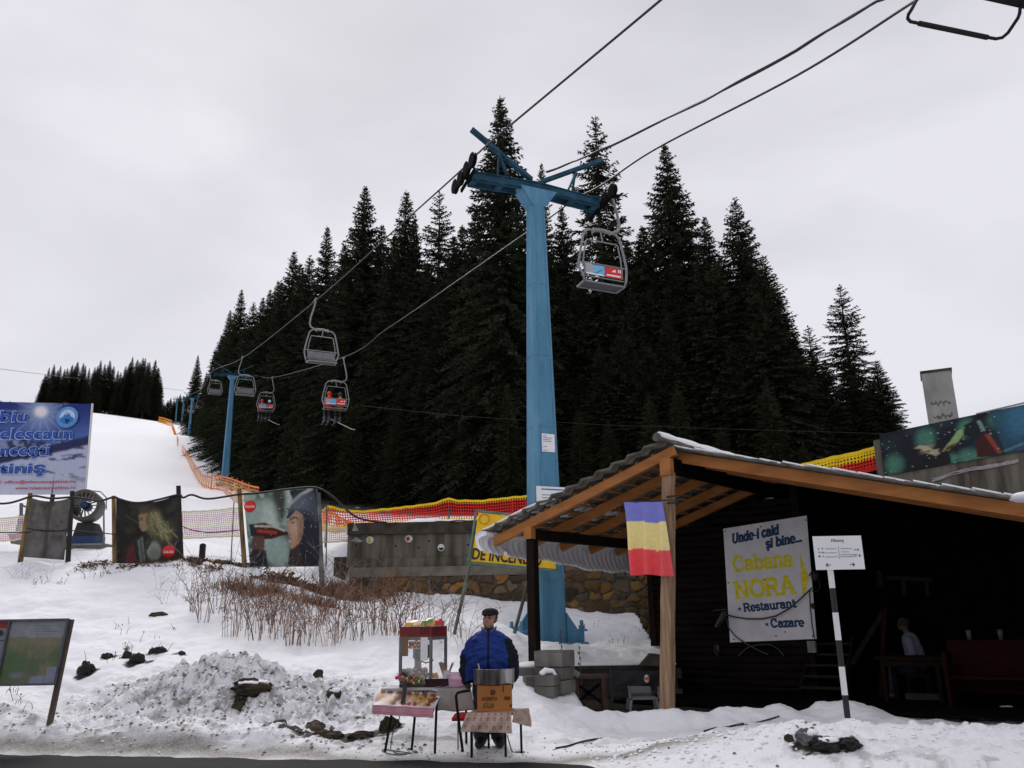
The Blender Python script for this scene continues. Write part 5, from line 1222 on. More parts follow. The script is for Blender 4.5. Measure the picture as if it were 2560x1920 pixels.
# slab serif lettering drawn as strokes: unit box x 0..w, y 0..1 (x-height .68)
def _arc(cx, cy, rx, ry, a0, a1, n=12): return [(cx + rx * math.cos(R(a0 + (a1 - a0) * i / n)), cy + ry * math.sin(R(a0 + (a1 - a0) * i / n))) for i in range(n + 1)]
def _ser(x, y, s=.11): return [(x - s, y), (x + s, y)]
GLY = {}
def glyphs():
    xh = .68
    def bowl(cx, w): return _arc(cx, xh / 2, w, xh / 2, 0, 360, 20)
    GLY.update({
        'a': (.62, [_arc(.27, xh - .2, .2, .2, 160, 0) + [(.47, .0)], _arc(.27, .19, .2, .19, 60, 330, 14), [(.47, 0), (.58, 0)]]),
        'b': (.66, [[(.13, 0), (.13, 1)], _ser(.09, 1, .08), bowl(.35, .22)]), 'd': (.68, [[(.5, 0), (.5, 1)], _ser(.46, 1, .08), [(.5, 0), (.62, 0)], bowl(.29, .21)]),
        'c': (.56, [_arc(.29, xh / 2, .22, xh / 2, 50, 315, 16)]), 'e': (.58, [_arc(.29, xh / 2, .22, xh / 2, 0, 310, 16), [(.08, xh / 2), (.51, xh / 2)]]),
        'i': (.32, [[(.16, 0), (.16, xh)], _ser(.16, 0), [(.05, xh), (.16, xh)], [(.16, .90), (.16, .97)]]), 'l': (.32, [[(.16, 0), (.16, 1)], _ser(.16, 0), [(.05, 1), (.16, 1)]]),
        'n': (.68, [[(.15, 0), (.15, xh)], _ser(.15, 0), [(.04, xh), (.15, xh)], _arc(.33, xh - .2, .18, .2, 180, 0) + [(.51, 0)], _ser(.51, 0)]),
        'r': (.50, [[(.15, 0), (.15, xh)], _ser(.15, 0), [(.04, xh), (.15, xh)], _arc(.35, xh - .22, .2, .22, 180, 60, 8)]), 't': (.42, [[(.18, .9), (.18, .16)] + _arc(.30, .14, .12, .13, 180, 310, 8), [(.04, xh), (.36, xh)]]),
        'u': (.68, [[(.14, xh), (.14, .2)] + _arc(.32, .19, .18, .19, 180, 360, 10) + [(.50, xh)], [(.50, xh), (.50, 0), (.62, 0)], [(.03, xh), (.14, xh)], [(.40, xh), (.50, xh)]]),
        's': (.52, [_arc(.26, .51, .18, .17, 40, 270, 12) + _arc(.26, .17, .19, .17, 90, -140, 12)]), 'z': (.54, [[(.08, xh), (.46, xh), (.08, 0), (.46, 0)], [(.46, 0), (.46, .13)], [(.08, xh), (.08, xh - .12)]]),
        'C': (.82, [_arc(.42, .5, .34, .5, 55, 310, 18), [(.62, .70), (.62, .98)]]), 'N': (.92, [[(.16, 0), (.16, 1), (.74, 0), (.74, 1)], _ser(.16, 0, .13), _ser(.13, 1, .10), _ser(.74, 1, .13)]),
        'O': (.90, [_arc(.45, .5, .36, .5, 0, 360, 24)]), 'R': (.84, [[(.17, 0), (.17, 1), (.45, 1)] + _arc(.45, .75, .22, .25, 90, -90, 10) + [(.17, .5)], [(.42, .5), (.70, 0)], _ser(.17, 0, .12), [(.06, 1), (.17, 1)], [(.62, 0), (.80, 0)]]),
        'A': (.90, [[(.14, 0), (.42, 1), (.48, 1), (.76, 0)], [(.25, .34), (.65, .34)], _ser(.13, 0, .12), _ser(.77, 0, .12), [(.34, 1), (.48, 1)]]), 'U': (.86, [[(.17, 1), (.17, .33)] + _arc(.43, .32, .26, .32, 180, 360, 12) + [(.69, 1)], _ser(.17, 1, .12), _ser(.69, 1, .12)]),
        '-': (.42, [[(.07, .36), (.33, .36)]]), '.': (.28, [[(.12, .0), (.12, .06)]]), ' ': (.34, []), '★': (.75, [[(.30, .0 + .30)] * 0])})
    GLY['ş'] = (.52, GLY['s'][1] + [[(.26, -.14), (.24, -.30)]])
def slab_text(s, o, X, Y, width, h, bold, mat, parent, it=0.0):
    if not GLY: glyphs()
    Z = X.cross(Y).normalized(); tot = sum(GLY[c][0] for c in s); sc = (width + .0) / tot; sx = sc; sy = h
    b = MB(); x = 0; lay = 0
    for c in s:
        w, st = GLY[c]
        P = lambda q: V(o) + X * ((x + q[0]) * sx + it * q[1] * sy) + Y * (q[1] * sy)
        if c == '★':
            ct = V(o) + X * ((x + .32) * sx) + Y * (.36 * sy); r = h * .34
            b.prism([ct + X * (r * (1 if k % 2 == 0 else .42) * math.sin(k * math.pi / 5)) + Y * (r * (1 if k % 2 == 0 else .42) * math.cos(k * math.pi / 5)) for k in range(10)], Z, .002)
        for line in st:
            for i in range(len(line) - 1):
                a, d = P(line[i]), P(line[i + 1]); dv = (d - a)
                if dv.length < 1e-5: continue
                thin = len(line) == 2 and abs(line[0][1] - line[1][1]) < .01
                bw = bold * (.62 if thin else 1); dn = dv.normalized(); lay += 1
                b.frame((a + d) / 2 + Z * (.0002 * (lay % 9)), dn, Z.cross(dn), Z, dv.length + bw * .7, bw, .003)
        x += w
    return b.build('lettering', mat, parent)
# ------------------------------------------------------------------ printed sheets
class Paint:
    """print of a sheet, as colours of a fine grid; u to the right, v down, both 0..1"""
    def __init__(s, nu, nv, base):
        s.nu, s.nv = nu, nv; j, i = np.meshgrid(np.arange(nv + 1), np.arange(nu + 1), indexing='ij'); s.u = (i / nu).ravel(); s.v = (j / nv).ravel(); s.c = np.tile(np.array(base, float), (len(s.u), 1))
    def lay(s, m, col): s.c = s.c * (1 - m[:, None]) + np.array(col) * m[:, None]; return s
    def ell(s, cu, cv, ru, rv, col, ang=0, soft=.15, op=1):
        a = R(ang); x, y = s.u - cu, s.v - cv; X = (x * math.cos(a) + y * math.sin(a)) / ru; Y = (-x * math.sin(a) + y * math.cos(a)) / rv
        return s.lay(op * (1 - sst(1 - soft, 1 + soft, np.sqrt(X * X + Y * Y))), col)
    def poly(s, pts, col, op=1):
        x, y = s.u, s.v; ins = np.zeros(len(x), bool); n = len(pts)
        for i in range(n):
            x1, y1 = pts[i]; x2, y2 = pts[(i + 1) % n]
            c = ((y1 > y) != (y2 > y)) & (x < (x2 - x1) * (y - y1) / (y2 - y1 + 1e-12) + x1); ins ^= c
        return s.lay(ins * float(op), col)
    def line(s, pts, w, col, op=1):
        d = np.full(len(s.u), 9.)
        for (x1, y1), (x2, y2) in zip(pts[:-1], pts[1:]):
            dx, dy = x2 - x1, y2 - y1; t = np.clip(((s.u - x1) * dx + (s.v - y1) * dy) / (dx * dx + dy * dy + 1e-12), 0, 1)
            d = np.minimum(d, np.hypot(s.u - x1 - t * dx, s.v - y1 - t * dy))
        return s.lay(op * (1 - sst(w * .7, w * 1.2, d)), col)
    def blot(s, sc, lo, hi, col, seed, op=1, sy=1):
        return s.lay(op * sst(lo, hi, fbm(s.u * sc + 5, s.v * sc * sy + 5, 4, seed)), col)
    def blur(s, n=2, grain=.10, seed=3):
        g = s.c.reshape(s.nv + 1, s.nu + 1, 3)
        for _ in range(n):
            q = np.pad(g, ((1, 1), (1, 1), (0, 0)), 'edge'); g = (q[:-2, 1:-1] + q[2:, 1:-1] + q[1:-1, :-2] + q[1:-1, 2:] + 2 * g) / 6
        s.c = g.reshape(-1, 3) * (1 + grain * 3 * (fbm(s.u * 26 + 3, s.v * 26 + 3, 4, seed, .6) - .5))[:, None]; return s
    def dots(s, n, col, seed, r0=.004, r1=.010, box=(0, 0, 1, 1)):
        g = np.random.default_rng(seed)
        for _ in range(n): s.ell(g.uniform(box[0], box[2]), g.uniform(box[1], box[3]), *([g.uniform(r0, r1)] * 2), col, soft=.5, op=g.uniform(.5, 1))
        return s
def hang(name, parent, c, paint, mat, sag=0, bulge=.06, n=V((0, -1, 0)), bot=0, thick=.006, wav=.02):
    """sheet between the corners TL, TR, BL, BR: top edge sags between its ties, cloth bellies a little"""
    TL, TR, BL, BR = [V(q) for q in c]; nu, nv = paint.nu, paint.nv
    def f(u, v):
        p = TL.lerp(TR, u).lerp(BL.lerp(BR, u), v)
        return p - UP * (sag * 4 * u * (1 - u) * (1 - v)) + UP * (bot * math.sin(u * 3.1 + .4) * v) + n * (bulge * math.sin(math.pi * u) * math.sin(math.pi * min(v * .9 + .08, 1)) + wav * math.sin(u * 17 + v * 5) * (.3 + .7 * v) * .5)
    b = MB(); b.sheet(f, nu, nv, -n * thick); o = b.build(name, mat, parent); set_col(o.data, np.concatenate([paint.c, paint.c])); return o, f
S_ = srgb
def disc(o, f, u, v, r, n, parent, word=True):        # red round badge with white script
    c = f(u, v) + n * .012; b = MB(); up = V((0, 0, 1)); x = up.cross(n).normalized() * -1; x = V((1, 0, 0)) if abs(n.y) > .9 else x
    b.lathe([(0, .0), (r, .0), (r, -.004)], c, 32, X=x, Y=up, Z=n); d = b.build('badge', M('badge_red', S_(206, 38, 34), .6, .08, 6, 0), parent)
    if word: text_obj('Coca-Cola', c + n * .003, x, up, width=r * 1.5, height=r * .42, bold=.012, depth=0, mat=LM['paper'], parent=d, shear=.25)
def woman_print(nu=120, nv=104):
    p = Paint(nu, nv, S_(112, 142, 132))
    p.blot(4, .35, .65, S_(44, 74, 70), 3).blot(6, .5, .72, S_(176, 192, 180), 9, .8)
    p.blot(7, .46, .60, S_(52, 66, 60), 31, .7).blot(11, .56, .68, S_(196, 206, 196), 33, .6); p.ell(.47, .12, .10, .30, S_(58, 62, 52), 0, .5).ell(.30, .42, .14, .30, S_(178, 192, 180), 0, .5).ell(.42, .80, .16, .22, S_(150, 172, 164), 0, .5).ell(.12, .30, .12, .22, S_(150, 172, 158), 0, .6)
    p.poly([(.62, .02), (1, 0), (1, 1), (.52, 1), (.58, .78), (.63, .7), (.70, .62), (.74, .36)], S_(36, 36, 48))            # hair and coat
    p.poly([(.62, .30), (.72, .28), (.80, .36), (.78, .55), (.74, .66), (.70, .72), (.60, .78), (.58, .74), (.61, .68), (.585, .655), (.59, .63), (.575, .60), (.59, .575), (.56, .54), (.585, .44)], S_(176, 142, 118))
    p.poly([(.70, .40), (.80, .36), (.78, .58), (.70, .70)], S_(126, 94, 78), .6).line([(.61, .405), (.66, .375), (.71, .385)], .012, S_(58, 42, 38)).ell(.652, .445, .03, .016, S_(50, 40, 40)).ell(.60, .60, .02, .012, S_(150, 70, 64)).ell(.60, .645, .022, .012, S_(160, 80, 74))
    p.poly([(.58, .36), (.60, .26), (.68, .16), (.86, .02), (.96, .06), (.995, .30), (.97, .48), (.80, .34), (.70, .27)], S_(70, 76, 88)).blot(16, .48, .62, S_(104, 112, 122), 21, .0)
    p.line([(.58, .37), (.70, .26), (.82, .33), (.98, .50)], .022, S_(44, 46, 58)).line([(.60, .22), (.78, .08), (.93, .01)], .02, S_(170, 176, 172))
    p.poly([(.04, .42), (.10, .42), (.26, .42), (.36, .46), (.50, .52), (.575, .565), (.57, .60), (.48, .605), (.34, .64), (.24, .64), (.05, .58)], S_(66, 22, 18)).poly([(.04, .42), (.14, .42), (.14, .60), (.05, .58)], S_(34, 40, 42)).line([(.16, .52), (.40, .56)], .022, S_(158, 58, 34)).line([(.12, .45), (.38, .48), (.52, .54)], .013, S_(196, 188, 176))
    p.poly([(.08, .58), (.24, .60), (.23, .74), (.18, .80), (.06, .80), (.04, .70)], S_(96, 66, 56)).poly([(.0, .84), (.06, .76), (.24, .78), (.26, 1), (.0, 1)], S_(32, 36, 42))
    p.poly([(.60, .78), (.70, .74), (.74, .92), (.66, 1), (.58, .96)], S_(66, 52, 48)).ell(.66, .52, .05, .10, S_(196, 164, 138), 10, .8, .6).ell(.76, .20, .12, .10, S_(104, 110, 122), -30, .8, .7).ell(.86, .36, .10, .06, S_(48, 50, 62), 30, .6, .6).blur(1, .12).dots(90, S_(206, 216, 212), 5, .003, .007)
    return p
def couple_print():
    p = Paint(110, 120, S_(26, 24, 21)); p.blot(3, .4, .7, S_(46, 43, 37), 3).blot(5, .55, .8, S_(64, 62, 50), 5, .6)
    p.ell(.62, .34, .13, .20, S_(112, 106, 76), 0, .45).ell(.76, .52, .16, .18, S_(84, 80, 56), 0, .6, .8)
    p.poly([(.38, .22), (.44, .14), (.52, .15), (.555, .24), (.55, .36), (.52, .44), (.46, .48), (.42, .46), (.405, .42), (.385, .40), (.40, .36), (.375, .34), (.395, .29)], S_(142, 122, 88)); p.ell(.47, .12, .085, .07, S_(74, 66, 48), -10, .4); p.ell(.53, .30, .035, .10, S_(92, 78, 54), 0, .5, .8)
    p.ell(.43, .285, .02, .012, S_(44, 34, 26), 0, .4).line([(.40, .255), (.455, .25)], .008, S_(52, 40, 30)).ell(.41, .41, .015, .008, S_(110, 64, 54))
    g = random.Random(4)
    for k in range(46):
        x, y = .58 + g.uniform(-.04, .14), .16 + g.uniform(0, .18); dx = g.uniform(.02, .30); p.line([(x, y), (x + dx * .35, y + .12 + g.uniform(-.04, .06)), (x + dx * .8, y + .26 + g.uniform(-.08, .06)), (x + dx + g.uniform(-.04, .08), y + .34 + g.uniform(-.14, .12))], g.uniform(.003, .007), g.choice([S_(168, 162, 118), S_(120, 116, 82), S_(74, 70, 50), S_(146, 140, 98)]), .85)
    p.poly([(.12, .20), (.26, .20), (.40, .33), (.39, .38), (.24, .33)], S_(36, 30, 27)).line([(.16, .22), (.38, .34)], .008, S_(84, 74, 64))
    p.poly([(.05, 1), (.10, .74), (.30, .60), (.48, .50), (.56, 1)], S_(40, 35, 34)).poly([(.14, .94), (.20, .72), (.29, .66), (.33, 1), (.12, 1)], S_(88, 38, 42)).poly([(.35, .62), (.44, .55), (.46, .96), (.37, .98)], S_(104, 110, 104)).line([(.40, .60), (.42, .96)], .010, S_(52, 54, 52)).ell(.60, .80, .11, .15, S_(136, 146, 132), 0, .3).ell(.60, .84, .07, .09, S_(100, 108, 96), 0, .6, .6)
    p.poly([(.48, .66), (.58, .54), (.61, .62), (.50, .78)], S_(70, 76, 72)).line([(.44, .48), (.56, .60), (.50, .76)], .012, S_(30, 28, 28))
    return p.blur(2, .14)
def star_print():
    p = Paint(170, 60, S_(22, 26, 40)); p.blot(4, .42, .62, S_(34, 56, 62), 3, .8, .45)
    for cu, cv, ru, rv in ((.30, .32, .06, .22), (.08, .78, .06, .22), (.56, .90, .06, .16), (.64, .95, .05, .14), (.56, .25, .05, .2), (.46, .90, .04, .12), (.77, .2, .07, .18)): p.ell(cu, cv, ru, rv, S_(86, 140, 124), 0, .6, .85)
    p.poly([(.70, .0), (1, 0), (1, 1), (.80, 1)], S_(44, 84, 112), .85).ell(.90, .3, .10, .4, S_(66, 116, 150), 0, .6).ell(.97, .85, .1, .2, S_(60, 80, 110), 0, .5).line([(.80, .92), (.90, .84), (1, .82)], .02, S_(110, 150, 160), .7)
    p.poly([(.17, 1), (.18, .75), (.22, .55), (.30, .50), (.40, .58), (.45, .78), (.46, 1)], S_(26, 22, 32)).poly([(.225, .50), (.26, .44), (.31, .50), (.345, .60), (.40, .62), (.40, .70), (.36, .76), (.33, .70), (.30, .66), (.27, .54)], S_(196, 176, 148)).ell(.395, .66, .018, .05, S_(60, 44, 40)).ell(.31, .62, .02, .03, S_(90, 70, 64))
    p.poly([(.40, .70), (.42, .62), (.46, .48), (.51, .28), (.535, .26), (.55, .38), (.50, .56), (.44, .70)], S_(152, 176, 120)).poly([(.405, .71), (.44, .60), (.50, .54), (.46, .66)], S_(96, 54, 24))
    p.poly([(.545, .40), (.55, .20), (.62, .10), (.66, .16), (.665, .40), (.62, .56)], S_(24, 34, 36)).line([(.64, .16), (.67, .40)], .012, S_(130, 156, 148)).poly([(.62, .60), (.68, .42), (.72, .62), (.76, .96), (.62, .98)], S_(74, 28, 26)).line([(.69, .50), (.72, .70), (.76, .94)], .014, S_(160, 70, 52))
    p.ell(.31, .56, .03, .08, S_(214, 196, 170), 20, .8, .5).blur(1, .16); p.c = p.c * np.array([.72, .78, .72]); p.dots(110, S_(210, 224, 222), 5, .002, .005, (0, 0, .8, 1)); return p
def bill_print():
    p = Paint(150, 96, (0, 0, 0)); u, v = p.u, p.v
    top, mid = np.array(S_(20, 38, 118)), np.array(S_(80, 112, 178)); p.c = top + (mid - top) * sst(0, .5, v)[:, None]
    p.ell(.61, .10, .12, .16, S_(160, 180, 216), 0, .9, .7)
    for k in range(16): p.line([(.61, .10), (.61 + .30 * math.cos(k * .393), .10 + .36 * math.sin(k * .393))], .006, S_(150, 172, 214), .45)
    p.ell(.61, .10, .05, .06, S_(236, 232, 236), 0, .5)
    rid = lambda s, y0, a: y0 - a * (fbm(u * s + 3, u * 0 + 1.5, 5, int(y0 * 100)) - .5)
    m = sst(-.008, .008, v - rid(4, .40, .22)); p.lay(m, S_(40, 52, 96)); p.lay(m * sst(.48, .6, fbm(u * 22, v * 26, 3, 5)), S_(132, 146, 184))
    r2 = .72 - .26 * u ** 1.4 - .04 * (fbm(u * 7, u * 0, 4, 9) - .5); m = sst(-.01, .01, v - (r2 - .10)); p.lay(m, S_(30, 38, 84)); m = sst(-.006, .006, v - r2); p.lay(m, S_(182, 188, 214)); p.lay(m * sst(.64, .70, fbm(u * 9, v * 30, 4, 15)), S_(48, 54, 92))
    p.lay(sst(.72, .95, v), S_(196, 200, 218)); return p.blur(1, .06)
def map_print():
    p = Paint(80, 70, S_(142, 148, 156)); u, v = p.u, p.v
    m = sst(.26, .30, v + .05 * (fbm(u * 5, v * 0, 3, 3) - .5)); p.lay(m, S_(108, 116, 86)); p.lay(m * sst(.45, .62, fbm(u * 5, v * 5, 4, 7)), S_(128, 118, 92)); p.lay(m * sst(.5, .65, fbm(u * 4 + 9, v * 4, 4, 8)), S_(88, 108, 74)); p.lay(m * (1 - sst(.30, .55, v)) * .6, S_(140, 132, 108)); p.ell(.1, .8, .2, .3, S_(72, 106, 60), 0, .6, .6)
    p.poly([(.55, 1), (.55, .88), (.82, .86), (.82, .74), (1, .74), (1, 1)], S_(134, 142, 160)); p.ell(.3, .86, .12, .05, S_(130, 132, 150), 0, .7, .7)
    for k in range(4): p.line([(.45, .10 + .045 * k), (.92 - .1 * (k % 2), .09 + .045 * k)], .006, S_(90, 96, 104), .7)
    p.blot(14, .5, .62, S_(100, 104, 84), 12, .25); return p
# ------------------------------------------------------------------ net
def net(e, top, bot, cell, mats, bands, name='netting', th=.016, push=V((0, -1, 0))):
    """knotted net between two polylines; bands: list of (fraction from the top, material index)"""
    top, bot = [V(p) for p in top], [V(p) for p in bot]
    def along(P, n):
        L = [0]
        for a, c in zip(P[:-1], P[1:]): L.append(L[-1] + (c - a).length)
        out = []
        for k in range(n + 1):
            d = L[-1] * k / n; i = min(max(0, int(np.searchsorted(L, d)) - 1), len(P) - 2); t = (d - L[i]) / max(L[i + 1] - L[i], 1e-6); out.append(P[i].lerp(P[i + 1], min(max(t, 0), 1)))
        return out, L[-1]
    _, Lt = along(top, 1); n = max(2, int(Lt / cell)); T, _ = along(top, n); Bm, _ = along(bot, n)
    hh = sum((a - c).length for a, c in zip(T, Bm)) / len(T); m = max(2, int(hh / cell)); b = MB()
    def P(i, j):
        v = j / m; q = T[i].lerp(Bm[i], v); return q + V((0, .03 * math.sin(i * .7 + j * .5) + .05 * math.sin(i * .13), .006 * math.sin(i * 1.3)))
    def mi(v):
        r = 0
        for fr, k in bands:
            if v >= fr: r = k
        return r
    for j in range(m + 1):
        for i in range(n):
            a, c = P(i, j), P(i + 1, j); t = th * (2.2 if j in (0, m) else 1); b.add([a - UP * t, c - UP * t, c + UP * t, a + UP * t], [(0, 1, 2, 3)], mi(j / m - 1e-6 if j == m else j / m))
    for i in range(n + 1):
        d = (T[min(i + 1, n)] - T[max(i - 1, 0)]).normalized() * th
        for j in range(m):
            a, c = P(i, j), P(i, j + 1); b.add([a - d, a + d, c + d, c - d], [(0, 1, 2, 3)], mi(j / m))
    o = b.build(name, mats, e); return o
def ground_pole(e, top, r, mat, name='pole', sink=.25, foot=None):
    t = V(top); f = V(foot) if foot is not None else V((t.x, t.y, tz(t.x, t.y))); b = MB(); b.tube([f - UP * sink, f.lerp(t, .5), t], [r, r * .95, r * .9], 8); return b.build(name, mat, e)
def build_slope_things():
    yellow, red = M('net_yellow', S_(240, 200, 20), .7, .08, 6, 0), M('net_red', S_(214, 34, 24), .7, .1, 6, 0); orange = M('net_orange', S_(228, 124, 36), .7, .1, 6, 0)
    pole = M('grey_pole', (.10, .10, .10), .6, .2, 8, .1); rpole = M('red_pole', (.45, .04, .03), .6, .2, 8, 0)
    YF = 22.0
    # posts of the banner fence
    pm = [('ochre', M('ochre_post', (.26, .15, .04), .8, .3, 3, .3, stretch=(3, 3, .6), c2=(.05, .035, .02))), ('dark', M('black_post', (.018, .016, .015), .8, .3, 3, .3)), ('grey', M('blue_grey_post', (.16, .19, .20), .7, .3, 2, .3, c2=(.06, .045, .03)))]
    pm = dict(pm); G = 'posts of the banner fence'
    posts = [((76, 1233), (51, 1402), 'ochre', .06, 'leaning ochre fence post at the outer edge of the grey banner'), ((181, 1228), (171, 1408), 'dark', .06, 'black fence post between the grey banner and the snow gun'), ((284, 1240), (290, 1422), 'ochre', .055, 'brown fence post at the near edge of the couple poster'),
             ((446, 1215), (456, 1404), 'dark', .065, 'tallest black fence post, right edge of the couple poster'), ((598, 1222), (616, 1406), 'ochre', .06, 'yellow topped fence post between the pale net and the cola drinker poster'), ((796, 1232), (809, 1452), 'grey', .06, 'blue grey fence post holding the right edge of the cola drinker poster')]
    for a, c, k, r, l in posts:
        t, f = at(*a, YF), at(*c, YF - .05); f.z = min(f.z, tz(f.x, f.y)) - .25; b = MB(); b.tube([f, f.lerp(t, .35), f.lerp(t, .7), t], [r * 1.15, r * 1.05, r, r * .95], 8); o = b.build('fence_post', pm[k], None, (f.x, f.y, f.z + .25)); tag(o, l, 'fence post', G)
    b = MB(); f = at(505, 1391, 23); b.box(f + UP * .12, (.13, .13, .40)); b.ell(f + UP * .32, .065, .065, .03, 10, 6); o = b.build('bollard', pm['dark']); tag(o, 'short dark stump sticking out of the snow under the pale net', 'stump')
    for a, c, l in (((585, 1255), (580, 1364), 'thin grey stake standing left of the cola drinker poster'), ((440 + 377, 1262), (817, 1376), 'thin grey stake right of the cola drinker poster, holding the yellow and red net')):
        t, f = at(*a, 23), at(*c, 23); b = MB(); b.tube([f - UP * .4, t], .018, 6); o = b.build('stake', pole); tag(o, l, 'stake', 'thin stakes of the nets')
    # cable looped along the post tops
    def cable(name, pts, r, label, mat=None, Y=YF - .08):
        P = [at(q[0], q[1], q[2] if len(q) > 2 else Y) for q in pts]; out = []
        for i in range(len(P) - 1):
            p0, p1, p2, p3 = P[max(i - 1, 0)], P[i], P[i + 1], P[min(i + 2, len(P) - 1)]
            for k in range(6):
                t = k / 6; out.append(.5 * (2 * p1 + (p2 - p0) * t + (2 * p0 - 5 * p1 + 4 * p2 - p3) * t * t + (3 * p1 - p0 - 3 * p2 + p3) * t ** 3))
        out.append(P[-1]); b = MB(); b.tube(out, r, 6); o = b.build(name, mat or M('black_cable', (.015, .014, .014), .6, .2, 8, 0)); return tag(o, label, 'cable')
    cable('fence_cable', [(-40, 1258), (20, 1258), (72, 1243), (90, 1240), (130, 1246), (181, 1243), (215, 1247), (250, 1252), (284, 1243), (300, 1248), (330, 1256), (360, 1256), (400, 1248), (446, 1237), (458, 1244), (480, 1237), (520, 1247), (598, 1236), (650, 1232), (730, 1222), (790, 1219), (830, 1240), (860, 1268), (890, 1292), (930, 1303), (965, 1306, 23.9)], .028, 'black cable drooping along the tops of the banner fence to the concrete wall')
    cable('lower_rope', [(-10, 1331), (60, 1331), (170, 1326), (290, 1336)], .014, 'thin dark rope along the middle of the grey banner'); cable('lower_rope', [(456, 1316), (480, 1325), (520, 1331), (560, 1329), (600, 1325)], .014, 'thin red brown rope sagging across the pale net', M('rope_red', (.16, .03, .03), .8, .2, 8, 0))
    cable('hose', [(1100, 1312, 24.0), (1150, 1316, 24.0), (1190, 1330, 23.9)], .02, 'black hose end lying over the right part of the concrete wall')
    # sheets on the fence
    A = lambda px, py, d=0: at(px, py, YF - .07 - d)
    cloth = MA('printed_tarp', .65, .25, .12)
    p = Paint(60, 60, S_(92, 88, 84)); p.blot(3, .4, .65, S_(66, 62, 58), 3).blot(7, .5, .75, S_(112, 108, 104), 5, .6).line([(.52, .0), (.55, 1)], .05, S_(62, 58, 54), .7).ell(.8, .85, .16, .16, S_(116, 114, 116), 0, .5, .7).ell(.3, .9, .16, .12, S_(112, 110, 110), 0, .5, .6).line([(0, .52), (1, .53)], .012, S_(34, 30, 28))
    e = empty('tarp_banner', A(110, 1398), 'plain worn grey tarpaulin banner tied between the two leftmost posts', 'banner'); hang('cloth', e, (A(78, 1244), A(177, 1244), A(54, 1392), A(160, 1400)), p, cloth, .10)
    e = empty('poster_banner', A(372, 1415), 'dark poster banner of a kissing couple with a red badge at its lower corner', 'banner'); o, f = hang('cloth', e, (A(290, 1246), A(444, 1237), A(292, 1416), A(450, 1404)), couple_print(), cloth, .16); disc(o, f, .83, .835, .165, V((0, -1, 0)), e)
    e = empty('poster_banner', A(712, 1418), 'bright poster banner of a woman in a knit hat drinking from a bottle', 'banner'); o, f = hang('cloth', e, (A(609, 1237), A(792, 1220), A(625, 1418), A(805, 1416)), woman_print(), cloth, -.04); disc(o, f, .075, .175, .155, V((0, -1, 0)), e)
    # thin white gauze and faded nets
    g, nt, bs = nodes('white_gauze'); mixn = nt.nodes.new('ShaderNodeMixShader'); tr = nt.nodes.new('ShaderNodeBsdfTransparent'); mixn.inputs[0].default_value = .13; bs.inputs['Base Color'].default_value = (.75, .74, .78, 1); bs.inputs['Roughness'].default_value = .9
    lk(nt, tr.outputs[0], mixn.inputs[1]); lk(nt, bs.outputs[0], mixn.inputs[2]); lk(nt, mixn.outputs[0], nt.nodes['Material Output'].inputs['Surface'])
    for c, l in ((((450, 1240), (598, 1240), (456, 1345), (608, 1372)), 'pale see-through gauze screen between the couple poster and the cola drinker poster'), (((-40, 1262), (72, 1250), (-40, 1340), (58, 1345)), 'pale gauze screen left of the grey banner')):
        P = [at(*q, 22.15) for q in c]; b = MB(); b.grid(lambda u, v: P[0].lerp(P[1], u).lerp(P[2].lerp(P[3], u), v) + V((0, .05 * math.sin(u * 9 + v * 4), -.12 * 4 * u * (1 - u) * (1 - v))), 24, 12); o = b.build('gauze_screen', g); tag(o, l, 'screen', 'gauze screens on the fence')
    fad = [M('net_faded_yellow', (.72, .66, .42), .8, .05, 6, 0), M('net_faded_pink', (.70, .42, .50), .8, .05, 6, 0)]; bands = [(0, 0), (.10, 1), (.36, 0), (.64, 1), (.92, 0)]
    for T, Bo, Y, l in (([(455, 1280), (520, 1277), (600, 1270)], [(458, 1346), (530, 1342), (606, 1340)], 24.5, 'faded pink and yellow slope net behind the gauze, mid picture'), ([(-30, 1300), (60, 1290), (175, 1286)], [(-30, 1356), (60, 1346), (175, 1330)], 24.5, 'faded pink and yellow slope net at the far left of the picture'), ([(804, 1318), (870, 1322)], [(806, 1356), (872, 1352)], 24.6, 'short faded pink net between the stake and the concrete wall'), ([(560, 1232), (606, 1248)], [(580, 1250), (606, 1262)], 24.4, 'small faded pink net scrap behind the yellow topped post')):
        e = empty('slope_net', at(*Bo[0], Y), l, 'net', 'faded slope nets'); net(e, [at(*q, Y) for q in T], [at(*q, Y) for q in Bo], .055, fad, bands, th=.011)
        e.location = e.location
    # bright net on the terrace, two runs
    Y = 25.3
    e = empty('safety_net', at(1000, 1305, Y), 'yellow and red safety net running along the top of the concrete wall to the pylon', 'net')
    yb_ = [(0, 0), (.13, 1), (.72, 0)]
    net(e, [at(*q, Y) for q in ((806, 1279), (817, 1264), (850, 1273), (900, 1279), (1000, 1270), (1080, 1260), (1122, 1246), (1140, 1251), (1200, 1252), (1282, 1244), (1330, 1240), (1400, 1236))], [at(*q, Y) for q in ((806, 1322), (817, 1322), (850, 1324), (900, 1312), (1000, 1308), (1080, 1306), (1122, 1304), (1140, 1304), (1200, 1302), (1282, 1296), (1330, 1292), (1400, 1290))], .075, [yellow, red], yb_, th=.014)
    for px, py in ((817, 1262), (1122, 1243), (1281, 1241)): ground_pole(e, at(px, py, Y + .04), .022, rpole if px == 1281 else pole)
    net(e, [at(*q, Y - .25) for q in ((803, 1281), (830, 1283), (862, 1300), (885, 1308))], [at(*q, Y - .25) for q in ((804, 1324), (832, 1330), (862, 1328), (888, 1314))], .06, [orange, yellow], [(0, 0), (.6, 1)], 'folded_netting', .014)
    e = empty('safety_net', at(2100, 1180, 21.5), 'yellow and red safety net climbing behind the porch roof towards the starry banner', 'net')
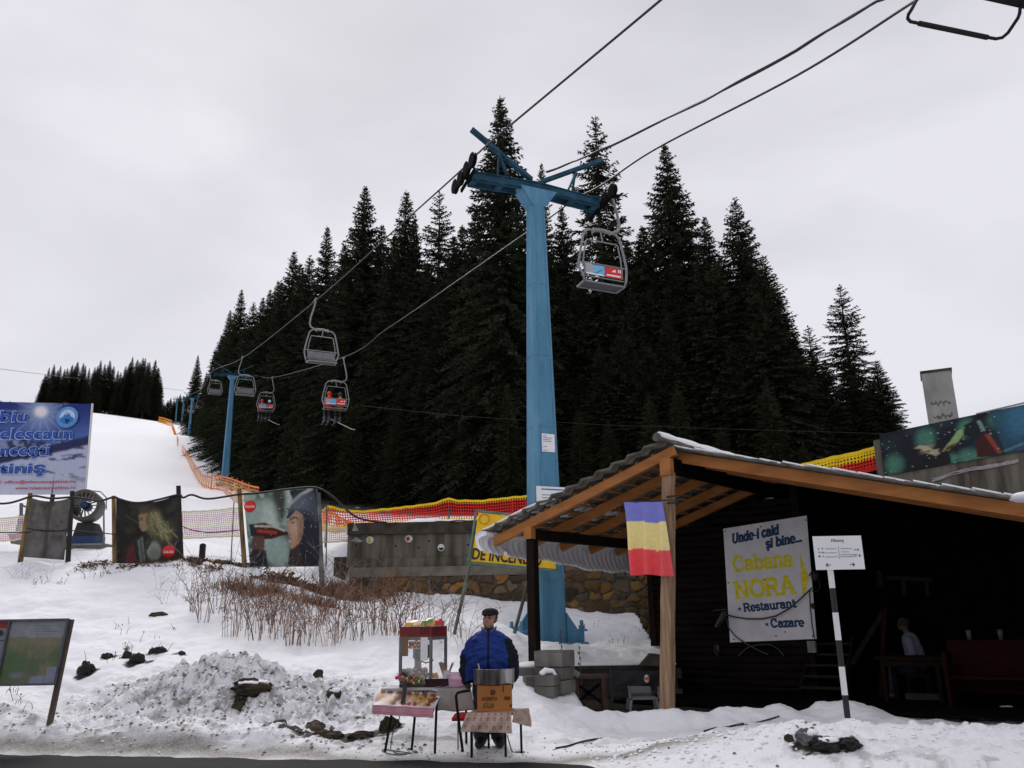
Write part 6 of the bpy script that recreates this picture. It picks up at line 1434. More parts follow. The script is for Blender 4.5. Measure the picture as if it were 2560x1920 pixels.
    net(e, [at(*q, 21.5) for q in ((1960, 1180), (2010, 1162), (2080, 1145), (2150, 1131), (2202, 1115))], [at(*q, 21.5) for q in ((1960, 1230), (2010, 1215), (2080, 1195), (2150, 1181), (2206, 1166))], .085, [yellow, red], [(0, 0), (.34, 1)], th=.022)
    ground_pole(e, at(2203, 1113, 21.5), .03, pole)
    # orange slope fences
    def slope_fence(pts, hgt, label, cell=.22, col=None, th=.03):
        P = [V((q.x, q.y, tz(q.x, q.y))) for q in [at(*p_) for p_ in pts]]; e = empty('slope_fence', P[len(P) // 2], label, 'fence', 'orange fences along the ski slope'); T = [q + UP * hgt for q in P]
        net(e, T, [q + UP * .12 for q in P], cell, col or [orange, yellow], [(0, 0), (.35, 1), (.6, 0)], th=th)
        L = [];
        for a, c in zip(P[:-1], P[1:]):
            k = max(1, int((c - a).length / 3.2))
            for i in range(k):
                q = a.lerp(c, i / k); b = MB(); b.tube([q - UP * .2, q + UP * (hgt + .18)], .035 * th / .03, 5); b.build('pole', orange, e)
        return e
    slope_fence([(526, 1226, 68), (505, 1196, 83), (480, 1165, 103), (462, 1140, 126), (453, 1130, 136)], 1.0, 'orange net fence descending the slope to the second pylon', .3, th=.028)
    slope_fence([(443, 1124, 142), (438, 1098, 175), (430, 1066, 240)], 1.0, 'thin distant stretch of orange fence going up to the crest', .45, th=.05)
    slope_fence([(428, 1065, 242), (412, 1058, 247), (396, 1056, 250)], 1.6, 'short orange fence on the crest at the top of the slope', .5, th=.09)
    slope_fence([(528, 1226, 66), (545, 1227, 66), (565, 1230, 62), (590, 1237, 56), (620, 1242, 50), (645, 1243, 47)], 1.15, 'orange and yellow net bending round the foot of the second pylon', .2, th=.022)
    slope_fence([(452, 1119, 188), (470, 1121, 188), (492, 1118, 190)], 1.6, 'small orange barrier round the foot of the third pylon', .5, th=.08)
    # billboard
    e0 = at(100, 1240, 27); e = empty('billboard', V((e0.x, e0.y, tz(e0.x, e0.y))), 'big blue mountain billboard with bold blue lettering and a round emblem, on dark posts', 'billboard')
    tl, tr_, bl, br = at(-90, 1002, 27), at(228, 1010, 27), at(-90, 1237, 27), at(210, 1236, 27); pr = bill_print()
    o, f = hang('panel', e, (tl, tr_, bl, br), pr, MA('billboard_print', .5, .3, 0), 0, .02, wav=0, thick=.03)
    for px in (-60, 132): q = at(px, 1238, 27.06); b = MB(); b.tube([V((q.x, q.y, tz(q.x, q.y) - .3)), V((q.x, q.y, tl.z - .1))], .07, 8); b.build('post', pm['dark'], e)
    b = MB(); b.bar(tr_ + V((.03, .02, .02)), br + V((.03, .02, 0)), .05, .05); b.build('edge_rail', M('white_edge', (.6, .6, .62), .6, .05, 5, 0), e)
    nvy, wht, redt = M('bill_blue', S_(18, 68, 160), .5, .05, 5, 0), M('bill_halo', S_(168, 190, 224), .5, .05, 5, 0), M('bill_red', S_(160, 22, 50), .5, .05, 5, 0); N = V((0, -1, 0))
    for s, px, py, wpx, hpx in (('Sibiu', 70, 1040, 118, 34), ('Telescaun', 183, 1083, 224, 33), ('Onceşti', 124, 1128, 172, 41), ('Păltiniş', 114, 1172, 202, 42)):
        q = at(px, py, 26.94); X = V((1, 0, -.006)); k = 27 / FPX
        text_obj(s, q, X, UP, width=wpx * k, height=hpx * k, bold=.038, depth=0, mat=wht, parent=e, anchor='r'); text_obj(s, q - V((.5 / FPX * 27, 0, 0)), X, UP, width=(wpx - 3) * k, height=(hpx - 3.5) * k, bold=.020, depth=.006, mat=nvy, parent=e, anchor='r')
    for s, px, py, wpx in (('e-mail: office@telescaunpaltinis.ro', 190, 1204, 230), ('www.telescaunpaltinis.ro', 189, 1219.5, 152)): text_obj(s, at(px, py, 26.94), (1, 0, -.006), UP, width=wpx * 27 / FPX, height=10 * 27 / FPX, bold=.016, depth=.003, mat=redt, parent=e, anchor='r')
    c = at(168, 1043, 26.93); r = 28 / FPX * 27; b = MB(); b.lathe([(0, .0), (r, .0), (r, -.004)], c, 36, Y=(0, 0, 1), Z=N); em = b.build('emblem', M('emblem_blue', S_(88, 148, 206), .5, .05, 5, 0), e)
    b = MB(); b.lathe([(r * .70, .002), (0, .002)], c, 36, Y=(0, 0, 1), Z=N); b.build('emblem_field', M('emblem_pale', S_(180, 196, 222), .5, .05, 5, 0), em)
    T = lambda x, z, d: c + V((x * r, 0, z * r)) + N * d
    b = MB(); b.prism([T(*q, .004) for q in ((-.68, -.15), (-.40, .05), (-.22, .35), (-.08, .15), (.12, .42), (.30, .1), (.66, -.12), (.55, -.45), (.2, -.68), (-.2, -.68), (-.55, -.45))], N, .002); b.build('emblem_mountain', M('emblem_mid', S_(30, 112, 190), .5, .05, 5, 0), em)
    b = MB(); b.prism([T(*q, .007) for q in ((-.2, -.2), (-.05, -.1), (.05, -.22), (.2, -.12), (.28, -.3), (.1, -.55), (0, -.62), (-.12, -.42))], N, .002); b.prism([T(*q, .007) for q in ((-.14, .55), (-.10, .50), (.02, .18), (.12, .10), (-.02, .16), (-.10, .38))], N, .002); b.build('emblem_skier', LM['ink'], em)
    # snow gun: ring of blades on a blue body, on a sled
    q = at(215, 1352, 25.6); q.z = tz(q.x, q.y); e = empty('snow_gun', q, 'round snow gun with a pale ring of blades and a blue body, behind the fence', 'snow gun')
    c = at(216, 1266, 25.6); r = 38 / FPX * 25.8; gs = M('gun_shell', (.075, .068, .050), .5, .15, 6, .1); gb = M('gun_blue', (.010, .042, .13), .5, .15, 6, .1); X, Z = V((.985, .17, 0)).normalized(), V((.17, -.98, .06)).normalized(); Yv = Z.cross(X)
    b = MB(); b.lathe([(r * .80, .30), (r * .98, .34), (r * 1.03, .26), (r * 1.0, -.3), (r * .8, -.55), (r * .70, -.6), (r * .76, .0), (r * .80, .30)], c, 32, X=X, Y=Yv, Z=Z); b.build('barrel', gs, e)
    b = MB()
    for k in range(18):
        a = 2 * math.pi * k / 18; d = X * math.cos(a) + Yv * math.sin(a); t = X * -math.sin(a) + Yv * math.cos(a); b.frame(c + d * r * .56 + Z * .18, d, (t + Z * .6).normalized(), Z, r * .5, .012, .12)
    b.build('blades', M('gun_dark', (.02, .02, .02), .5, .2, 6, .1), e)
    b = MB(); b.lathe([(0, .30), (r * .22, .26), (r * .27, .1), (r * .27, -.2), (0, -.2)], c, 20, X=X, Y=Yv, Z=Z); b.build('hub', gb, e)
    b = MB(); b.tube([c + V((.12, 0, r * 1.02)), c + V((.38, 0, r * .95)), c + V((.58, 0, r * .55)), c + V((.62, 0, -.1))], .02, 6); b.build('lifting_bow', LM['steel'], e)
    b = MB(); z0 = c.z - r - .02; b.prism([V((c.x - .22, c.y, z0)), V((c.x + .22, c.y, z0)), V((c.x + .45, c.y, z0 - .42)), V((c.x - .32, c.y, z0 - .42))], (0, 1, 0), .5); b.build('pivot', M('gun_dark', (.02, .02, .02)), e)
    b = MB(); b.box((c.x, c.y + .2, z0 - .52), (.9, .6, .22)); b.build('motor_box', gb, e)
    b = MB(); b.box((c.x + .05, c.y + .25, z0 - .67), (1.3, .8, .06)); b.bar((c.x + .72, c.y - .1, z0 - .7), (c.x + .60, c.y - .1, c.z - .2), .04, .04); b.box((c.x + .4, c.y + .3, z0 - .86), (2.1, .7, .32)); b.build('sled', M('grey_sled', (.20, .19, .185), .7, .2, 6, .1), e)
    for s in (-.4, .4): b = MB(); t = V((c.x + s, c.y + .3, 0)); b.tube([V((t.x, t.y, tz(t.x, t.y) - .05)), V((t.x, t.y, z0 - .7))], .04, 6); b.build('leg', LM['steel'], e)
    q = at(45, 1358, 25.2); q.z = tz(q.x, q.y); e = empty('snow_lance_cart', q, 'small dark blue machine with an upright handle beside the grey banner, on a grey box', 'machine')
    a = lambda px, py: at(px, py, 25.2)
    b = MB(); b.prism([a(38, 1328), a(58, 1330), a(62, 1287), (a(47, 1287))], (0, 1, 0), .4); b.build('body', gb, e); b = MB(); b.tube([a(53, 1290), a(53, 1262), a(54, 1258)], .05, 6); b.bar(a(53, 1262), a(66, 1268), .05, .05); b.build('handle', M('gun_dark', (.02, .02, .02)), e); b = MB(); b.prism([a(20, 1336), a(62, 1332), a(58, 1361), a(27, 1359)], (0, 1, 0), .6); b.build('base_box', M('grey_sled', (.20, .19, .185)), e)
    # map board by the road
    q = at(140, 1812, 12.5); q.z = tz(q.x, q.y); e = empty('map_board', q, 'framed green hiking map board with a side strip of warnings, on a brown post', 'sign')
    y0 = 12.55; m = lambda px, py, d=0: at(px, py, y0 - d)
    C = [m(6, 1553), m(176, 1545), m(-2, 1713), m(154, 1708)]; C = [C[0], V((m(164, 1546).x, C[0].y, C[0].z)), C[2], V((m(164, 1546).x, C[0].y, C[2].z))]
    zt, zb = m(80, 1550).z, m(80, 1711).z; xr = (m(161, 1545).x + m(143, 1708).x) / 2; xm = (m(20, 1550).x + m(4, 1711).x) / 2; lean = .13
    pl = lambda u, z, d=0: V((u + lean * (z - zb) / (zt - zb) * .55 - lean * .27, y0 - d, z))
    o, f = hang('map_panel', e, (pl(xm, zt), pl(xr, zt), pl(xm, zb), pl(xr, zb)), map_print(), MA('map_print_sheet', .45, .4, 0), 0, 0, wav=0, thick=.02)
    p2 = Paint(20, 60, S_(126, 130, 140)); p2.poly([(0, 0), (1, 0), (1, .12), (0, .12)], S_(150, 40, 36)); p2.ell(.55, .22, .35, .045, S_(28, 28, 32)).ell(.75, .2, .14, .05, S_(28, 28, 32)).line([(.3, .24), (.3, .27)], .05, S_(28, 28, 32)).line([(0, .32), (1, .32)], .006, S_(40, 48, 80)).ell(.6, .40, .2, .05, S_(60, 56, 62)).ell(.6, .40, .14, .035, S_(134, 138, 146)).line([(0, .65), (1, .65)], .006, S_(40, 48, 80))
    for k in range(9): p2.line([(.1, .70 + .03 * k), (.85, .70 + .03 * k)], .006, S_(80, 88, 110))
    hang('warning_strip', e, (pl(xm - .52, zt), pl(xm - .02, zt), pl(xm - .52, zb), pl(xm - .02, zb)), p2, MA('map_print_sheet'), 0, 0, wav=0, thick=.02)
    fr = M('map_frame', (.075, .085, .11), .5, .2, 6, .1)
    b = MB(); b.bar(pl(xm - .55, zt, .012), pl(xr + .03, zt, .012), .05, .03, (0, 0, 1)); b.bar(pl(xm - .55, zb, .012), pl(xr + .03, zb, .012), .05, .03); b.bar(pl(xm - .01, zb, .014), pl(xm - .01, zt, .014), .05, .025, (1, 0, 0)); b.bar(pl(xr + .02, zb, .014), pl(xr + .02, zt, .014), .035, .03, (1, 0, 0)); b.build('frame', fr, e)
    for x in (xr + .045, xm - 1.0):
        b = MB(); t = pl(x, zt, -.03); g = V((pl(x, zb - .9).x, y0 + .03, tz(x, y0) - .2)); b.bar(g, t, .07, .06, (1, 0, 0)); b.build('post', M('brown_sign_post', (.060, .040, .028), .8, .3, 3, .3, stretch=(3, 3, .6), c2=(.11, .075, .05)), e)
def build_walls():
    conc = M('stained_concrete', (.058, .050, .039), .9, .3, 1.9, .4, spec=.1, c2=(.175, .157, .128), stretch=(2.4, 2.4, .30), bscale=18, lo=.34, hi=.68); dk = M('dark_concrete', (.038, .032, .025), .9, .3, 2.5, .35, c2=(.085, .073, .058), spec=.1); lt = M('pale_concrete', (.125, .110, .088), .9, .2, 3, .3, c2=(.21, .19, .16), spec=.1)
    Y = 24.0; a = lambda px, py, d=0: at(px, py, Y - d)
    x0, x1 = a(868, 1350).x, 4.2; zt, z1, z2, z3, zb = a(1000, 1306).z, a(1000, 1335).z, a(1000, 1395).z, a(1000, 1418).z, a(1000, 1442).z
    g = a(1000, 1500); e = empty('concrete_wall', V((x0 + 4, Y, 2.1)), 'stained grey concrete terrace wall on a rough brown rubble stone base', 'wall')
    b = MB(); b.box(((x0 + x1) / 2, Y + .14, (zt + z1) / 2), (x1 - x0, .36, zt - z1)); b.build('parapet', dk, e)
    b = MB(); b.box(((x0 + x1) / 2, Y + .21, (z1 + z2) / 2), (x1 - x0 - .02, .32, z1 - z2))
    for i in range(9): b.box((x0 + .95 * i + .47, Y + .045, (z1 + z2) / 2), (.935, .016, (z1 - z2) * .985))
    b.build('panel', conc, e)
    b = MB(); b.box(((x0 + .35) / 2, Y + .16, (z2 + z3) / 2), (.35 - x0, .36, z2 - z3)); b.build('band', conc, e)
    b = MB(); b.box(((x0 + .35) / 2 + .05, Y + .11, (z3 + zb) / 2), (.35 - x0 - .1, .42, z3 - zb)); b.build('plinth', lt, e)
    b = MB(); s0 = a(834, 1400); b.box(((s0.x + x0) / 2, Y + .3, (a(850, 1392).z + 1.9) / 2), (x0 - s0.x - .004, .5, a(850, 1392).z - 1.9)); b.build('step', dk, e)
    wp = [V(p_ + (0,)) for p_ in ((4.2, 24.0), (9.3, 20.65))]
    b = MB()
    for p, q in zip(wp[:-1], wp[1:]): d = (q - p).normalized(); nn = V((d.y, -d.x, 0)); b.prism([V((p.x, p.y, 1.0)), V((q.x, q.y, 1.0)), V((q.x, q.y, 4.9)), V((p.x, p.y, zt))], -nn, .4)
    b.build('return_wall', conc, e)
    # rubble masonry: irregular stones packed in mortar, bulging from the face
    g = np.random.default_rng(3); xs = np.arange(x0 + .12, 8.9, .021); zs = np.arange(.75, z2 - .004, .021); Xg, Zg = np.meshgrid(xs, zs); X_, Z_ = Xg.ravel(), Zg.ravel()
    S = []
    zz = .6; row = 0
    while zz < z2 + .4:
        x = x0 + (.2 if row % 2 else 0)
        while x < 9.2: S.append((x + g.uniform(-.13, .13), zz + g.uniform(-.11, .11))); x += g.uniform(.26, .52)
        zz += .27; row += 1
    S = np.array(S); wx = X_ + .34 * (fbm(X_ * 3, Z_ * 3, 4, 5) - .5); wz = Z_ + .30 * (fbm(X_ * 3 + 9, Z_ * 3, 4, 6) - .5)
    f1 = np.full(len(X_), 9.); f2 = f1.copy(); id1 = np.zeros(len(X_), int)
    for k, (sx, sz) in enumerate(S):
        d = np.hypot((wx - sx) * .82, (wz - sz) * 1.15); nw = d < f1; f2 = np.where(nw, f1, np.minimum(f2, d)); id1 = np.where(nw, k, id1); f1 = np.where(nw, d, f1)
    ed = f2 - f1; st = sst(.018, .075, ed); pal = np.array([S_(128, 98, 62), S_(108, 86, 62), S_(150, 112, 62), S_(92, 78, 64), S_(176, 122, 54), S_(120, 104, 84), S_(84, 70, 56)])
    pick = g.choice(len(pal), len(S), p=[.2, .24, .12, .18, .04, .12, .10]); cb_ = pal[pick] * g.uniform(.55, 1.0, (len(S), 1))
    tx_ = (.70 + .6 * fbm(X_ * 14, Z_ * 14, 4, 9))[:, None]; cst = cb_[id1] * tx_; mo = np.array(S_(104, 96, 84)) * tx_
    cc = mo * (1 - st[:, None]) + cst * st[:, None]; cc = np.where((ed < .010)[:, None], cc * .9, cc)
    tilt = g.uniform(.5, 1.2, len(S))[id1]; dep = .085 * st ** .6 * tilt + .02 * (fbm(X_ * 9, Z_ * 9, 3, 4) - .5)
    top = np.where(X_ > .35, z2, zb) - .006; keep = Zg <= (np.where(Xg > .35, z2, zb) - .006)
    nx, nz = len(xs), len(zs); ii = np.arange(nx * nz).reshape(nz, nx); Fq = np.stack([ii[:-1, :-1], ii[:-1, 1:], ii[1:, 1:], ii[1:, :-1]], -1).reshape(-1, 4); kq = (keep[:-1, :-1] & keep[1:, :-1] & keep[1:, 1:] & keep[:-1, 1:]).ravel()
    me = np_mesh('stone_base', np.stack([X_, Y - .03 - dep, Z_], 1) - np.array(ORG[e.name]), Fq[kq], [MA('rubble_stone', .9, .2, .3)]); set_col(me, cc)
    o = bpy.data.objects.new('stone_base', me); COL.objects.link(o); o.parent = e; ORG[o.name] = ORG[e.name]
    b = MB(); b.box(((x0 + 9) / 2, Y + .24, (.5 + zb) / 2 - .01), (9 - x0 - .3, .5, zb - .5)); b.build('stone_core', M('mortar', (.13, .115, .095), .9, .25, 8, .4), e)
    # painted plates in the wall's openings, weep holes
    wh, ylw, rdd, bk = M('plate_white', (.62, .62, .60), .6, .1, 8, .1), M('plate_yellow', (.60, .42, .03), .6, .1, 8, .1), M('plate_red', (.35, .03, .03), .6, .1, 8, .1), M('hole_black', (.008, .008, .008), .9, .1, 8, 0)
    for px, py, r, c in ((925, 1350, .105, ylw), (1022, 1347, .105, rdd), (1103, 1369, .10, bk)):
        q = a(px, py, -.035); b = MB(); b.lathe([(0, .02), (r, .02), (r, -.02)], q, 24, Y=(0, 0, 1), Z=(0, -1, 0)); o = b.build('plate', wh, e)
        b = MB()
        if c is bk: b.prism([q + V((math.cos(R(t)) * r * .72, -.022, math.sin(R(t)) * r * .72)) for t in range(185, 356, 17)], (0, -1, 0), .003)
        else: b.lathe([(0, .024), (r * .55, .024), (r * .55, .02)], q + V((-.02, 0, .0)), 18, Y=(0, 0, 1), Z=(0, -1, 0))
        b.build('plate_mark', c, o)
    for px, py in ((890, 1363), (989, 1365), (1073, 1352), (1170, 1362), (1047, 1369)): b = MB(); b.lathe([(0, .0), (.028, .0), (.028, -.01)], a(px, py, -.030), 12, Y=(0, 0, 1), Z=(0, -1, 0)); b.build('weep_hole', bk, e)
    b = MB(); b.prism([a(880, 1328, .045), a(886, 1307, .045), a(897, 1327, .045)], (0, -1, 0), .003); b.build('paint_mark', M('faded_white_paint', (.24, .235, .235), .8, .3, 5, 0), e)
    b = MB(); b.prism([a(876, 1353, -.033), a(890, 1343, -.033), a(907, 1352, -.033), a(900, 1356, -.033)], (0, -1, 0), .003); b.build('paint_mark', M('faded_white_paint', (.24, .235, .235)), e)
    # snow along the top of the wall
    b = MB(); b.sheet(lambda u, v: V((a(1080, 1300).x + u * 2.2, Y + .02 + .28 * v, zt + .004 + .05 * math.sin(math.pi * u) ** .5 * (math.sin(u * 23) * .25 + .75))), 30, 5, (0, 0, -.003)); b.build('snow_cap', HM['snow'], e)
    # fire point sign
    q = at(1132, 1640, 19.5); e = empty('fire_sign', gz(q), 'yellow fire point board in a green frame on two rusty green poles behind the roof', 'sign')
    Ys = 20.0; c = [at(1190, 1277, Ys), at(1400, 1300, Ys), at(1395, 1427, Ys), at(1171, 1406, Ys)]
    b = MB(); b.prism([c[0].lerp(c[2], .03), c[1].lerp(c[3], .03), c[2].lerp(c[0], .03), c[3].lerp(c[1], .03)], (0, -1, 0), .02); pn = b.build('panel', M('sign_signal_yellow', S_(236, 190, 16), .5, .08, 4, 0), e)
    gr = M('green_frame_paint', (.10, .19, .15), .6, .2, 5, .2); b = MB()
    for i in range(4): b.bar(c[i] + V((0, -.01, 0)), c[(i + 1) % 4] + V((0, -.01, 0)), .05, .06, (0, -1, 0))
    b.build('frame', gr, e)
    X = (c[2] - c[3]).normalized(); Yv = (c[0] - c[3]).normalized()
    text_obj('DE INCENDIU', at(1181, 1384, Ys - .03), X, Yv, width=1.62, height=.27, bold=.025, depth=.004, mat=LM['ink'], parent=pn, anchor='l')
    b = MB(); b.lathe([(.10, .0), (.13, .0)], at(1211, 1298, Ys - .03), 24, Y=(0, 0, 1), Z=(0, -1, 0)); b.build('emblem', M('emblem_orange', (.55, .25, .02), .6, .1, 5, 0), pn)
    rg = M('rusty_green_pole', (.09, .15, .12), .8, .4, 2.0, .3, c2=(.07, .045, .03), lo=.45, hi=.6)
    for (t, f, Yt, Yf) in (((1177, 1402), (1132, 1634), 20.04, 18.2), ((1335, 1400), (1283, 1612), 20.04, 19.4)):
        p, g = at(*t, Yt), at(*f, Yf); g.z = tz(g.x, g.y) - .1; b = MB(); b.tube([g, p], .04, 8); b.build('pole', rg, e)
    # starry banner, its wall, the chimney
    O = at(2200, 1130, 20.42); nn = V((-.618, -.786, 0)).normalized(); W = lambda px, py, off=0: onp(px, py, O + nn * off, nn)
    e = empty('starry_banner', W(2380, 1180), 'long dark star sprinkled banner of drinkers hung on the terrace wall above the hut roof', 'banner')
    hang('cloth', e, (W(2198, 1086, .05), W(2600, 1003, .05), W(2210, 1190, .05), W(2600, 1120, .05)), star_print(), MA('printed_tarp'), 0, .02, n=nn, wav=.015)
    b = MB(); b.tube([W(2440, 1035, .06), W(2600, 998, .06)], .02, 6); b.build('top_rail', LM['steel'], e)
    q0, q1 = W(2196, 1200), W(2640, 1150); e2 = empty('terrace_wall', V((q0.x, q0.y, 4.0)), 'dark stained concrete parapet wall under the starry banner with a frayed whitish crack', 'wall')
    b = MB(); zt2 = [W(2196, 1100).z, W(2640, 1000).z]; b.prism([V((q0.x, q0.y, 2)), V((q1.x, q1.y, 2)), V((q1.x, q1.y, zt2[1])), V((q0.x, q0.y, zt2[0]))], -nn, .3); b.build('wall_face', conc, e2)
    b = MB(); rnd = random.Random(4)
    for k in range(4):
        P = [W(2330 + 27 * i, 1192 - 5 * i + rnd.uniform(-5, 5) + (8 if i < 2 else 0), .03) for i in range(9)]; b.tube(P, [.012 + .012 * rnd.random() for _ in P], 5)
    b.build('crack', M('frayed_white', (.30, .27, .27), .9, .2, 10, .3), e2)
    q = at(2372, 1060, 23.5); e3 = empty('concrete_chimney', V((q.x, q.y, 5.0)), 'pale grey square concrete chimney rising behind the starry banner', 'chimney')
    l, r = at(2325, 930, 23.5), at(2391, 925, 23.5); lb = at(2345, 1060, 23.5); rb = at(2405, 1045, 23.5); cx, w = ((l.x + r.x) / 2 + (lb.x + rb.x) / 2) / 2, (r.x - l.x)
    b = MB(); b.box((cx, 23.9, (l.z + 4.2) / 2), (w, .9, l.z - 4.2), R(-26)); b.build('shaft', M('pale_stained_concrete', (.24, .235, .22), .85, .2, 1.4, .3, c2=(.36, .355, .335), stretch=(1.5, 1.5, .7)), e3)
    b = MB(); b.box((cx, 23.9, l.z + .035), (w + .06, .96, .07), R(-26)); b.build('cap', dk, e3)
    rnd = random.Random(9); fx = V((math.cos(R(-26)), math.sin(R(-26)), 0)); fn = V((fx.y, -fx.x, 0)); f0 = V((cx, 23.9, 0)) + fn * .452; b = MB()
    for zc in (.92, 1.32):
        P = [f0 + fx * (w * (-.34 + .66 * i / 11)) + UP * (l.z - zc + rnd.uniform(-.05, .05)) for i in range(12)]
        vs = []
        for p_ in P: h = rnd.uniform(.015, .07); vs += [p_ + UP * h, p_ - UP * h * rnd.uniform(.5, 1.8)]
        b.add(vs, [(2 * i, 2 * i + 1, 2 * i + 3, 2 * i + 2) for i in range(11)])
    b.build('damp_stain', M('damp_grey', (.13, .125, .115), .9, .4, 9, 0), e3)
# ------------------------------------------------------------------ snack stall
def build_stall():
    blk = M('black_leg_tube', (.010, .0095, .0095), .7, .2, 8, .05, spec=.1); st = LM['steel']
    k = 1 / FPX * 11.2
    # --- big table
    Yt = 11.65; a = lambda px, py, Y=Yt: at(px, py, Y)
    zt = a(1060, 1719, 11.45).z; xl, xr = a(955, 1720, 11.5).x, a(1176, 1720, 11.5).x; yf, yk = 11.42, 12.0
    base = V(((xl + xr) / 2, 11.7, tz((xl + xr) / 2, 11.7))); e = empty('snack_table', base, 'long folding table on thin black legs carrying the popcorn machine and sweets', 'table')
    b = MB(); b.box(((xl + xr) / 2, (yf + yk) / 2, zt - .016), (xr - xl, yk - yf, .03)); b.build('table_top', M('greyish_table_top', (.42, .40, .39), .6, .1, 5, .05), e)
    for t, f, Y in (((983, 1775), (962, 1881), 11.38), ((1040, 1780), (1029, 1878), 11.45), ((1092, 1745), (1087, 1889), 11.32), ((1165, 1745), (1166, 1868), 11.75)):
        p, q = at(*t, Y), at(*f, Y); q.z = tz(q.x, q.y) - .01; p.z = min(max(p.z, .56), zt - .03) if t[0] > 1050 else .60; b = MB(); b.tube([q, p], .016, 8); b.build('leg', blk, e)
    # grey cloth hanging down its bare end
    b = MB(); P = [at(1092, 1723, 11.40), at(1178, 1722, 11.40), at(1090, 1778, 11.36), at(1187, 1777, 11.36)]
    b.sheet(lambda u, v: P[0].lerp(P[1], u).lerp(P[2].lerp(P[3], u), v) + V((0, .012 * math.sin(u * 13) * v, .008 * math.sin(u * 9) * v)), 24, 12, (0, .004, 0)); b.sheet(lambda u, v: V((P[0].x + (P[1].x - P[0].x) * u, 11.40 + .5 * v, zt + .004 + .004 * math.sin(u * 20 + v * 9))), 16, 8, (0, 0, .003))
    o = b.build('grey_cloth', M('grey_beige_cloth', (.24, .205, .185), .9, .2, 6, .25, c2=(.34, .30, .28)), None); tag(o, 'plain grey beige cloth hanging from the bare end of the long table', 'cloth')
    # sloping display with printed rabbits, pink trim
    c = [at(950, 1718, 11.50), at(1098, 1727, 11.50), at(931, 1762, 11.12), at(1084, 1770, 11.12)]; p = Paint(110, 50, S_(196, 190, 196))
    tan, br_, rd, gd = S_(166, 116, 48), S_(108, 58, 24), S_(142, 30, 26), S_(180, 136, 58)
    for i, (u, col, c2) in enumerate(((.07, tan, br_), (.20, br_, tan), (.36, rd, br_), (.52, rd, tan), (.645, tan, gd), (.78, br_, gd), (.92, rd, br_))):
        p.ell(u, .46, .062, .26, col, 0, .3).ell(u + .02, .62, .05, .18, c2, 20, .35).ell(u - .02, .40, .035, .12, gd, 0, .4).ell(u + .01, .30, .05, .10, br_, 0, .4, .7)
        if i in (0, 1, 4, 5): p.line([(u - .015, .28), (u - .04, .03)], .014, col).line([(u + .015, .28), (u + .035, .02)], .014, col)
    for u, v, col in ((.045, .72, rd), (.14, .70, gd), (.28, .78, gd), (.33, .86, br_), (.45, .80, tan), (.50, .88, br_), (.58, .86, rd), (.68, .84, rd), (.74, .78, gd), (.85, .80, gd), (.90, .86, br_)): p.ell(u, v, .042, .11, col, 0, .35)
    p.blot(14, .55, .68, S_(110, 60, 36), 5, .45, .5); p.line([(.02, .97), (.98, .97)], .02, S_(200, 190, 196))
    e2 = empty('display_cloth', c[2], 'sloping stall cloth printed with brown and red rabbits, pink lace trim along its lower edge', 'cloth')
    o, f = hang('printed_sheet', e2, c, p, MA('printed_oilcloth', .4, .4, 0), 0, .01, n=V((0, -.7, .7)), wav=.008)
    b = MB(); b.sheet(lambda u, v: f(u, 1) + V((0, -.006 + .012 * math.sin(u * 24) * v, -.105 * v - .012 * u * v)), 60, 8, (0, .004, 0)); tr = b.build('pink_trim', MA('trim_print', .8, .2, 0), e2)
    cv = []
    for _ in range(2):
        for j in range(9):
            for i in range(61): cv.append(S_(196, 120, 138) if (j in (1, 6) or (j in (3, 4) and (i + j) % 3 == 0)) else S_(214, 160, 172))
    set_col(tr.data, np.array(cv))
    b = MB(); b.sheet(lambda u, v: c[0].lerp(c[1], u).lerp(c[2].lerp(c[3], u), v) + V((0, .012, -.03)), 4, 4, (0, .01, -.02)); b.build('board', blk, e2)
    b = MB(); b.sheet(lambda u, v: f(1, v) + V((.035 * u - .02 * v * u, 0, -.01 * u)), 3, 10, (0, .004, 0)); b.build('edge_lace', M('white_lace', (.6, .58, .58), .8, .1, 20, .1), e2)
    # --- popcorn machine: glazed case under a red hood
    q = at(1055, 1719, 11.75); zb = zt + .006; T = lambda px, py, Y: at(px, py, Y)
    zh0, zh1 = T(1060, 1592, 11.6).z, T(1060, 1566, 11.6).z
    fl, fr, bk_ = T(1001, 1660, 11.62), T(1077, 1660, 11.50), T(1114, 1660, 11.92)
    F0, F1, B1 = V((fl.x, fl.y, 0)), V((fr.x, fr.y, 0)), V((bk_.x, bk_.y, 0)); B0 = F0 + (B1 - F1); ctr = (F0 + B1) / 2
    e3 = empty('popcorn_machine', V((ctr.x, ctr.y, zb)), 'popcorn machine with a dark red hood, glass case and hanging kettle on the long table', 'popcorn machine')
    redm = M('hood_red', (.17, .012, .012), .45, .12, 5, .05); al = M('dull_aluminium', (.16, .17, .18), .45, .15, 12, .05, metal=.3)
    def ring(z, s): return [ctr + (p_ - ctr) * s + V((0, 0, z)) for p_ in (F0, F1, B1, B0)]
    b = MB(); b.prism(ring(zh0, 1.06), UP, zh1 - zh0)
    hd = b.build('hood', redm, e3)
    b = MB(); X = (B1 - F1).normalized(); n2 = V((X.y, -X.x, 0)); 
    fx = (F1 - F0).normalized(); fn = V((fx.y, -fx.x, 0)); fo = ctr + (F1 - ctr) * 1.06
    for r_ in range(3):
        for c_ in range(3): b.frame(fo - fx * (.05 + .045 * c_) + fn * .001 + UP * (zh0 + .045 + .03 * r_), fx, fn, UP, .032, .006, .012)
        for c_ in range(2): b.frame(fo + X * (.07 + .06 * c_) + n2 * .001 + UP * (zh0 + .045 + .03 * r_), X, n2, UP, .04, .006, .012)
